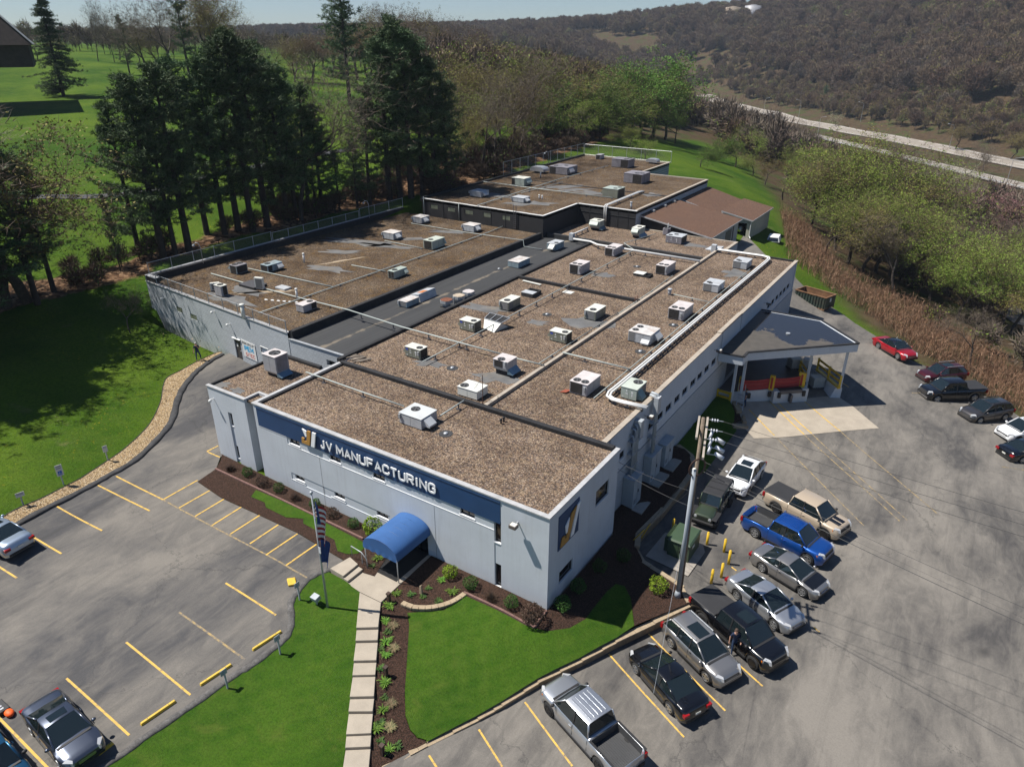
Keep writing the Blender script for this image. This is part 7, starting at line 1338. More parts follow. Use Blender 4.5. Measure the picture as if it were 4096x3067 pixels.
# per type: wheelbase, front overhang, rear overhang, half width, tyre radius, top-of-body table by fraction, glasshouse
KIND = {
 'sedan': dict(wb=2.78, fo=.92, ro=1.08, w=.91, r=.345, gc=.17, top=[(-2.48, .60), (-2.40, .92), (-2.2, 1.02), (-1.6, 1.03), (-1.0, .99), (.75, .97), (1.3, .93), (1.95, .81), (2.2, .72), (2.33, .46)], gh=(-1.78, -.72, .12, 1.18, 1.44), bp=(-.40,), win=2),
 'suv': dict(wb=2.72, fo=.92, ro=.98, w=.93, r=.36, gc=.2, top=[(-2.34, .62), (-2.28, 1.0), (-2.2, 1.16), (-1.0, 1.12), (.85, 1.06), (1.25, 1.03), (1.9, .94), (2.15, .82), (2.3, .52)], gh=(-2.24, -1.78, .22, 1.16, 1.67), bp=(-1.05, -.12), win=3),
 'coupe_suv': dict(wb=2.72, fo=.92, ro=.98, w=.93, r=.36, gc=.2, top=[(-2.34, .62), (-2.28, 1.0), (-2.2, 1.15), (-1.0, 1.1), (.85, 1.05), (1.25, 1.02), (1.9, .93), (2.15, .8), (2.3, .52)], gh=(-2.2, -1.2, .2, 1.18, 1.61), bp=(-.9, -.1), win=3),
 'pickup': dict(wb=3.70, fo=.95, ro=1.20, w=.99, r=.40, gc=.28, top=[(-3.1, 1.22), (-1.06, 1.24), (-1.04, 1.24), (1.2, 1.22), (1.6, 1.18), (2.5, 1.12), (2.72, 1.0), (2.82, .72)], gh=(-.98, -.82, .86, 1.62, 1.92), bp=(.06,), win=2, bed=(-2.98, -1.12)),
 'jeep': dict(wb=3.0, fo=.55, ro=.78, w=.80, r=.42, gc=.32, top=[(-2.3, 1.12), (.62, 1.14), (.7, 1.12), (1.9, 1.02), (2.02, .98), (2.06, .6)], gh=(-2.25, -2.2, .42, .72, 1.82), bp=(-1.2, -.35), win=3)}
def vehicle(kind, loc, hd, col, label, cat='car', roof=None, sunroof=False, rim=None, hood=None, bed='open', rails=False, fenders=None, plate='rear', tilt=0, scale=1.0, ridges=0, light='white', group='parked vehicles', extra=None, name=None):
 K = KIND[kind]; wb, fo, ro, w0, tr = K['wb'], K['fo'], K['ro'], K['w'], K['r']; xf, xr = wb/2+fo, -wb/2-ro; xw = (wb/2, -wb/2)
 t = thing(name or {'pickup': 'pickup_truck', 'sedan': 'sedan', 'jeep': 'off_roader'}.get(kind, 'sport_utility_vehicle'), loc, label, cat, group, math.radians(hd)); t.scale = (scale,)*3
 if t.rotation_euler.z == 0: ORG[t.name] = (0, 0, 0)
 R_ = tr*1.16; xs = sorted(set([xr, xf]+[xr+(xf-xr)*i/44 for i in range(45)]+[x+R_*k_ for x in xw for k_ in (-1, -.97, -.8, -.5, 0, .5, .8, .97, 1)]+([K['bed'][0], K['bed'][0]-.05, K['bed'][1], K['bed'][1]+.05] if 'bed' in K else [])))
 openbed = 'bed' in K and bed == 'open'
 mb = MB(); cols = 13; pts = []
 for x in xs:
  e = min((x-xr)/.35, (xf-x)/.45, 1); e = max(e, 0); w = w0*(.80+.20*math.sin(e*math.pi/2))+.025*sum(math.exp(-((x-q_)/.45)**2) for q_ in xw)-.012 if kind != 'jeep' else w0*(1 if x < .6 else .80+.0*x)
  zt = lerp_(K['top'], x); zb = K['gc']+.10*(1-min(1, (xf-x)/.3, (x-xr)/.3))
  for q_ in xw:
   if abs(x-q_) <= R_+1e-6: zb = max(zb, tr+math.sqrt(max(0, R_*R_-(x-q_)**2)))
  zb = min(zb, zt-.12); H = zt-zb
  inb = openbed and K['bed'][0] <= x <= K['bed'][1]
  if inb: hf = [(w-.05, zb), (w, zb+.15*H), (w, zb+.6*H), (w-.015, zt-.03), (w-.10, zt), (w-.13, .74), (0, .74)]
  else: hf = [(w-.05, zb), (w, zb+.18*H), (w+.012, zb+.55*H), (w-.03, zt-.07), (w-.13, zt), (w*.5, zt+.03), (0, zt+.035)]
  pts += [(x, y, z) for y, z in hf]+[(x, -y, z) for y, z in hf[-2::-1]]
 fs_ = []; n = len(xs)
 for i in range(n-1):
  for j in range(cols-1): fs_.append((i*cols+j, (i+1)*cols+j, (i+1)*cols+j+1, i*cols+j+1))
 fs_ += [tuple(range(cols)), tuple(range((n-1)*cols, n*cols))[::-1]]; mb.add(pts, fs_); body = mb.build('body', col, t, True)
 us_ = MB(); us_.box(xr+.15, xf-.15, -w0+.18, w0-.18, K['gc']+.02, .62); us_.build('underbody', M_PLAS, t)
 # glasshouse
 g0, g1, g2, g3_, zr = K['gh']; zA = lerp_(K['top'], g3_)-.02; zB = lerp_(K['top'], g0)-.03; wbl = w0-.07; wrf = w0-(.25 if kind not in ('jeep',) else .10); dz = .05 if kind != 'pickup' else .02
 st = [(g0, zB, wbl-.03), (g1, zr-dz, wrf), ((g1+g2)/2, zr, wrf+.02), (g2, zr-.035, wrf-.01), (g3_, zA, wbl-.02)]
 zbl = [zB, lerp_(K['top'], g1)-.03, lerp_(K['top'], (g1+g2)/2)-.03, lerp_(K['top'], g2)-.03, zA]
 def side(s_, k_, sy, o_=0.0): x, z, w = st[k_]; return (x, sy*(w+o_), z)
 for nm, i, j in (('rear_window', 0, 1), ('windshield', 4, 3)):
  g = MB(); a, b = st[i], st[j]; g.add([(a[0], -a[2], a[1]), (a[0]+.02*(1 if i == 4 else -1), 0, a[1]+.01), (a[0], a[2], a[1]), (b[0], b[2], b[1]), (b[0]+.04*(1 if i == 4 else -1), 0, b[1]+.02), (b[0], -b[2], b[1])], [(0, 1, 4, 5), (1, 2, 3, 4)]); g.build(nm, M_CGL, t, True)
 rf = MB(); ii = [1, 2, 3]; q_ = []
 for k_ in ii: x, z, w = st[k_]; q_ += [(x, w+.012, z-.03), (x, w-.06, z+.008), (x, 0, z+.03), (x, -w+.06, z+.008), (x, -w-.012, z-.03)]
 rf.add(q_, [(a*5+j, a*5+j+1, (a+1)*5+j+1, (a+1)*5+j) for a in range(2) for j in range(4)])
 for sy in (-1, 1):
  for i, j in ((4, 3), (0, 1)): rf.bar(side(0, i, sy), side(0, j, sy), .075 if kind != 'pickup' else .09, .05)
 roofm = roof or col; ro_ = rf.build('roof', roofm, t, True)
 zbm = min(zbl)-.02
 for sy in (-1, 1):
  bps = [g0]+list(K['bp'])+[g3_]
  def top_at(x):
   for (a, b) in zip(st, st[1:]):
    if x <= b[0]: t_ = (x-a[0])/(b[0]-a[0]); return a[1]+(b[1]-a[1])*t_, a[2]+(b[2]-a[2])*t_
   return st[-1][1:]
  for a, b in zip(bps, bps[1:]):
   xs_ = sorted([a, b]+[s_[0] for s_ in st if a < s_[0] < b]); lo = []; hi = []
   for x in xs_: z, w = top_at(x); lo.append((x, sy*wbl, lerp_(K['top'], x)-.045)); hi.append((x, sy*w, z-.015))
   g = MB(); g.add(lo+hi, [(i, i+1, len(xs_)+i+1, len(xs_)+i) for i in range(len(xs_)-1)]); g.build('side_window', M_CGL, t)
  for x in K['bp']: z, w = top_at(x); MB().bar((x, sy*(wbl+.006), lerp_(K['top'], x)-.03), (x, sy*(w+.012), z), .07, .03, up=(0, sy, 0)).build('pillar', M_PLAS if kind != 'jeep' else M_TON, t)
  # door seams and handles
  for x in [g3_-.12]+list(K['bp'])+([K['bed'][1]+.12] if 'bed' in K else [g0+.55]):
   MB().bar((x, sy*(w0+.006), K['gc']+.2), (x, sy*(w0-.02), lerp_(K['top'], x)-.09), .012, .014).build('door_seam', M_PLAS, body)
  for x in list(K['bp'])[-2:]: MB().box(x+.06, x+.22, min(sy*w0, sy*(w0+.035)), max(sy*w0, sy*(w0+.035)), .84 if kind == 'sedan' else .98, .875 if kind == 'sedan' else 1.015).build('door_handle', M_PLAS if kind == 'jeep' else col, body)
  mx = g3_-.22; MB().ball((mx, sy*(w0+.10), lerp_(K['top'], mx)+.06), .09, .12, .085, 8, 5).build('mirror', col if kind in ('sedan', 'suv', 'coupe_suv') else M_PLAS, t, True)
  MB().box(-wb/2+R_+.02, wb/2-R_-.02, min(sy*(w0-.10), sy*(w0+.01)), max(sy*(w0-.10), sy*(w0+.01)), K['gc']-.02, K['gc']+.10).build('sill_trim', M_PLAS, t)
  if rails: MB().bar((g1+.1, sy*(wrf-.05), zr+.07), (g2-.15, sy*(wrf-.05), zr+.06), .04, .05).build('roof_rail', M_GALV if rails == 'silver' else M_PLAS, t)
  # lamps
  zf = lerp_(K['top'], xf-.35); hd_ = MB()
  if kind == 'jeep': hd_.cyl((xf-.03, sy*.48, .86), (xf+.015, sy*.48, .86), .11, n=12)
  else: hh = .16 if kind != 'pickup' else .26; hd_.hexa([(xf-.40, sy*(w0-.05), zf-.16-hh*.4), (xf-.03, sy*(w0-.34), zf-.20-hh*.4), (xf-.10, sy*(w0-.40), zf-.20-hh*.4), (xf-.42, sy*(w0-.25), zf-.16-hh*.4), (xf-.42, sy*(w0-.055), zf-.05), (xf-.085, sy*(w0-.34), zf-.09), (xf-.2, sy*(w0-.40), zf-.04), (xf-.45, sy*(w0-.25), zf-.0)])
  hd_.v = [(q_[0]+(.06 if kind != 'jeep' else 0), q_[1]+sy*.02, q_[2]+(.03 if kind != 'jeep' else 0)) for q_ in hd_.v]; hl = hd_.build('headlight', M_HEAD, t)
  if kind == 'pickup': MB().box(xf-.46, xf-.38, min(sy*(w0-.06), sy*(w0-.02)), max(sy*(w0-.06), sy*(w0-.02)), zf-.3, zf-.1).build('indicator', M_AMB, hl)
  zl = lerp_(K['top'], xr+.12); tl = MB()
  tl.box(xr-.012, xr+.16, min(sy*(w0-.22 if kind != 'sedan' else w0-.36), sy*(w0-.035)), max(sy*(w0-.22 if kind != 'sedan' else w0-.36), sy*(w0-.035)), zl-(.40 if kind in ('pickup', 'suv', 'coupe_suv') else .26), zl-.09); tl.build('tail_light', M_TAIL, t)
  if kind == 'jeep':
   for q_ in xw: f_ = MB(); f_.box(q_-.58, q_+.58, min(sy*(w0-.18), sy*(w0+.18)), max(sy*(w0-.18), sy*(w0+.18)), .88, .95); f_.build('fender', fenders or M_PLAS, t, bevel=.03)
  elif fenders:
   for q_ in xw: MB().tube([(q_+R_*1.05*math.cos(a), sy*(w0-.01), tr+R_*1.05*math.sin(a)) for a in [math.pi*i/10 for i in range(11)]], .05, 6).build('wheel_arch', fenders, t, True)
  for q_ in xw:
   yi = sy*(w0-.27) if kind != 'jeep' else sy*(w0-.12); yo = sy*(w0-.015) if kind != 'jeep' else sy*(w0+.14); wl = MB(); c0 = (q_, yi, tr); c1 = (q_, yo, tr)
   yo += sy*.02 if kind != 'jeep' else 0; c1 = (q_, yo, tr); wl.tube([(q_, yi, tr), (q_, yi+(yo-yi)*.12, tr), (q_, yi+(yo-yi)*.88, tr), (q_, yo, tr)], [tr*.9, tr, tr, tr*.9], 20); ty = wl.build('tyre', M_TYRE, t, True)
   rm = rim or M_RIM; rr = MB(); rr.cyl((q_, yo-sy*.02, tr), (q_, yo+sy*.006, tr), tr*.66, n=18); rr.build('rim_dish', M_RIMD, ty)
   sp = MB()
   for k_ in range(5):
    a = 2*math.pi*k_/5+.3; sp.bar((q_+.02*math.cos(a), yo+sy*.014, tr+.02*math.sin(a)), (q_+tr*.62*math.cos(a), yo+sy*.012, tr+tr*.62*math.sin(a)), .014, tr*.26, up=(-math.sin(a), 0, math.cos(a)))
   sp.tube([(q_+tr*.63*math.cos(a), yo+sy*.01, tr+tr*.63*math.sin(a)) for a in [2*math.pi*i/18 for i in range(19)]], .02, 5, False); sp.build('rim', rm, ty)
 MB().bar((g3_+.06, -wbl+.1, lerp_(K['top'], g3_+.06)+.035), (g3_+.06, wbl-.1, lerp_(K['top'], g3_+.06)+.035), .12, .02).build('cowl', M_PLAS, t)
 # front and rear ends
 zf = lerp_(K['top'], xf-.3); gz0, gz1 = (.48, zf-.16) if kind != 'pickup' else (.66, zf-.10); gw = .42 if kind in ('sedan',) else .55
 if kind == 'jeep':
  MB().box(xf-.02, xf+.012, -.40, .40, .68, .98).build('grille', col, t)
  for k_ in range(7): MB().box(xf+.013, xf+.02, -.33+.098*k_, -.28+.098*k_, .71, .95).build('grille_slot', M_PLAS, t)
  MB().box(xf+.02, xf+.22, -.82, .82, .52, .68).build('front_bumper', M_PLAS, t, bevel=.03); MB().box(xr-.16, xr, -.7, .7, .5, .66).build('rear_bumper', M_PLAS, t, bevel=.03); MB().cyl((xr-.02, 0, 1.0), (xr-.24, 0, 1.0), .4, n=18).build('spare_wheel', M_TYRE, t)
  for sy in (-1, 1): MB().ball((xf-.02, sy*.48, .86), .06, n=8, k=4).build('bulb', M_HEAD, t)
  rf = MB(); rf.hexa([(g0-.02, -wrf, zr-.02), (g2+.03, -wrf, zr-.03), (g2+.03, wrf, zr-.03), (g0-.02, wrf, zr-.02), (g0, -wrf+.06, zr+.05), (g2-.02, -wrf+.06, zr+.04), (g2-.02, wrf-.06, zr+.04), (g0, wrf-.06, zr+.05)]); rf.build('soft_top', M_TON, t, bevel=.03)
  for k_ in (-1.2, -.4): MB().box(k_-.03, k_+.03, -wrf+.04, wrf-.04, zr+.051, zr+.065).build('top_seam', M_PLAS, t)
 else:
  gm = MB(); gm.hexa([(xf-.09, -gw, gz0), (xf-.09, gw, gz0), (xf+.005, gw*.9, gz0), (xf+.005, -gw*.9, gz0), (xf-.22, -gw, gz1), (xf-.22, gw, gz1), (xf-.05, gw, gz1), (xf-.05, -gw, gz1)]); gr = gm.build('grille', M_PLAS, t)
  for k_ in range(3): z = gz0+(gz1-gz0)*(k_+.7)/3.4; MB().bar((xf+.005-.05*(k_+.7)/3.4, -gw*.86, z), (xf+.005-.05*(k_+.7)/3.4, gw*.86, z), .02, .025).build('grille_bar', M_CHR if light == 'white' else M_PLAS, gr)
  MB().box(xf-.20, xf+.012, -w0+.2, w0-.2, K['gc']+.10, K['gc']+(.22 if kind != 'pickup' else .32)).build('front_bumper', M_CHR if kind == 'pickup' and light == 'white' else M_PLAS, t, bevel=.02)
  MB().box(xr-.03, xr+.14, -w0+.18, w0-.18, K['gc']+.12, K['gc']+(.28 if kind != 'pickup' else .36)).build('rear_bumper', M_PLAS, t, bevel=.02)
 MB().box(xr-.02, xr-.006, -.16, .16, .62 if kind != 'pickup' else .72, .74 if kind != 'pickup' else .84).build('licence_plate', M_HWT, t)
 if sunroof: MB().hexa([((g1+g2)/2-.12, -.40, zr+.018), (g2-.12, -.38, zr-.005), (g2-.12, .38, zr-.005), ((g1+g2)/2-.12, .40, zr+.018), ((g1+g2)/2-.12, -.40, zr+.036), (g2-.12, -.38, zr+.014), (g2-.12, .38, zr+.014), ((g1+g2)/2-.12, .40, zr+.036)]).build('sunroof', M_CGL, ro_)
 if ridges:
  for k_ in range(ridges): y = -.48+.96*k_/(ridges-1); MB().bar((g1+.15, y, zr+.028), (g2-.15, y, zr+.018), .05, .02).build('roof_rib', roofm, ro_)
 if hood:
  for y0, y1 in ((-.42, -.05), (.05, .42)) if hood == 'stripes' else ((-.78, .78),):
   xs_ = [g3_+.12+(xf-.32-g3_-.12)*i/6 for i in range(7)]; q_ = []
   for x in xs_:
    z = lerp_(K['top'], x)+.041; q_ += [(x, y0, z-(.02 if abs(y0) > .6 else 0)), (x, (y0+y1)/2, z+.003), (x, y1, z-(.02 if abs(y1) > .6 else 0))]
   hm = MB(); hm.add(q_, [(3*i+j, 3*i+j+1, 3*i+j+4, 3*i+j+3) for i in range(6) for j in range(2)]); hm.build('hood_panel', paint('gloss_black', (.006, .006, .007), .2, .25), t, True)
 if 'bed' in K:
  b0, b1 = K['bed']
  if bed == 'open':
   MB().box(b0+.02, b1-.02, -w0+.14, w0-.14, .742, .765).build('bed_floor', M_BEDL, t)
   for k_ in range(12): y = -.62+1.24*k_/11; MB().box(b0+.05, b1-.05, y-.025, y+.025, .766, .782).build('bed_rib', M_BEDL, t)
   for sy in (-1, 1): MB().box(b0+.02, b1-.02, min(sy*(w0-.16), sy*(w0-.135)), max(sy*(w0-.16), sy*(w0-.135)), .766, 1.21).build('bed_liner', M_BEDL, t); MB().box(b0, b1, min(sy*(w0-.13), sy*(w0-.02)), max(sy*(w0-.13), sy*(w0-.02)), 1.238, 1.262).build('bed_rail', M_PLAS, t)
   MB().box(b1-.03, b1+.0, -w0+.16, w0-.16, .77, 1.22).build('bed_front', M_BEDL, t)
  else:
   MB().hexa([(b0-.06, -w0+.05, 1.262), (b1+.02, -w0+.05, 1.262), (b1+.02, w0-.05, 1.262), (b0-.06, w0-.05, 1.262), (b0-.06, -w0+.10, 1.30), (b1+.02, -w0+.10, 1.31), (b1+.02, w0-.10, 1.31), (b0-.06, w0-.10, 1.30)]).build('tonneau_cover', M_TON, t, bevel=.015)
 return t
P_SIL = paint('silver_paint', (.46, .48, .51), .75); P_BLK = paint('black_paint', (.004, .004, .005), .1, .2); P_BLU = paint('blue_paint', (.008, .075, .33), .55); P_TAN = paint('tan_paint', (.42, .34, .25), .1, .4); P_GRN = paint('army_green_paint', (.030, .045, .022), .2, .45)
P_WHT = paint('white_car_paint', (.74, .75, .76), .05, .35); P_RED = paint('red_paint', (.36, .006, .014), .35); P_MAR = paint('maroon_paint', (.075, .006, .010), .5); P_GRY = paint('grey_brown_paint', (.085, .078, .075), .7); P_SLT = paint('slate_paint', (.11, .125, .16), .8, .28); P_CHG = paint('champagne_paint', (.33, .32, .31), .75); P_SBL = paint('ice_blue_paint', (.36, .44, .54), .6); P_NAV = paint('navy_blue_paint', (.02, .035, .07), .6); P_TBL = paint('teal_blue_paint', (.012, .085, .17), .6)
CR = {'c1':(5.06,-4.55,-1.68,158.9,3.04),'c2':(7.19,0.12,-1.66,151.1,2.81),'c3':(8.06,2.93,-1.62,-26.6,2.74),'c4':(9.36,5.41,-1.60,-25.3,3.99),'c5':(9.96,8.64,-1.58,-25.5,2.99),'c6':(10.50,12.14,-1.56,-18.2,2.71),'c7':(9.53,15.41,-1.53,-13.8,3.73),'c8':(9.97,18.85,-1.49,-19.2,3.68),'c9':(4.17,15.80,-1.38,-89.8,3.24),'c10':(4.89,20.86,-1.38,-93.5,2.90),'c11':(10.88,54.93,-1.57,-41.8,2.86),'c13':(16.68,46.92,-1.86,-141.4,4.28),'c14':(19.72,44.58,-2.07,-132.6,4.22),'c17':(-30.86,-14.43,0.71,-174.3,3.42),'c19':(-14.74,-19.04,-0.61,-3.5,2.87)}
def car(k_, kind, col, label, **kw):
 x, y, z, hd, wb_ = CR[k_]; return vehicle(kind, (x, y, z+.02), hd, col, label, **kw)
car('c1', 'pickup', P_SIL, 'silver crew cab pickup with open ribbed bed nearest the camera', cat='pickup', rim=M_RIMD, ridges=5, light='dark')
car('c2', 'sedan', P_BLK, 'black sedan parked nose to the block wall', rim=M_RIM)
car('c3', 'suv', P_CHG, 'champagne silver crossover with large dark glass roof', cat='suv', sunroof=True, fenders=M_PLAS, rails='silver')
car('c4', 'pickup', P_BLK, 'black crew cab pickup with black bed cover beside the steel pole', cat='pickup', bed='cover', rim=M_RIMD, sunroof=True, light='dark')
car('c5', 'sedan', P_SIL, 'plain silver sedan parked right of the black pickup')
car('c6', 'sedan', P_CHG, 'silver sedan with mismatched black hood', hood='full')
car('c7', 'pickup', P_BLU, 'bright blue crew cab pickup with open bed', cat='pickup', ridges=6, rim=M_RIM, light='dark')
car('c8', 'pickup', P_TAN, 'tan crew cab pickup with black hood stripes and bed cover', cat='pickup', bed='cover', hood='stripes', fenders=M_PLAS, rim=M_RIMD, light='dark')
car('c9', 'jeep', P_GRN, 'army green boxy off-roader with black soft top', cat='off-roader', rim=M_RIMD)
car('c10', 'coupe_suv', P_WHT, 'white sloping-roof crossover beside the green off-roader', cat='suv', sunroof=True)
car('c11', 'sedan', P_RED, 'bright red sedan with black roof at the brush edge', roof=P_BLK, scale=1.05)
x, y, z, hd, _w = CR['c13']
vehicle('pickup', (x, y, z+.02), hd, P_BLK, 'black pickup with chrome nose and bed cover on the far right row', 'pickup', bed='cover')
vehicle('suv', (*(15.60,51.18,-2.01)[:2], (15.60,51.18,-2.01)[2]+.02), hd+4, P_MAR, 'maroon suv behind the black chrome-nosed pickup', 'suv', rails='silver', sunroof=True, fenders=P_MAR)
x, y, z, hd, _w = CR['c14']
vehicle('suv', (x, y, z+.02), hd, P_GRY, 'grey brown suv with roof rails on the far right row', 'suv', rails='dark', sunroof=True)
q_ = (22.72,42.91,-2.33); vehicle('suv', (q_[0], q_[1], q_[2]+.02), hd-2, P_WHT, 'white suv cut off by the right edge of the picture', 'suv', sunroof=True, rim=M_RIMD)
q_ = (23.10,39.26,-2.29); vehicle('sedan', (q_[0], q_[1], q_[2]+.02), hd+178, P_BLK, 'black sedan seen from behind at the right edge of the picture')
x, y, z, hd, _w = CR['c17']; vehicle('sedan', (x, y, z+.02), hd, P_SBL, 'ice blue sedan seen from behind at the left edge', sunroof=True)
vehicle('sedan', (x+1.15, y-3.5, z), hd+2, P_BLK, 'dark car mostly cut off by the left edge below the ice blue sedan')
x, y, z, hd, _w = CR['c19']; vehicle('sedan', (x, y, z+.02), hd, P_SLT, 'slate grey sedan with sunroof in the lower left lot', sunroof=True)
q_ = (-15.82,-21.75,-0.59); vehicle('pickup', (q_[0], q_[1], q_[2]+.02), hd, P_TBL, 'teal blue pickup cut off at the lower left corner', 'pickup', bed='cover', rim=M_RIMD, light='dark')
q_ = (-37.81,9.66,1.67); vehicle('suv', (-33.6, 7.6, hz(-33.6, 7.6)+.02), 215, P_NAV, 'dark navy suv with roof bars behind the tower', 'suv', rails='dark', sunroof=True)
vehicle('pickup', (-14.3, 80.5, 3.25), 268, P_SIL, 'pale pickup parked inside the brown roofed carport', 'pickup', bed='cover')
q_ = (-103.83,483.62,-24.40); vehicle('sedan', (q_[0], q_[1], -24.2), 150, P_NAV, 'tiny dark car driving on the near highway lane', scale=1.3)
# ------------------------------------------------------------------ people
M_SKIN = mat('skin', (.42, .24, .17), .6, var=.03); M_HAIRG = mat('grey_hair', (.35, .34, .33), .8); M_HAIRB = mat('brown_hair', (.05, .03, .02), .7); M_SHIRT = mat('navy_shirt', (.012, .022, .055), .85, var=.1, vs_=8); M_JEAN = mat('blue_jeans', (.022, .045, .10), .85, var=.15, vs_=8); M_SHOE = mat('shoe', (.09, .05, .035), .7)
def person(loc, rz, label, hair, armL, armR, legs, head_dir=(0, -1)):
 """one skinned body standing at loc, facing -Y before rotation; arms: shoulder, elbow, wrist, fingertips"""
 J = {'pel': (0, 0, .95, .15), 'waist': (0, .01, 1.12, .13), 'chest': (0, .01, 1.34, .155), 'neck': (0, 0, 1.50, .058), 'jaw': (0, -.02, 1.58, .07), 'skull': (0, -.005, 1.67, .092), 'top': (0, .0, 1.735, .06)}
 E = [('pel', 'waist'), ('waist', 'chest'), ('chest', 'neck'), ('neck', 'jaw'), ('jaw', 'skull'), ('skull', 'top')]
 for s_, (arm, lg) in ((-1, (armL, legs[0])), (1, (armR, legs[1]))):
  k_ = 'l' if s_ < 0 else 'r'; J['sh'+k_] = (s_*.17, .01, 1.42, .075)
  for nm, q_, r_ in zip(('el', 'wr', 'ha'), arm, (.048, .032, .036)): J[nm+k_] = (s_*q_[0], q_[1], q_[2], r_)
  J['hip'+k_] = (s_*.095, 0, .90, .095); J['kn'+k_] = (s_*.11+lg[0], lg[1]*.5-.01, .50, .065); J['an'+k_] = (s_*.12+lg[0], lg[1], .09, .045); J['to'+k_] = (s_*.14+lg[0], lg[1]-.17, .035, .035)
  E += [('chest', 'sh'+k_), ('sh'+k_, 'el'+k_), ('el'+k_, 'wr'+k_), ('wr'+k_, 'ha'+k_), ('pel', 'hip'+k_), ('hip'+k_, 'kn'+k_), ('kn'+k_, 'an'+k_), ('an'+k_, 'to'+k_)]
 ks = list(J); me = bpy.data.meshes.new('body'); me.from_pydata([J[k_][:3] for k_ in ks], [(ks.index(a), ks.index(b)) for a, b in E], []); o = bpy.data.objects.new('body', me); COL.objects.link(o)
 sk = o.modifiers.new('skin', 'SKIN'); sl = me.skin_vertices[0].data
 for i, k_ in enumerate(ks): r_ = J[k_][3]; sl[i].radius = (r_*(1.15 if k_ in ('pel', 'waist', 'chest') else 1), r_*(.8 if k_ in ('pel', 'waist', 'chest') else 1)); sl[i].use_root = k_ == 'pel'
 ss_ = o.modifiers.new('sub', 'SUBSURF'); ss_.levels = 2; ss_.render_levels = 2
 dg = bpy.context.evaluated_depsgraph_get(); dg.update(); m2 = bpy.data.meshes.new_from_object(o.evaluated_get(dg)); bpy.data.objects.remove(o)
 for m_ in (M_SHIRT, M_JEAN, M_SKIN, M_SHOE): m2.materials.append(m_)
 cap = [(ks.index(a), ks.index(b)) for a, b in E]; seg = [(Vector(J[a][:3]), Vector(J[b][:3]), a, b) for a, b in E]
 for p_ in m2.polygons:
  c = p_.center; best = None
  for a, b, na, nb in seg:
   t_ = max(0, min(1, (c-a).dot(b-a)/(b-a).length_squared)); d_ = (c-a.lerp(b, t_)).length
   if best is None or d_ < best[0]: best = (d_, na, nb, t_)
  na, nb, t_ = best[1:]
  if nb[:2] in ('wr', 'ha') or (nb[:2] == 'el' and t_ > .72) or nb in ('jaw', 'skull', 'top') or (nb == 'neck' and t_ > .55): p_.material_index = 2
  elif nb[:2] == 'to': p_.material_index = 3
  elif nb[:2] in ('kn', 'an', 'hi') or c.z < .96: p_.material_index = 1
  p_.use_smooth = True
 t = thing('person', loc, label, 'person', 'people', rz); body = bpy.data.objects.new('body', m2); COL.objects.link(body); body.parent = t
 h_ = MB(); h_.ball((0, .02, 1.695), .102, .112, .092, 12, 7); h_.build('hair', hair, t, True)
 f_ = MB(); f_.mi = 0
 for s_ in (-1, 1): f_.ball((s_*.035, -.092, 1.665), .013, n=6, k=4); f_.ball((s_*.098, .0, 1.655), .016, .025, .03, 6, 4)
 f_.ball((0, -.105, 1.635), .014, .018, .022, 6, 4); f_.box(-.025, .025, -.094, -.086, 1.592, 1.60); f_.build('face', M_SKIN, body, True)
 for s_, arm in ((-1, armL), (1, armR)):
  w = Vector((s_*arm[2][0], arm[2][1], arm[2][2])); d = (w-Vector((s_*arm[1][0], arm[1][1], arm[1][2]))).normalized(); sd = d.cross(Vector((0, 1, .2))).normalized(); f_ = MB()
  for i, L_ in enumerate((.07, .08, .078, .06)): o_ = sd*(-.03+.02*i); f_.tube([w+o_, w+o_+d*L_*.55, w+o_+d*L_+Vector((0, -.015, 0))], [.0095, .009, .007], 6)
  f_.tube([w-d*.05+sd*-.03, w-d*.01+sd*-.06, w+d*.02+sd*-.065], [.011, .010, .008], 6); f_.build('fingers', M_SKIN, body, True)
 return t
dn = ((.27, .03, 1.15), (.30, -.04, .92), (.30, -.07, .84))
p1 = (-42.16,7.82,2.00); person((p1[0], p1[1], p1[2]+.03), .9, 'grey haired person in navy shirt standing on the left lawn, hand raised to face', M_HAIRG, ((.26, .02, 1.16), (.29, -.08, .93), (.28, -.12, .86)), ((.27, -.08, 1.2), (.10, -.22, 1.42), (.04, -.20, 1.53)), ((-.04, -.1), (.08, .12)))
p2 = (9.56,4.13,-1.62); person((p2[0]-.1, p2[1]+.1, p2[2]+.03), .5, 'dark haired person in navy shirt walking beside the black pickup', M_HAIRB, dn, ((.26, -.03, 1.16), (.26, -.20, 1.02), (.24, -.27, 1.02)), ((0, -.2), (0, .2)))
p3 = (1.45,32.21,-0.84); person((p3[0], p3[1], p3[2]+.05), -1.2, 'person in dark clothes at the dock beside the metal steps', M_HAIRB, dn, dn, ((0, -.08), (0, .1)))

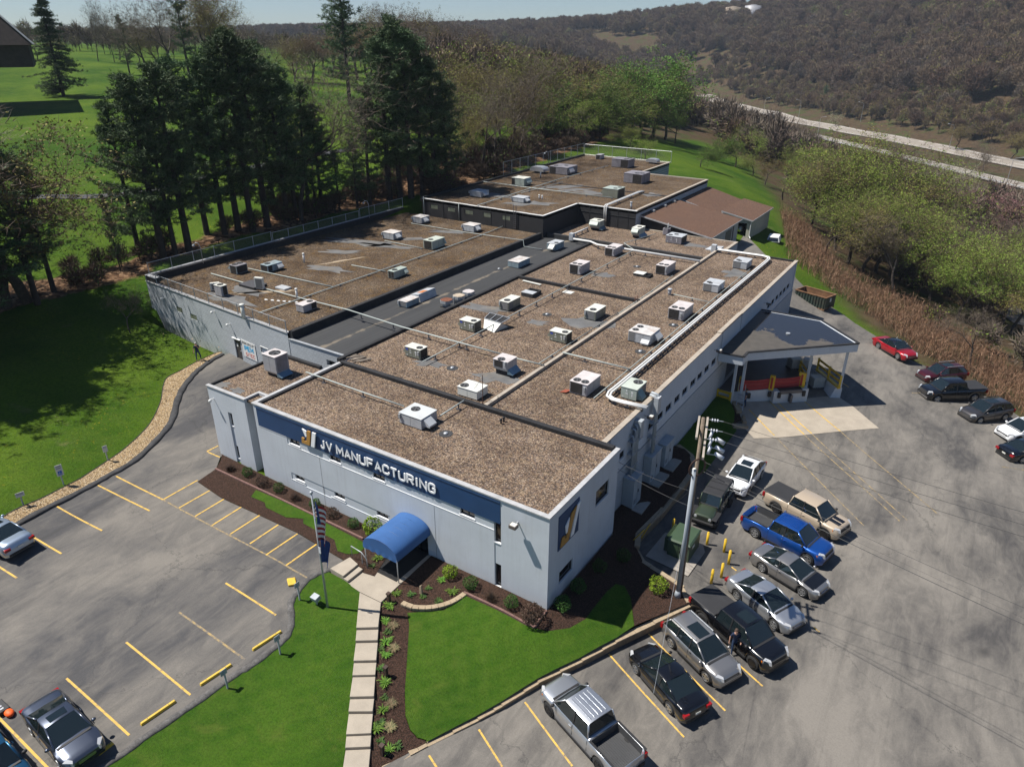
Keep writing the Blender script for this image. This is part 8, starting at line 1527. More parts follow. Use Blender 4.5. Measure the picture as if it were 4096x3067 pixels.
# ------------------------------------------------------------------ vegetation
R6 = np.random.default_rng(5)
def tri_mesh(name, V, F, m, mi=None, smooth=False):
 me = bpy.data.meshes.new(name); V = np.asarray(V, np.float32); F = np.asarray(F, np.int32); k_ = F.shape[1]
 me.vertices.add(len(V)); me.vertices.foreach_set('co', V.ravel()); me.loops.add(F.size); me.loops.foreach_set('vertex_index', F.ravel()); me.polygons.add(len(F)); me.polygons.foreach_set('loop_start', np.arange(0, F.size, k_, dtype=np.int32))
 for q_ in (m if isinstance(m, list) else [m]): me.materials.append(q_)
 if mi is not None: me.polygons.foreach_set('material_index', np.asarray(mi, np.int32))
 me.update(calc_edges=True); me.validate(); return me
def mat_leaf(name, cols, rough=.7, trans=.0):
 m, nt, b = NT(name); oi = nod(nt, 'ShaderNodeObjectInfo'); gi = nod(nt, 'ShaderNodeNewGeometry'); ri = gi.outputs['Random Per Island']
 c = ramp(nt, ri, [(i/(len(cols)-1), q_) for i, q_ in enumerate(cols)]).outputs[0]
 hv_ = nod(nt, 'ShaderNodeHueSaturation'); mp = nod(nt, 'ShaderNodeMapRange'); nt.links.new(oi.outputs['Random'], mp.inputs[0]); mp.inputs[3].default_value = .75; mp.inputs[4].default_value = 1.25; nt.links.new(mp.outputs[0], hv_.inputs['Value'])
 m2 = nod(nt, 'ShaderNodeMapRange'); nt.links.new(oi.outputs['Random'], m2.inputs[0]); m2.inputs[3].default_value = .485; m2.inputs[4].default_value = .515; nt.links.new(m2.outputs[0], hv_.inputs['Hue']); nt.links.new(c, hv_.inputs['Color'])
 nt.links.new(hv_.outputs[0], b.inputs['Base Color']); b.inputs['Roughness'].default_value = rough; b.inputs['Specular IOR Level'].default_value = .25
 return m
M_BARK = mat('bark', (.075, .058, .045), .95, var=.3, vs_=2, fine=.3, fs=8); M_BARKP = mat('pine_bark', (.045, .034, .028), .95, var=.3, vs_=2); M_TWIG = mat_leaf('twigs', [(.095, .064, .042), (.18, .125, .082)]); M_TWIGG = mat_leaf('grey_twigs', [(.090, .070, .054), (.18, .140, .108)])
M_PINE = mat_leaf('pine_needles', [(.034, .066, .024), (.070, .118, .044), (.125, .175, .085)]); M_BUD = mat_leaf('olive_buds', [(.16, .14, .032), (.24, .22, .05), (.18, .20, .035)]); M_NEW = mat_leaf('new_leaves', [(.10, .16, .014), (.17, .25, .028), (.24, .31, .05)]); M_FRESH = mat_leaf('fresh_leaves', [(.045, .11, .010), (.085, .17, .016), (.13, .22, .03)])
M_RUST = mat_leaf('rust_buds', [(.15, .075, .03), (.22, .12, .045)]); M_YEL_ = mat_leaf('yellow_buds', [(.16, .14, .02), (.22, .19, .03)]); M_PINK = mat_leaf('pink_blossom', [(.22, .10, .12), (.34, .17, .19)]); M_CREAM = mat_leaf('cream_blossom', [(.36, .36, .22), (.50, .49, .34), (.15, .19, .06)])
M_BOX = mat_leaf('shrub_leaves', [(.018, .05, .008), (.04, .09, .014), (.07, .12, .025)]); M_CHAR = mat_leaf('chartreuse_leaves', [(.10, .17, .008), (.20, .27, .015)]); M_DRY = mat_leaf('dormant_twigs', [(.05, .030, .020), (.10, .065, .045)])
def tubes(segs, n):
 """segs: list of (p0,p1,r0,r1) -> verts, quads"""
 if not segs: return np.zeros((0, 3)), np.zeros((0, 4), int)
 A = np.array([s_[0] for s_ in segs]); B = np.array([s_[1] for s_ in segs]); r0 = np.array([s_[2] for s_ in segs]); r1 = np.array([s_[3] for s_ in segs])
 d = B-A; d /= np.linalg.norm(d, axis=1)[:, None]+1e-9; up_ = np.where(np.abs(d[:, 2:3]) > .9, np.array([[1., 0, 0]]), np.array([[0, 0, 1.]])); s_ = np.cross(d, up_); s_ /= np.linalg.norm(s_, axis=1)[:, None]; t_ = np.cross(s_, d)
 V = []; 
 for P_, r_ in ((A, r0), (B, r1)):
  for k_ in range(n): a = 2*math.pi*k_/n; V.append(P_+(s_*math.cos(a)+t_*math.sin(a))*r_[:, None])
 V = np.stack(V, 1); N = len(segs); base = (np.arange(N)*2*n)[:, None]
 F = np.stack([base[:, 0]+c for k_ in range(n) for c in (k_, (k_+1) % n, n+(k_+1) % n, n+k_)], 1).reshape(-1, 4); return V.reshape(-1, 3), F
def blades(P_, D, L, w):
 """thin triangles from points P along D"""
 N = len(P_); D = D/(np.linalg.norm(D, axis=1)[:, None]+1e-9); r_ = R6.normal(size=(N, 3)); s_ = np.cross(D, r_); s_ /= np.linalg.norm(s_, axis=1)[:, None]+1e-9
 w = np.broadcast_to(np.asarray(w, float), (N,))[:, None]; L = np.broadcast_to(np.asarray(L, float), (N,))[:, None]
 V = np.stack([P_-s_*w/2, P_+s_*w/2, P_+D*L], 1).reshape(-1, 3); return V, np.arange(3*N).reshape(-1, 3)
def leaves(P_, sz):
 N = len(P_); a = R6.normal(size=(N, 3)); a /= np.linalg.norm(a, axis=1)[:, None]; b = np.cross(a, R6.normal(size=(N, 3))); b /= np.linalg.norm(b, axis=1)[:, None]; sz = np.broadcast_to(np.asarray(sz, float), (N,))[:, None]
 V = np.stack([P_-a*sz*.5, P_+b*sz*.3, P_+a*sz*.5, P_-b*sz*.3], 1).reshape(-1, 3); return V, np.arange(4*N).reshape(-1, 4)
def join(parts):
 V = []; F = []; M_ = []; o = 0
 for v, f_, k_ in parts:
  if len(v) == 0: continue
  if f_.shape[1] == 3: f_ = np.concatenate([f_, f_[:, 2:3]], 1) if False else f_
  V.append(v); F.append((f_+o, k_)); o += len(v)
 return np.concatenate(V), F
def mixed_mesh(name, parts, mats):
 """parts: (V, F3 or F4, material slot)"""
 V, F = join(parts); me = bpy.data.meshes.new(name); loops = np.concatenate([f_.ravel() for f_, k_ in F]); cnt = np.concatenate([np.full(len(f_), f_.shape[1]) for f_, k_ in F]); mi = np.concatenate([np.full(len(f_), k_) for f_, k_ in F])
 me.vertices.add(len(V)); me.vertices.foreach_set('co', V.astype(np.float32).ravel()); me.loops.add(len(loops)); me.loops.foreach_set('vertex_index', loops.astype(np.int32)); me.polygons.add(len(cnt)); me.polygons.foreach_set('loop_start', np.concatenate([[0], np.cumsum(cnt)[:-1]]).astype(np.int32))
 for q_ in mats: me.materials.append(q_)
 me.polygons.foreach_set('material_index', mi.astype(np.int32)); me.update(calc_edges=True); return me
def skeleton(seed, H=20., trunk=.28, spread=.9, forks=3, depth=5, droop=0.0):
 g = np.random.default_rng(seed); S = []; tips = []
 def grow(p, d, L, r_, lv):
  n = 3
  for i in range(n):
   d = d+g.normal(size=3)*.13; d[2] += (.06 if lv else .15)-droop*.03*lv; d /= np.linalg.norm(d); q_ = p+d*L/n; r2 = r_*(1-.24/1*(1 if lv else .35)*.8)
   S.append((p, q_, r_, r2)); p = q_; r_ = r2
   if lv >= 1 and lv < depth and g.random() < .65: side(p, d, L*.55, r_*.5, lv+1)
  if lv >= depth: tips.append((p, d)); return
  k_ = 2 if lv else forks
  for i in range(k_+(g.random() < .45)):
   side(p, d, L*g.uniform(.66, .9), r_*.72, lv+1)
 def side(p, d, L, r_, lv):
  if lv > depth: tips.append((p, d)); return
  a = g.normal(size=3); a -= d*a.dot(d); a /= np.linalg.norm(a); e = d*g.uniform(.55, .9)+a*spread*g.uniform(.5, .9); grow(p, e/np.linalg.norm(e), L, r_, lv)
 grow(np.zeros(3), np.array([0, 0, 1.]), H*trunk, H*.016, 0)
 zm = max(s_[1][2] for s_ in S); k_ = H/zm
 return [(a*k_, b*k_, c, d) for a, b, c, d in S], [(a*k_, b) for a, b in tips]
def deciduous(name, seed, leafm, nleaf, lsz, twigm=None, ntw=5, tl=1.1, **kw):
 S, tips = skeleton(seed, **kw); twigm = twigm or M_TWIG
 big = [s_ for s_ in S if s_[2] > .035]; sm = [s_ for s_ in S if s_[2] <= .035]
 vt, ft = tubes(big, 6); tr = tri_mesh(name+'_trunk', vt, ft, M_BARK); tr.polygons.foreach_set('use_smooth', [True]*len(tr.polygons))
 TP = np.array([t_[0] for t_ in tips]); TD = np.array([t_[1] for t_ in tips]); P_ = np.repeat(TP, ntw, 0); D = np.repeat(TD, ntw, 0)*.6+R6.normal(size=(len(TP)*ntw, 3))*.55; D[:, 2] += .25
 L = R6.uniform(.5, 1.2, len(P_))*tl; vb, fb = blades(P_, D, L, .035); Dn = D/np.linalg.norm(D, axis=1)[:, None]
 vs_, fs_ = tubes(sm, 3) if sm else (np.zeros((0, 3)), np.zeros((0, 4), int)); parts = [(vs_, fs_, 0), (vb, fb, 0)]
 if nleaf: k_ = R6.integers(0, len(P_), nleaf); c = P_[k_]+Dn[k_]*(L[k_]*R6.uniform(.1, 1.0, nleaf))[:, None]+R6.normal(size=(nleaf, 3))*.16; vl, fl = leaves(c, R6.uniform(.6, 1.3, nleaf)*lsz); parts.append((vl, fl, 1))
 return tr, mixed_mesh(name+'_crown', parts, [twigm, leafm or twigm])
def pine(name, seed, H=20., bare=.22, wide=.23, dense=1.0, spruce=False):
 g = np.random.default_rng(seed); S = []; p = np.zeros(3); n = 14; lean = g.normal(size=2)*.012
 for i in range(n): q_ = np.array([lean[0]*H*(i+1)/n*i/n, lean[1]*H*(i+1)/n*i/n, H*(i+1)/n]); S.append((p, q_, H*.0165*(1-i/n)**.8+.02, H*.0165*(1-(i+1)/n)**.8+.02)); p = q_
 C = []; CD = []; z = H*bare; sparse = []
 while z < H*.985:
  t_ = (z/H-bare)/(1-bare); prof = (1-t_)**(.85 if spruce else .62)*(1 if t_ > .15 else .55+3*t_); k_ = int(g.integers(4, 7)) if t_ < .93 else 3
  for j in range(k_):
   if not spruce and g.random() < .40: continue
   a = g.uniform(0, 2*math.pi); L = H*wide*max(prof, .10)*g.uniform(.4, 1.3); b = np.array([lean[0]*H*(z/H)**2, lean[1]*H*(z/H)**2, z]); m_ = 5; q0 = b
   for s_ in range(m_):
    u_ = (s_+1)/m_; el = (-.18*u_+.02 if spruce else (.10+.38*t_)*u_+.16*u_*u_); q1 = b+np.array([math.cos(a)*L*u_, math.sin(a)*L*u_, L*el])+g.normal(size=3)*.06
    S.append((q0, q1, .05*(1-.8*s_/m_)+.012, .05*(1-.8*(s_+1)/m_)+.012))
    if s_ >= 1:
     for _ in range(int(3*dense*(1+u_))): off = g.normal(size=3)*np.array([.38, .38, .10])*(.5+.6*u_); C.append(q0+(q1-q0)*g.random()+off); CD.append(np.array([math.cos(a)*.5, math.sin(a)*.5, .45 if not spruce else .05]))
    q0 = q1
  z += H*g.uniform(.022, .042)
 for _ in range(40): C.append(np.array([lean[0]*H, lean[1]*H, H*g.uniform(.9, 1.0)])+g.normal(size=3)*np.array([.25, .25, .1])); CD.append(np.array([0, 0, .8]))
 C = np.array(C); CD = np.array(CD); nb = 13; P_ = np.repeat(C, nb, 0)+R6.normal(size=(len(C)*nb, 3))*.09; D = np.repeat(CD, nb, 0)+R6.normal(size=(len(C)*nb, 3))*.6
 v, f_ = blades(P_, D, R6.uniform(.25, .52, len(P_)), .075); vt, ft = tubes(S[:14], 8); vb, fb = tubes(S[14:], 3)
 tr = tri_mesh(name+'_trunk', vt, ft, M_BARKP); tr.polygons.foreach_set('use_smooth', [True]*len(tr.polygons)); return tr, mixed_mesh(name+'_crown', [(vb, fb, 0), (v, f_, 1)], [M_BARKP, M_PINE])
PROTO = {'pine': [pine('pine', s_, 20, .14+.07*(s_ % 3), .22+.05*(s_ % 2), 1.0) for s_ in (1, 2, 3, 4)], 'spruce': [pine('spruce', 9, 20, .06, .26, 1.2, True)],
 'bare': [deciduous('bare', s_, M_BUD, 900, .12, M_TWIGG, 5, 1.0, spread=.85, forks=3) for s_ in (21, 22, 23)], 'bud': [deciduous('bud', s_, M_BUD, 6500, .22, M_TWIG, 6, 1.1, spread=.9) for s_ in (31, 32, 33)],
 'new': [deciduous('new', s_, M_NEW, 11000, .21, M_TWIG, 5, 1.1, spread=1.0, trunk=.22) for s_ in (41, 42, 43)], 'fresh': [deciduous('fresh', s_, M_FRESH, 13000, .30, M_TWIG, 5, 1.2, spread=1.05, trunk=.2) for s_ in (51, 52)],
 'rust': [deciduous('rust', 61, M_RUST, 4200, .17, M_TWIG, 6, 1.1)], 'yellow': [deciduous('yellow', 62, M_YEL_, 7000, .18, M_TWIG, 5, 1.1)], 'pink': [deciduous('pink', 63, M_PINK, 9000, .20, M_TWIG, 4, 1.0, spread=1.2, trunk=.14)], 'cream': [deciduous('cream', 64, M_CREAM, 9000, .20, M_TWIG, 4, 1.0, spread=1.2, trunk=.14)]}
NAME = {'pine': 'pine_tree', 'spruce': 'spruce_tree'}
def tree(kind, i, x, y, z, H, label, group, wid=1.0, tilt=(0, 0)):
 tr, cr = PROTO[kind][i % len(PROTO[kind])]; t = thing(NAME.get(kind, 'deciduous_tree'), (x, y, z-.15), label, 'tree', group); k_ = H/20; t.scale = (k_*wid, k_*wid, k_); t.rotation_euler = (tilt[0], tilt[1], (i*2.399+x) % 6.28)
 for nm, me in (('trunk', tr), ('crown', cr)): o = bpy.data.objects.new(nm, me); COL.objects.link(o); o.parent = t
 return t
TT_ = {'pineL':[(-62.4,4.1,4.7,15.8),(-64.0,6.6,5.0,13.2),(-63.6,19.0,5.4,19.9),(-63.3,20.4,5.6,18.9),(-62.8,21.9,5.8,20.7),(-64.0,27.9,6.6,20.2),(-63.8,29.8,6.7,21.1),(-62.5,30.9,6.5,23.4),(-62.6,33.4,6.7,22.8),(-62.9,37.0,6.8,19.7),(-63.0,38.6,6.8,17.9),(-61.9,42.4,6.9,14.0),(-67.3,18.3,5.8,17.3),(-65.5,26.4,6.7,20.6),(-64.9,36.6,7.3,21.1),(-63.7,41.6,7.2,16.5)],
'pineC':[(-59.6,49.5,7.2,16.3),(-58.3,52.3,7.4,21.5),(-57.5,53.7,7.6,24.0),(-55.9,54.4,7.7,22.5),(-55.0,55.9,7.9,20.8),(-53.9,57.4,8.0,18.5),(-53.4,59.7,8.0,15.8),(-59.8,47.1,7.0,9.2),(-60.6,44.4,6.9,8.3)],
'bareL':[(-63.6,3.7,4.8,23.3),(-64.3,2.1,4.5,20.8)],
'bareM':[(-62.0,38.6,6.6,22.3),(-62.7,42.2,7.0,13.9),(-54.7,63.2,8.3,15.8),(-55.5,71.6,8.6,16.9),(-59.0,85.1,9.0,20.4),(-59.5,89.6,9.1,13.9),(-57.9,79.8,8.9,13.3),(-56.9,69.7,8.7,10.7)],
'green':[(-64.9,114.1,9.1,11.5),(-61.5,114.6,8.8,10.4),(-65.7,130.6,8.2,13.2),(-67.6,142.7,7.2,14.3),(-72.7,162.3,5.6,18.1),(-70.3,168.8,4.5,18.6),(-67.5,171.2,3.8,23.2),(-64.8,173.9,3.1,15.0),(-60.3,170.1,2.8,10.0),(-68.7,124.1,8.9,12.6),(-61.0,125.5,8.2,13.5),(-67.7,158.0,5.4,19.1)],
'olive':[(-73.8,91.8,10.7,14.0),(-75.2,99.7,10.6,14.8),(-71.3,82.3,10.5,14.0),(-74.7,105.4,10.3,13.6),(-76.2,118.8,10.0,14.1),(-73.8,122.7,9.5,17.0),(-67.2,108.5,9.5,11.7),(-81.9,121.3,10.5,17.5),(-77.3,83.7,11.3,13.1),(-80.8,144.5,8.6,17.1),(-86.4,164.7,7.2,17.5)],
'shrubR':[(-37.7,127.5,4.1,5.0),(-39.6,159.1,-0.2,8.4),(-45.0,163.2,0.6,4.9),(-34.1,155.9,-1.2,5.9)],
'vall':[(-3.3,96.6,-1.8,11.8),(-1.1,103.4,-3.4,13.1),(3.4,95.2,-4.1,12.7),(5.4,97.3,-5.1,12.5),(11.7,95.6,-7.1,13.0),(18.0,98.1,-9.0,12.7),(21.8,99.5,-9.9,12.7),(-19.3,125.8,-0.5,7.8),(-27.8,143.9,-1.1,7.7),(-9.6,107.6,-1.0,13.0),(-6.7,112.7,-2.7,17.7),(-3.8,114.3,-4.0,18.2),(-2.3,126.8,-6.5,20.6),(0.6,130.7,-8.2,20.2),(-0.4,92.0,-2.3,11.1),(1.8,92.2,-3.2,12.9),(-3.8,90.8,-0.9,9.5),(6.6,104.3,-6.3,11.1),(9.7,105.8,-7.4,11.2),(6.8,120.3,-8.5,12.7),(12.4,105.9,-8.2,11.5),(16.9,109.9,-9.8,12.1),(15.9,88.8,-7.4,10.3),(20.1,94.8,-9.1,10.6),(22.8,94.1,-9.5,10.5),(-28.8,170.0,-4.5,10.5),(-24.2,167.3,-5.5,12.1),(-46.6,202.5,-4.4,10.1),(-56.8,220.7,-5.1,10.2)],
'vbare':[(7.4,84.7,-4.2,11.9),(11.0,113.7,-8.7,13.7),(5.0,136.4,-10.6,13.0),(17.9,58.6,-3.1,7.4),(-44.2,227.9,-8.9,14.9),(-5.8,168.6,-11.0,19.5),(3.5,187.3,-14.7,16.4),(21.5,125.2,-12.8,13.6),(24.3,151.2,-16.4,15.1),(-13.0,252.4,-17.6,16.3),(6.9,297.2,-22.5,18.1),(11.4,359.2,-25.2,14.8)],
'crest':[(-244.7,97.0,22.3,10.5),(-240.4,88.3,21.8,9.5),(-239.5,100.4,21.9,8.8),(-198.3,98.9,19.1,15.3),(-179.5,93.0,17.9,19.5),(-176.4,97.5,17.8,23.1),(-179.7,105.2,18.1,23.9),(-183.4,114.4,18.3,22.5),(-188.5,123.4,18.5,21.5),(-194.5,133.5,18.7,17.8),(-207.2,114.1,19.7,15.1),(-204.1,125.9,19.5,15.6),(-230.7,122.3,21.3,11.1),(-240.3,121.2,21.9,11.3)],
'skyl':[(-185.7,165.0,17.1,13.3),(-178.3,163.6,16.6,19.0),(-171.2,162.2,16.1,22.3),(-171.8,168.8,15.8,24.3),(-172.6,176.0,15.5,24.1),(-173.6,183.6,15.1,24.3),(-175.2,193.7,14.7,25.5),(-177.1,204.7,14.2,25.6),(-179.6,217.1,13.6,24.9),(-182.1,228.5,13.1,24.0),(-185.1,241.2,12.5,23.5),(-188.8,255.5,11.9,23.6),(-143.7,139.1,15.1,18.3),(-137.8,141.2,14.5,19.5),(-138.9,153.7,13.8,21.1),(-140.8,168.3,13.0,20.2),(-136.3,174.3,12.1,19.1),(-132.6,183.2,11.0,18.8),(-163.7,135.6,16.6,12.3),(-164.3,129.3,16.9,12.6),(-165.1,124.4,17.1,11.8),(-128.9,191.4,9.8,19.2),(-119.2,190.3,8.8,19.6)]}
ORD = ['first', 'second', 'third', 'fourth', 'fifth', 'sixth', 'seventh', 'eighth', 'ninth', 'tenth', 'eleventh', 'twelfth', 'thirteenth', 'fourteenth', 'fifteenth', 'sixteenth', 'seventeenth', 'eighteenth', 'nineteenth', 'twentieth', 'twenty-first', 'twenty-second', 'twenty-third', 'twenty-fourth', 'twenty-fifth', 'twenty-sixth', 'twenty-seventh', 'twenty-eighth', 'twenty-ninth', 'thirtieth']
def imx(q_): d = Vector(q_[:3])-cam.matrix_world.translation; return d.dot(rt)/d.dot(fw)
def row(key, desc, kinds, group, wid=1.0):
 L = sorted(TT_[key], key=imx)
 for i, q_ in enumerate(L): tree(kinds[i % len(kinds)], i, *q_, '%s from the left of the %s' % (ORD[i], desc), group, wid*(1+.12*math.sin(i*2.7)))
row('pineL', 'dark pines along the left fence', ['pine'], 'pines along the left fence', 1.12); row('pineC', 'dark pines beside the far raised roof', ['pine'], 'pines beside the far roof', 1.15)
row('bareL', 'bare many-limbed trees at the left edge', ['bud', 'bare'], 'bare trees at the left edge', 1.4); row('bareM', 'bare gnarled trees standing between pines and far roof', ['bare', 'bud'], 'bare trees by the far roof')
row('green', 'bright green trees behind the far roof fence', ['fresh', 'fresh', 'new'], 'green trees behind the far fence', 1.45); row('olive', 'olive budding trees on the slope behind the far roof', ['bud', 'new', 'bud', 'yellow'], 'budding trees behind the far roof', 1.45)
row('shrubR', 'small bright green trees on the grass behind the sheds', ['fresh', 'new'], 'small trees behind the sheds', 1.5); row('vall', 'yellow green trees on the right slope below the yard', ['new', 'new', 'bud', 'new'], 'leafing trees on the right slope', 1.4)
row('vbare', 'thin bare trees on the right slope', ['bare'], 'bare trees on the right slope', .95); row('crest', 'trees on the golf hill crest, upper left', ['bare', 'bare', 'bud', 'bare', 'pine'], 'trees on the golf hill crest'); row('skyl', 'bare and budding trees on the middle skyline', ['bare', 'bud', 'bare', 'rust'], 'skyline trees in the middle', 1.2)
for kd, p_, H, lb, w in (('spruce', (-168.13,64.18,16.56), 21, 'dark pointed spruce on the golf slope, upper left', 1.1), ('bare', (-235.98,111.33,21.70), 19, 'leaning dead tree on the golf hill crest', .5), ('bare', (-231.95,114.36,21.40), 20, 'upright dead tree on the golf hill crest', .45), ('yellow', (-169.84,109.24,17.54), 27, 'tall yellow budding tree on the upper left skyline', 1.0), ('pine', (-111.24,98.39,15.07), 26, 'tall pine rising behind the middle pines on the skyline', 1.1), ('rust', (-163.72,135.56,16.63), 15, 'rust coloured round tree behind the pines', 1.4), ('yellow', (-177.99,141.45,17.41), 12, 'low yellow green tree behind the pines', 1.4),
 ('pink', (12.90,188.93,-16.33), 13, 'pink blossoming tree on the right slope', 1.35), ('cream', (4.21,211.01,-16.37), 14, 'large cream blossoming tree below the highway', 1.5), ('cream', (3.46,219.21,-16.88), 6, 'small cream blossoming tree beside the pink tree', 1.4), ('cream', (-81.22,515.21,-23.86), 9, 'white blossoming tree beyond the highway', 1.2), ('new', (21.23,144.56,-15.69), 12, 'round green tree near the right edge', 1.5), ('pine', (-0.68,227.45,-16.95), 10, 'small dark evergreen below the highway', 1.4), ('yellow', (-4.93,436.03,-24.43), 14, 'yellow budding tree at the foot of the far hill', 1.5), ('yellow', (20.50,411.17,-24.40), 14, 'yellow budding tree near the right edge of the far hill', 1.6), ('pine', (-107.11,595.83,-18.73), 16, 'dark evergreen at the foot of the far hill', 1.2), ('bare', (-51.35,6.93,2.98), 5.2, 'slim bare young tree on the left lawn', .8), ('pine', (-64.98,14.43,5.04), 8.5, 'thin scraggly pine sapling by the left fence corner', .6)):
 tree(kd, len(lb), *p_, H, lb, None, w)
# low grey green willow-like bush beyond the far fence
for p_, H, lb in (((-50.88,119.70,7.48), 6, 'soft grey green bush behind the far fence, left one'), ((-44.21,112.52,6.86), 5, 'soft grey green bush behind the far fence, right one')): tree('new', 2, *p_, H, lb, None, 1.6)
# ------------------------------------------------------------------ far woods and undergrowth scattered as mass
def low_tree(seed, twm, lfm, nl, H=14., spr=1.0, dense=1.0):
 g = np.random.default_rng(seed); S = [(np.zeros(3), np.array([0, 0, H*.45]), .22, .14)]; n = int(46*dense); C = []
 for i in range(n):
  a = g.uniform(0, 6.28); ph = g.uniform(.15, 1.0); rr = H*.30*spr*math.sqrt(g.random())*(1.1-.5*abs(ph-.45)); q_ = np.array([math.cos(a)*rr, math.sin(a)*rr, H*(.35+.62*ph*(1-.35*(rr/(H*.33))**2))]); b = np.array([0, 0, H*g.uniform(.2, .5)]); m_ = (b+q_)/2+g.normal(size=3)*.4; S += [(b, m_, .09, .06), (m_, q_, .06, .03)]; C.append(q_)
 C = np.array(C); k_ = int(16*dense); P_ = np.repeat(C, k_, 0)+R6.normal(size=(n*k_, 3))*.5; D = P_-np.array([0, 0, H*.3]); D = D/np.linalg.norm(D, axis=1)[:, None]+R6.normal(size=D.shape)*.5; v, f_ = blades(P_, D, R6.uniform(.8, 1.9, len(P_)), .19); vt, ft = tubes(S, 3); pr = [(vt, ft, 0), (v, f_, 1)]
 if nl: k_ = R6.integers(0, len(P_), nl); vl, fl = leaves(P_[k_]+R6.normal(size=(nl, 3))*.5, R6.uniform(.35, .7, nl)); pr.append((vl, fl, 2))
 me = mixed_mesh('far_tree', pr, [M_BARK, twm, lfm or twm]); return bpy.data.objects.new('far_tree_source', me)
def scatter(name, pts, sc, idx, protos, label, cat):
 """one object: points carrying instances of a few source trees"""
 coll = bpy.data.collections.new(name+'_sources')
 for i, o in enumerate(protos): o.name = '%s_%02d' % (name, i); coll.objects.link(o)
 me = bpy.data.meshes.new(name); me.vertices.add(len(pts)); me.vertices.foreach_set('co', np.asarray(pts, np.float32).ravel())
 a = me.attributes.new('sc', 'FLOAT', 'POINT'); a.data.foreach_set('value', np.asarray(sc, np.float32)); b = me.attributes.new('ix', 'INT', 'POINT'); b.data.foreach_set('value', np.asarray(idx, np.int32)); c = me.attributes.new('rz', 'FLOAT_VECTOR', 'POINT'); rv = np.zeros((len(pts), 3), np.float32); rv[:, 2] = R6.uniform(0, 6.28, len(pts)); c.data.foreach_set('vector', rv.ravel())
 o = bpy.data.objects.new(name, me); COL.objects.link(o); tag(o, label, cat, kind='stuff')
 ng = bpy.data.node_groups.new(name, 'GeometryNodeTree'); ng.interface.new_socket('Geometry', in_out='INPUT', socket_type='NodeSocketGeometry'); ng.interface.new_socket('Geometry', in_out='OUTPUT', socket_type='NodeSocketGeometry')
 gi = ng.nodes.new('NodeGroupInput'); go = ng.nodes.new('NodeGroupOutput'); ip = ng.nodes.new('GeometryNodeInstanceOnPoints'); ci = ng.nodes.new('GeometryNodeCollectionInfo'); ci.inputs['Collection'].default_value = coll; ci.inputs['Separate Children'].default_value = True; ci.inputs['Reset Children'].default_value = True
 def at_(nm, dt): n_ = ng.nodes.new('GeometryNodeInputNamedAttribute'); n_.data_type = dt; n_.inputs[0].default_value = nm; return next(s_ for s_ in n_.outputs if s_.enabled and s_.name == 'Attribute')
 ng.links.new(gi.outputs[0], ip.inputs['Points']); ng.links.new(ci.outputs[0], ip.inputs['Instance']); ip.inputs['Pick Instance'].default_value = True; ng.links.new(at_('ix', 'INT'), ip.inputs['Instance Index']); ng.links.new(at_('sc', 'FLOAT'), ip.inputs['Scale']); ng.links.new(at_('rz', 'FLOAT_VECTOR'), ip.inputs['Rotation']); ng.links.new(ip.outputs[0], go.inputs[0])
 md = o.modifiers.new('scatter', 'NODES'); md.node_group = ng; return o
HW_N = [(57.26,305.40,-25.00),(26.96,333.86,-25.00),(-11.48,378.48,-25.00),(-74.92,451.35,-25.00),(-121.61,500.38,-25.00),(-167.32,570.47,-25.00)]
HW_F = [(61.79,363.25,-25.00),(26.54,395.52,-25.00),(-28.46,456.18,-25.00),(-109.90,537.64,-25.00),(-160.31,607.76,-25.00),(-264.74,737.73,-25.00)]
def dist_line(x, y, L):
 d = np.full(x.shape, 1e9)
 for a, b in zip(L, L[1:]):
  a = np.array(a[:2]); b = np.array(b[:2]); e = b-a; t_ = np.clip(((x-a[0])*e[0]+(y-a[1])*e[1])/(e@e), 0, 1); d = np.minimum(d, np.hypot(x-a[0]-e[0]*t_, y-a[1]-e[1]*t_))
 return d
FARP = [low_tree(1, M_TWIG, M_RUST, 60, dense=1.7), low_tree(2, M_TWIGG, M_BUD, 90, dense=1.7), low_tree(3, M_TWIG, M_BUD, 220, dense=1.6), low_tree(4, M_TWIG, None, 0, 15, .9, 1.8), low_tree(5, M_TWIG, M_RUST, 260, dense=1.5), low_tree(6, M_TWIG, M_NEW, 420), low_tree(7, M_TWIG, M_YEL_, 320)]
def sample(n, xr_, yr_): return R6.uniform(*xr_, n), R6.uniform(*yr_, n)
an = R6.uniform(-.62, .80, 30000)-yaw*-1; rr_ = 330+1500*R6.random(30000)**1.25; x = 15+rr_*np.sin(an); y = -27+rr_*np.cos(an); srt = sorted((q_[0], q_[1]) for q_ in HW_F); far_side = y > np.interp(x, [q_[0] for q_ in srt], [q_[1] for q_ in srt])
BARE_ = [(-295.92,840.61,-1.11),(-419.12,898.94,16.77),(2.54,522.88,-8.62),(-497.55,928.70,29.68)]
ok = far_side & (dist_line(x, y, HW_F) > 22) & inside(WOODS, x, y)
for b_, r_ in zip(BARE_, (38, 45, 16, 40)): ok &= np.hypot(x-b_[0], y-b_[1]) > r_

x, y = x[ok][:15000], y[ok][:15000]; z = h(x, y); cl = np.sin(x*.011+1.3)+np.cos(y*.013)+.7*np.sin((x+y)*.03)
ix = np.where(R6.random(len(x)) < .62, R6.integers(0, 5, len(x)), R6.integers(2, 7, len(x))); ix = np.where((cl < -.2) & (ix > 4), 2, ix); near_hw = dist_line(x, y, HW_F) < 70; ix = np.where(near_hw & (R6.random(len(x)) < .45), R6.integers(5, 7, len(x)), ix)
scatter('wooded_hillside', np.stack([x, y, z-.3], 1), R6.uniform(.95, 1.5, len(x))*np.where(near_hw, .6, 1), ix, FARP, 'brown leafless woods covering the far hillside beyond the highway', 'woods')
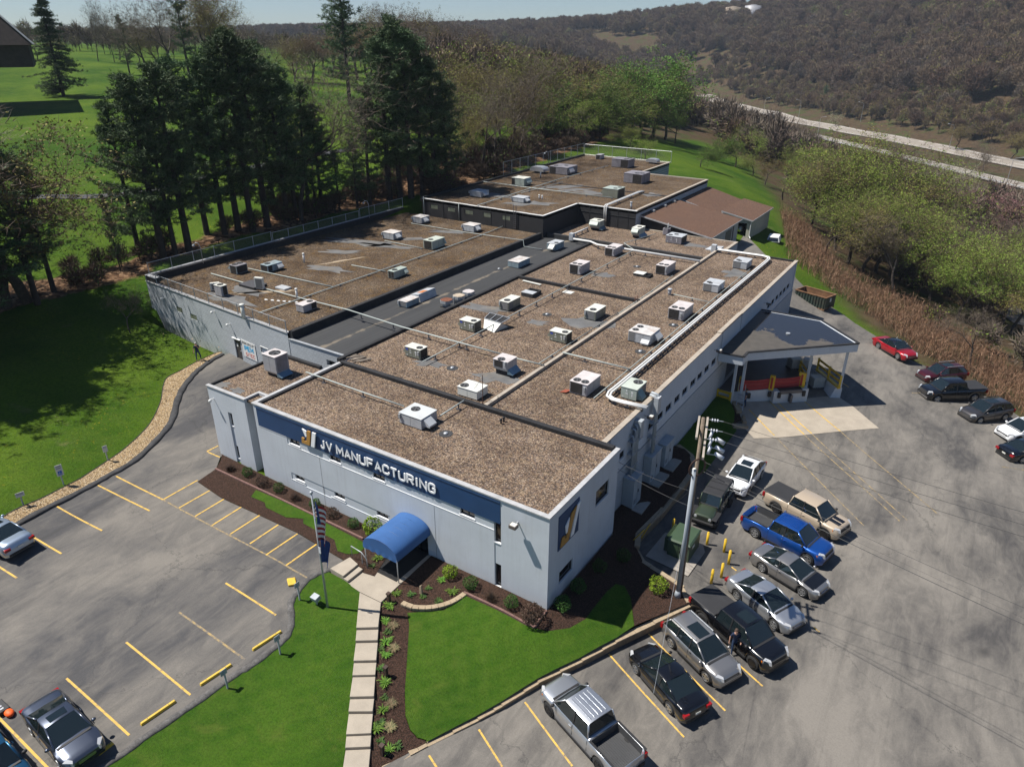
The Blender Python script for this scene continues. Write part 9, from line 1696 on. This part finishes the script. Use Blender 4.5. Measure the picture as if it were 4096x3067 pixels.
# valley woods between yard and highway, left woods behind the golf course
x, y = sample(5200, (-330, 90), (60, 700)); srt = sorted((q_[0], q_[1]) for q_ in HW_N); yf = np.interp(x, [q_[0] for q_ in srt], [q_[1] for q_ in srt]); ok = inside(WOODS, x, y) & (y < yf-16) & (dist_line(x, y, HW_N) > 85) & (h(x, y) < -4.5)
x, y = x[ok][:1500], y[ok][:1500]; P2_ = [low_tree(11, M_TWIGG, None, 0, 7), low_tree(12, M_TWIG, M_BUD, 180, 6, 1.3), low_tree(13, M_TWIG, M_NEW, 420, 5, 1.5), low_tree(14, M_TWIGG, M_NEW, 120, 6, 1.2)]
scatter('valley_thicket', np.stack([x, y, h(x, y)-.2], 1), R6.uniform(.6, 1.5, len(x))*np.clip(np.hypot(x, y-60)/120, .6, 1.25), R6.integers(0, 4, len(x)), P2_, 'tangled budding thicket filling the valley before the highway', 'thicket')
x, y = sample(3000, (-760, -150), (130, 800)); ok = (np.hypot(x-15, y+27) > 300) & ~inside(WOODS, x, y); x, y = x[ok][:900], y[ok][:900]
scatter('distant_woods', np.stack([x, y, h(x, y)-.3], 1), R6.uniform(.5, .9, len(x)), R6.integers(0, 5, len(x)), [low_tree(21+i, M_TWIGG, M_BUD, 60*i, 12) for i in range(5)], 'low brown woods behind the golf hill', 'woods')
x, y = sample(2500, (-75, -48), (8, 130)); ok = inside(LITTER, x, y); x, y = x[ok][:230], y[ok][:230]
scatter('fence_undergrowth', np.stack([x, y, h(x, y)-.1], 1), R6.uniform(.25, .5, len(x)), R6.integers(0, 3, len(x)), [low_tree(31+i, M_DRY, M_FRESH, 90*i, 6, 1.4) for i in range(3)], 'scrubby undergrowth along the fence below the pines', 'undergrowth')
# dead brown knotweed stems along the yard edge
BR = [(-14.97,106.29,1.07),(-11.07,107.14,-0.36),(-4.97,92.68,-0.71),(-0.39,83.99,-1.41),(4.98,81.66,-3.00),(10.65,84.66,-5.17),(17.41,74.87,-5.40),(23.89,63.38,-4.83),(60,30,0),(52,20,0),(22.91,47.58,-2.42),(20.02,50.29,-2.33),(18.26,55.55,-2.76),(14.88,56.54,-2.42),(10.14,63.08,-2.38),(7.20,67.30,-2.31),(2.78,70.86,-1.60),(-3.57,73.57,0.67),(-6.26,75.89,1.43)]
xs_ = [q_[0] for q_ in BR]; ys_ = [q_[1] for q_ in BR]; x, y = sample(60000, (min(xs_), max(xs_)), (min(ys_), max(ys_))); ok = inside(BR, x, y); x, y = x[ok][:12000], y[ok][:12000]; P_ = np.stack([x, y, hL(x, y)], 1); D = R6.normal(size=P_.shape)*.22; D[:, 2] = 1; L = R6.uniform(.9, 2.3, len(x)); v1, f1 = blades(P_, D, L, .06); k_ = R6.integers(0, len(P_), 22000); Dn = D/np.linalg.norm(D, axis=1)[:, None]; P2 = P_[k_]+Dn[k_]*(L[k_]*R6.uniform(.3, .9, 22000))[:, None]; D2 = R6.normal(size=P2.shape)*.6; D2[:, 2] = np.abs(D2[:, 2])+.2; v2, f2 = blades(P2, D2, R6.uniform(.3, .8, 22000), .045)
me = mixed_mesh('dead_stems', [(v1, f1, 0), (v2, f2, 0)], [mat_leaf('dead_stem', [(.10, .046, .030), (.19, .095, .062), (.27, .16, .11)])]); o = bpy.data.objects.new('dead_stems', me); COL.objects.link(o); tag(o, 'reddish brown dead stems along the edge of the yard', 'dead stems', kind='stuff')
# fallen leaves on the left lawn
P_ = np.stack([R6.uniform(-50, -30, 420), R6.uniform(-12, 11, 420)], 1); P_ = P_[(np.abs(P_[:, 1]-np.interp(P_[:, 0], [-52, -40, -31], [10.5, 8.5, -8])) < 2.5) & ~inside(LOTL, P_[:, 0], P_[:, 1])]; v, f_ = leaves(np.column_stack([P_, hU(P_[:, 0], P_[:, 1])+.05]), R6.uniform(.1, .22, len(P_))); o = bpy.data.objects.new('fallen_leaves', mixed_mesh('fallen_leaves', [(v, f_, 0)], [mat('pale_leaf', (.42, .30, .18), .9)])); COL.objects.link(o); tag(o, 'pale fallen leaves scattered on the left lawn', 'leaves', kind='stuff')
# ------------------------------------------------------------------ garden plants
def bush(seed, m, n, sz, flat=.85, twig=False):
 g = np.random.default_rng(seed); d = g.normal(size=(n, 3)); d /= np.linalg.norm(d, axis=1)[:, None]; r_ = g.uniform(.55, 1.0, n)**.5*(1+.12*np.sin(5*d[:, 0]+3*d[:, 1])); P_ = d*r_[:, None]; P_[:, 2] = (P_[:, 2]*.5+.5)*2*flat
 if twig: v, f_ = blades(P_*np.array([.35, .35, .25]), P_*np.array([1, 1, .8])+g.normal(size=(n, 3))*.12, g.uniform(.5, .95, n), .03)
 else: v, f_ = leaves(P_*np.array([.95, .95, 1]), sz)
 S = [(np.array([0, 0, -.1]), d_*np.array([.5, .5, .1])+np.array([0, 0, .9*flat]), .04, .015) for d_ in d[:14]]; vt, ft = tubes(S, 4); return mixed_mesh('bush', [(v, f_, 0)], [m]), tri_mesh('stems', vt, ft, M_BARK)
BU = {'green': bush(1, M_BOX, 900, .17), 'chart': bush(2, M_CHAR, 900, .17), 'brown': bush(3, M_DRY, 1100, .14, .8), 'twig': bush(4, M_DRY, 420, .1, .9, True)}
def shrub(kd, p_, r_, label):
 t = thing('shrub', p_, label, 'shrub', 'front bed shrubs'); t.scale = (r_, r_, r_); t.rotation_euler = (0, 0, p_[0]*3 % 6)
 for nm, me in zip(('foliage', 'stem'), BU[kd]): o = bpy.data.objects.new(nm, me); COL.objects.link(o); o.parent = t
for i, (kd, p_, r_, lb) in enumerate((('twig', (-26.25,-1.03,0.38), .5, 'bare twiggy shrub at the tower foot'), ('green', (-24.79,-0.76,0.33), .42, 'green shrub second from the tower'), ('brown', (-22.92,-0.97,0.28), .5, 'round brown shrub third from the tower'), ('green', (-21.42,-0.74,0.24), .42, 'green shrub below the first lower window'), ('twig', (-19.70,-0.76,0.19), .5, 'bare twiggy shrub behind the flagpole top'), ('green', (-17.97,-0.55,0.12), .42, 'green shrub behind the striped flag'), ('brown', (-16.26,-0.65,0.11), .45, 'round brown shrub near the middle of the front bed'), ('green', (-14.33,-0.65,0.07), .42, 'green shrub left of the yellow green one'), ('chart', (-12.91,-0.40,0.04), .7, 'bright yellow green shrub left of the awning'), ('chart', (-6.15,-0.89,-0.02), .5, 'bright yellow green shrub right of the awning'),
 ('green', (-4.60,-1.00,-0.02), .48, 'green shrub right of the awning bed'), ('twig', (-3.03,-1.12,-0.03), .5, 'bare twiggy shrub beside the tall window'), ('green', (-1.79,-0.87,-0.04), .45, 'green shrub near the front corner'), ('brown', (-0.27,-1.08,-0.22), .72, 'large round brown shrub at the building corner'), ('green', (0.65,0.62,-0.13), .52, 'green round shrub on the shaded side, nearest the corner'), ('green', (0.70,2.35,-0.09), .5, 'green round shrub below the shaded side window'), ('green', (0.90,4.67,-0.17), .48, 'green round shrub further along the shaded side'), ('green', (1.62,6.60,-0.39), .5, 'green round shrub at the yellow guy guards'), ('chart', (4.38,5.60,-0.71), .6, 'bright round shrub alone in the sunny mulch by the pole'))): shrub(kd, p_, r_, lb)
def lily_mesh(seed, n, L, m, w=.045):
 g = np.random.default_rng(seed); V = []; F = []
 for i in range(n):
  a = g.uniform(0, 6.28); l_ = L*g.uniform(.6, 1.1); d = np.array([math.cos(a), math.sin(a), 0]); s_ = np.array([-d[1], d[0], 0])*w; b = np.append(g.normal(size=2)*.06, 0); o = len(V)
  for k_ in range(4): u_ = k_/3; c = b+d*l_*.75*u_+np.array([0, 0, l_*(1.1*u_-.75*u_*u_)]); V += [c-s_*(1-.8*u_), c+s_*(1-.8*u_)]
  F += [(o+2*k_, o+2*k_+1, o+2*k_+3, o+2*k_+2) for k_ in range(3)]
 return tri_mesh('leaf_clump', np.array(V), np.array(F), m)
LM = [lily_mesh(1, 46, .5, M_FRESH), lily_mesh(2, 30, .36, M_BOX)]; HM = lily_mesh(3, 130, .42, mat_leaf('straw_heather', [(.16, .12, .06), (.26, .20, .11), (.06, .09, .03)]), .02)
LP_ = [(-7.91,-3.70,-0.10),(-7.19,-3.28,-0.11),(-7.65,-4.64,-0.17),(-6.50,-3.05,-0.12),(-6.42,-1.41,-0.04),(-5.51,-2.80,-0.13),(-5.25,-1.85,-0.07),(-6.66,-2.34,-0.08),(-7.12,-5.54,-0.28),(-6.53,-6.04,-0.36),(-6.16,-6.56,-0.44),(-6.09,-7.00,-0.49),(-5.62,-7.16,-0.55),(-5.29,-7.87,-0.65),(-4.62,-8.38,-0.79),(-4.11,-9.00,-0.93),(-3.74,-9.51,-1.05),(-3.37,-10.05,-1.17),(-3.34,-10.40,-1.21),(-2.81,-10.68,-1.33),(-2.23,-10.77,-1.43),(-2.02,-10.43,-1.42),(-10.84,-2.10,0.02),(-10.65,-2.79,0.02)]
for i, p_ in enumerate(LP_):
 t = thing('flower_clump', p_, '%s green leafy clump counting along the walk bed from the house' % ORD[i], 'plant', 'leafy clumps in the walk bed'); t.rotation_euler = (0, 0, i); t.scale = (.8+.25*((i*7) % 4)/3,)*3; o = bpy.data.objects.new('leaves', LM[i % 2]); COL.objects.link(o); o.parent = t
for i, p_ in enumerate(((-6.55,-5.56,-0.32),(-5.57,-6.62,-0.50),(-3.63,-9.04,-1.02),(-2.89,-9.96,-1.24))):
 t = thing('heather_clump', p_, '%s straw coloured low clump from the top of the walk bed' % ORD[i], 'plant', 'straw clumps in the walk bed'); o = bpy.data.objects.new('blades', HM); COL.objects.link(o); o.parent = t
# ------------------------------------------------------------------ highway
M_HWY = mat('pale_concrete_road', (.27, .235, .195), .9, var=.12, vs_=.15, fine=.1, fs=1.5)
def hroad(L, w, nm):
 L = smooth_line(L, 5); rd = drape('highway', ribbon(L, w), hL, .5, M_HWY, 12); 
 for o_ in (-w*.36, 0, w*.36): L2 = [tuple(Vector(q_)) for q_ in twin(L, o_)]; drape('lane_line', ribbon(L2, .3), hL, .56, M_WHITE, 12, rd)
 return L
LN_ = hroad(HW_N, 14, 'near'); LF_ = hroad(HW_F, 14, 'far')
def rail_(L, off, label):
 t = thing('guard_rail', (L[0][0], L[0][1], -25), label, 'guard rail'); L2 = twin(L, off); L2 = [(q_[0], q_[1], hz(q_[0], q_[1])+1.1) for q_ in L2]; MB().tube(L2, .16, 4).build('rail', M_GALV, t)
 for i in range(0, len(L2)-1):
  a = Vector(L2[i]); b = Vector(L2[i+1]); n = int((b-a).length/8)+1
  for j in range(n): q_ = a.lerp(b, j/n); MB().box(q_.x-.12, q_.x+.12, q_.y-.12, q_.y+.12, q_.z-1.1, q_.z).build('post', M_STEEL, t)
rail_(LN_[:24], 7.5, 'grey guard rail along the near side of the highway')
for p_, s_, lb in (((20.44,318.45,-25.00), -1, 'highway lamp at the right edge, near side'), ((-8.07,439.60,-25.00), 1, 'highway lamp beyond the road on the right'), ((-67.50,524.27,-25.00), 1, 'highway lamp beyond the road behind the green tree'), ((-77.67,445.92,-25.00), -1, 'highway lamp on the near side left of the green tree'), ((-114.55,555.31,-25.00), 1, 'highway lamp beyond the road near the white blossom'), ((-145.17,573.76,-25.00), -1, 'farthest highway lamp at the left')):
 x, y, z = p_; z = hz(x, y); t = thing('highway_lamp', (x, y, z), lb, 'street lamp', 'highway lamps'); MB().tube([(x, y, z), (x, y, z+11), (x-s_*.5, y-.4, z+12), (x-s_*2.8, y-1.5, z+12.6)], [.13, .09, .07, .06], 6).build('mast', M_GALV, t); MB().box(x-s_*2.9-.45, x-s_*2.9+.45, y-1.75, y-1.35, z+12.5, z+12.75).build('lamp_head', M_HLG, t)
# lower street glimpsed through the thicket
sl_ = smooth_line([(-28.87,201.62,-8.48),(-10.11,161.37,-8.98),(3.16,145.18,-11.28),(12.48,142.58,-14.03),(19.86,117.44,-11.40),(26.55,102.27,-10.99)], 4); drape('lower_street', ribbon(sl_, 7), hL, .2, M_ASPHL, 4)
gp = smooth_line([(-97.46,15.61,9.43),(-91.87,19.64,9.46),(-86.23,24.67,9.33),(-82.65,30.93,9.60),(-82.46,38.95,10.18),(-81.71,53.99,10.90),(-79.47,65.96,11.30)], 4); drape('golf_path', ribbon(gp, 1.6), h, .06, M_BLKG, 3)
for p_, r_, hh, m_, lb in (((-317.32,1000.91,55.90), 9.5, 12, mat('rusty_tank', (.30, .24, .18), .8, var=.2, vs_=.05), 'pale brown water tank on the far ridge'), ((-293.78,1008.23,57.51), 10.5, 12, M_HGR, 'white domed water tank on the far ridge')):
 t = thing('water_tank', p_, lb, 'water tank'); x, y, z = p_; MB().cyl((x, y, z-12), (x, y, z+hh*.75), r_, n=24).build('shell', m_, t, True); MB().cyl((x, y, z+hh*.75), (x, y, z+hh*.75+1.2), r_, r_*.3, 24).build('roof', m_, t, True)
# brown hipped roof of a big house at the upper left corner
p_ = (-160.06,47.01,27.38); t = thing('hill_house', p_, 'big dark brown shingled roof at the upper left corner', 'house'); x, y, z = p_; u_ = Vector((.45, .89, 0)); v_ = Vector((-.89, .45, 0))
def hp(a, b, c): q_ = Vector((x, y, z))+u_*a+v_*b; return (q_.x, q_.y, z+c)
MB().add([hp(9, -8, 0), hp(9, 12, 0), hp(-12, 12, 0), hp(-12, -8, 0), hp(-2, -1, 12.5), hp(-6, 4, 12.5)], [(0, 1, 5, 4), (1, 2, 5), (2, 3, 4, 5), (3, 0, 4)]).build('shingle_roof', mat('dark_shingle', (.045, .032, .026), .9, var=.2), t); w = MB(); w.hexa([hp(8, -7, -4), hp(8, 11, -4), hp(-11, 11, -4), hp(-11, -7, -4), hp(8, -7, .2), hp(8, 11, .2), hp(-11, 11, .2), hp(-11, -7, .2)]); w.build('wall', MATS['dark_shingle'], t)
MB().tube([hp(9, -8, .1), hp(-2, -1, 12.6)], .2, 4).build('ridge_cap', M_CAP, t)
# woods on the slope behind the far roof
x, y = sample(2600, (-230, -50), (95, 420)); SW = [(-81.53,98.67,11.51),(-78.42,123.43,10.01),(-86.64,190.15,4.38),(-84.90,238.12,-1.35),(-207.79,605.45,-24.15),(-342.86,741.94,-14.33),(-329.69,480.94,2.50),(-133.95,158.40,13.03)]; ok = inside(SW, x, y); x, y = x[ok][:420], y[ok][:420]
scatter('slope_woods', np.stack([x, y, h(x, y)-.3], 1), R6.uniform(.75, 1.2, len(x)), R6.integers(0, 5, len(x)), [low_tree(41, M_TWIG, M_BUD, 1100, 15, 1.1, 1.8), low_tree(42, M_TWIG, M_BUD, 500, 15, 1, 1.8), low_tree(43, M_TWIGG, M_BUD, 250, 15, 1, 1.8), low_tree(44, M_TWIG, M_NEW, 1200, 14, 1.2, 1.8), low_tree(45, M_TWIG, M_YEL_, 600, 14, 1.1, 1.6)], 'budding olive woods on the slope behind the far roof', 'woods')
for i, q_ in enumerate(((-60,-6),(-57.5,-8.5),(-61.5,-2.5),(-65,-5),(-55,-12),(-64,-10),(-67,0))): tree('pine', i, *q_, hz(*q_), 20+(i*3) % 4, '%s pine past the left edge casting shade on the lawn' % ORD[i], 'pines past the left edge', 1.6)
# ------------------------------------------------------------------ haze
o = MB().box(-3600, 2700, -700, 3700, -60, 330).build('haze', M_WHITE); o.data.materials.clear(); m = bpy.data.materials.new('haze_air'); m.use_nodes = True; nt = m.node_tree
for n_ in list(nt.nodes): nt.nodes.remove(n_)
oo = nt.nodes.new('ShaderNodeOutputMaterial'); pv = nt.nodes.new('ShaderNodeVolumePrincipled'); pv.inputs['Color'].default_value = (.72, .84, 1, 1); pv.inputs['Density'].default_value = .00010; nt.links.new(pv.outputs[0], oo.inputs['Volume']); o.data.materials.append(m); tag(o, 'thin blue haze in the valley air', 'haze', kind='stuff')
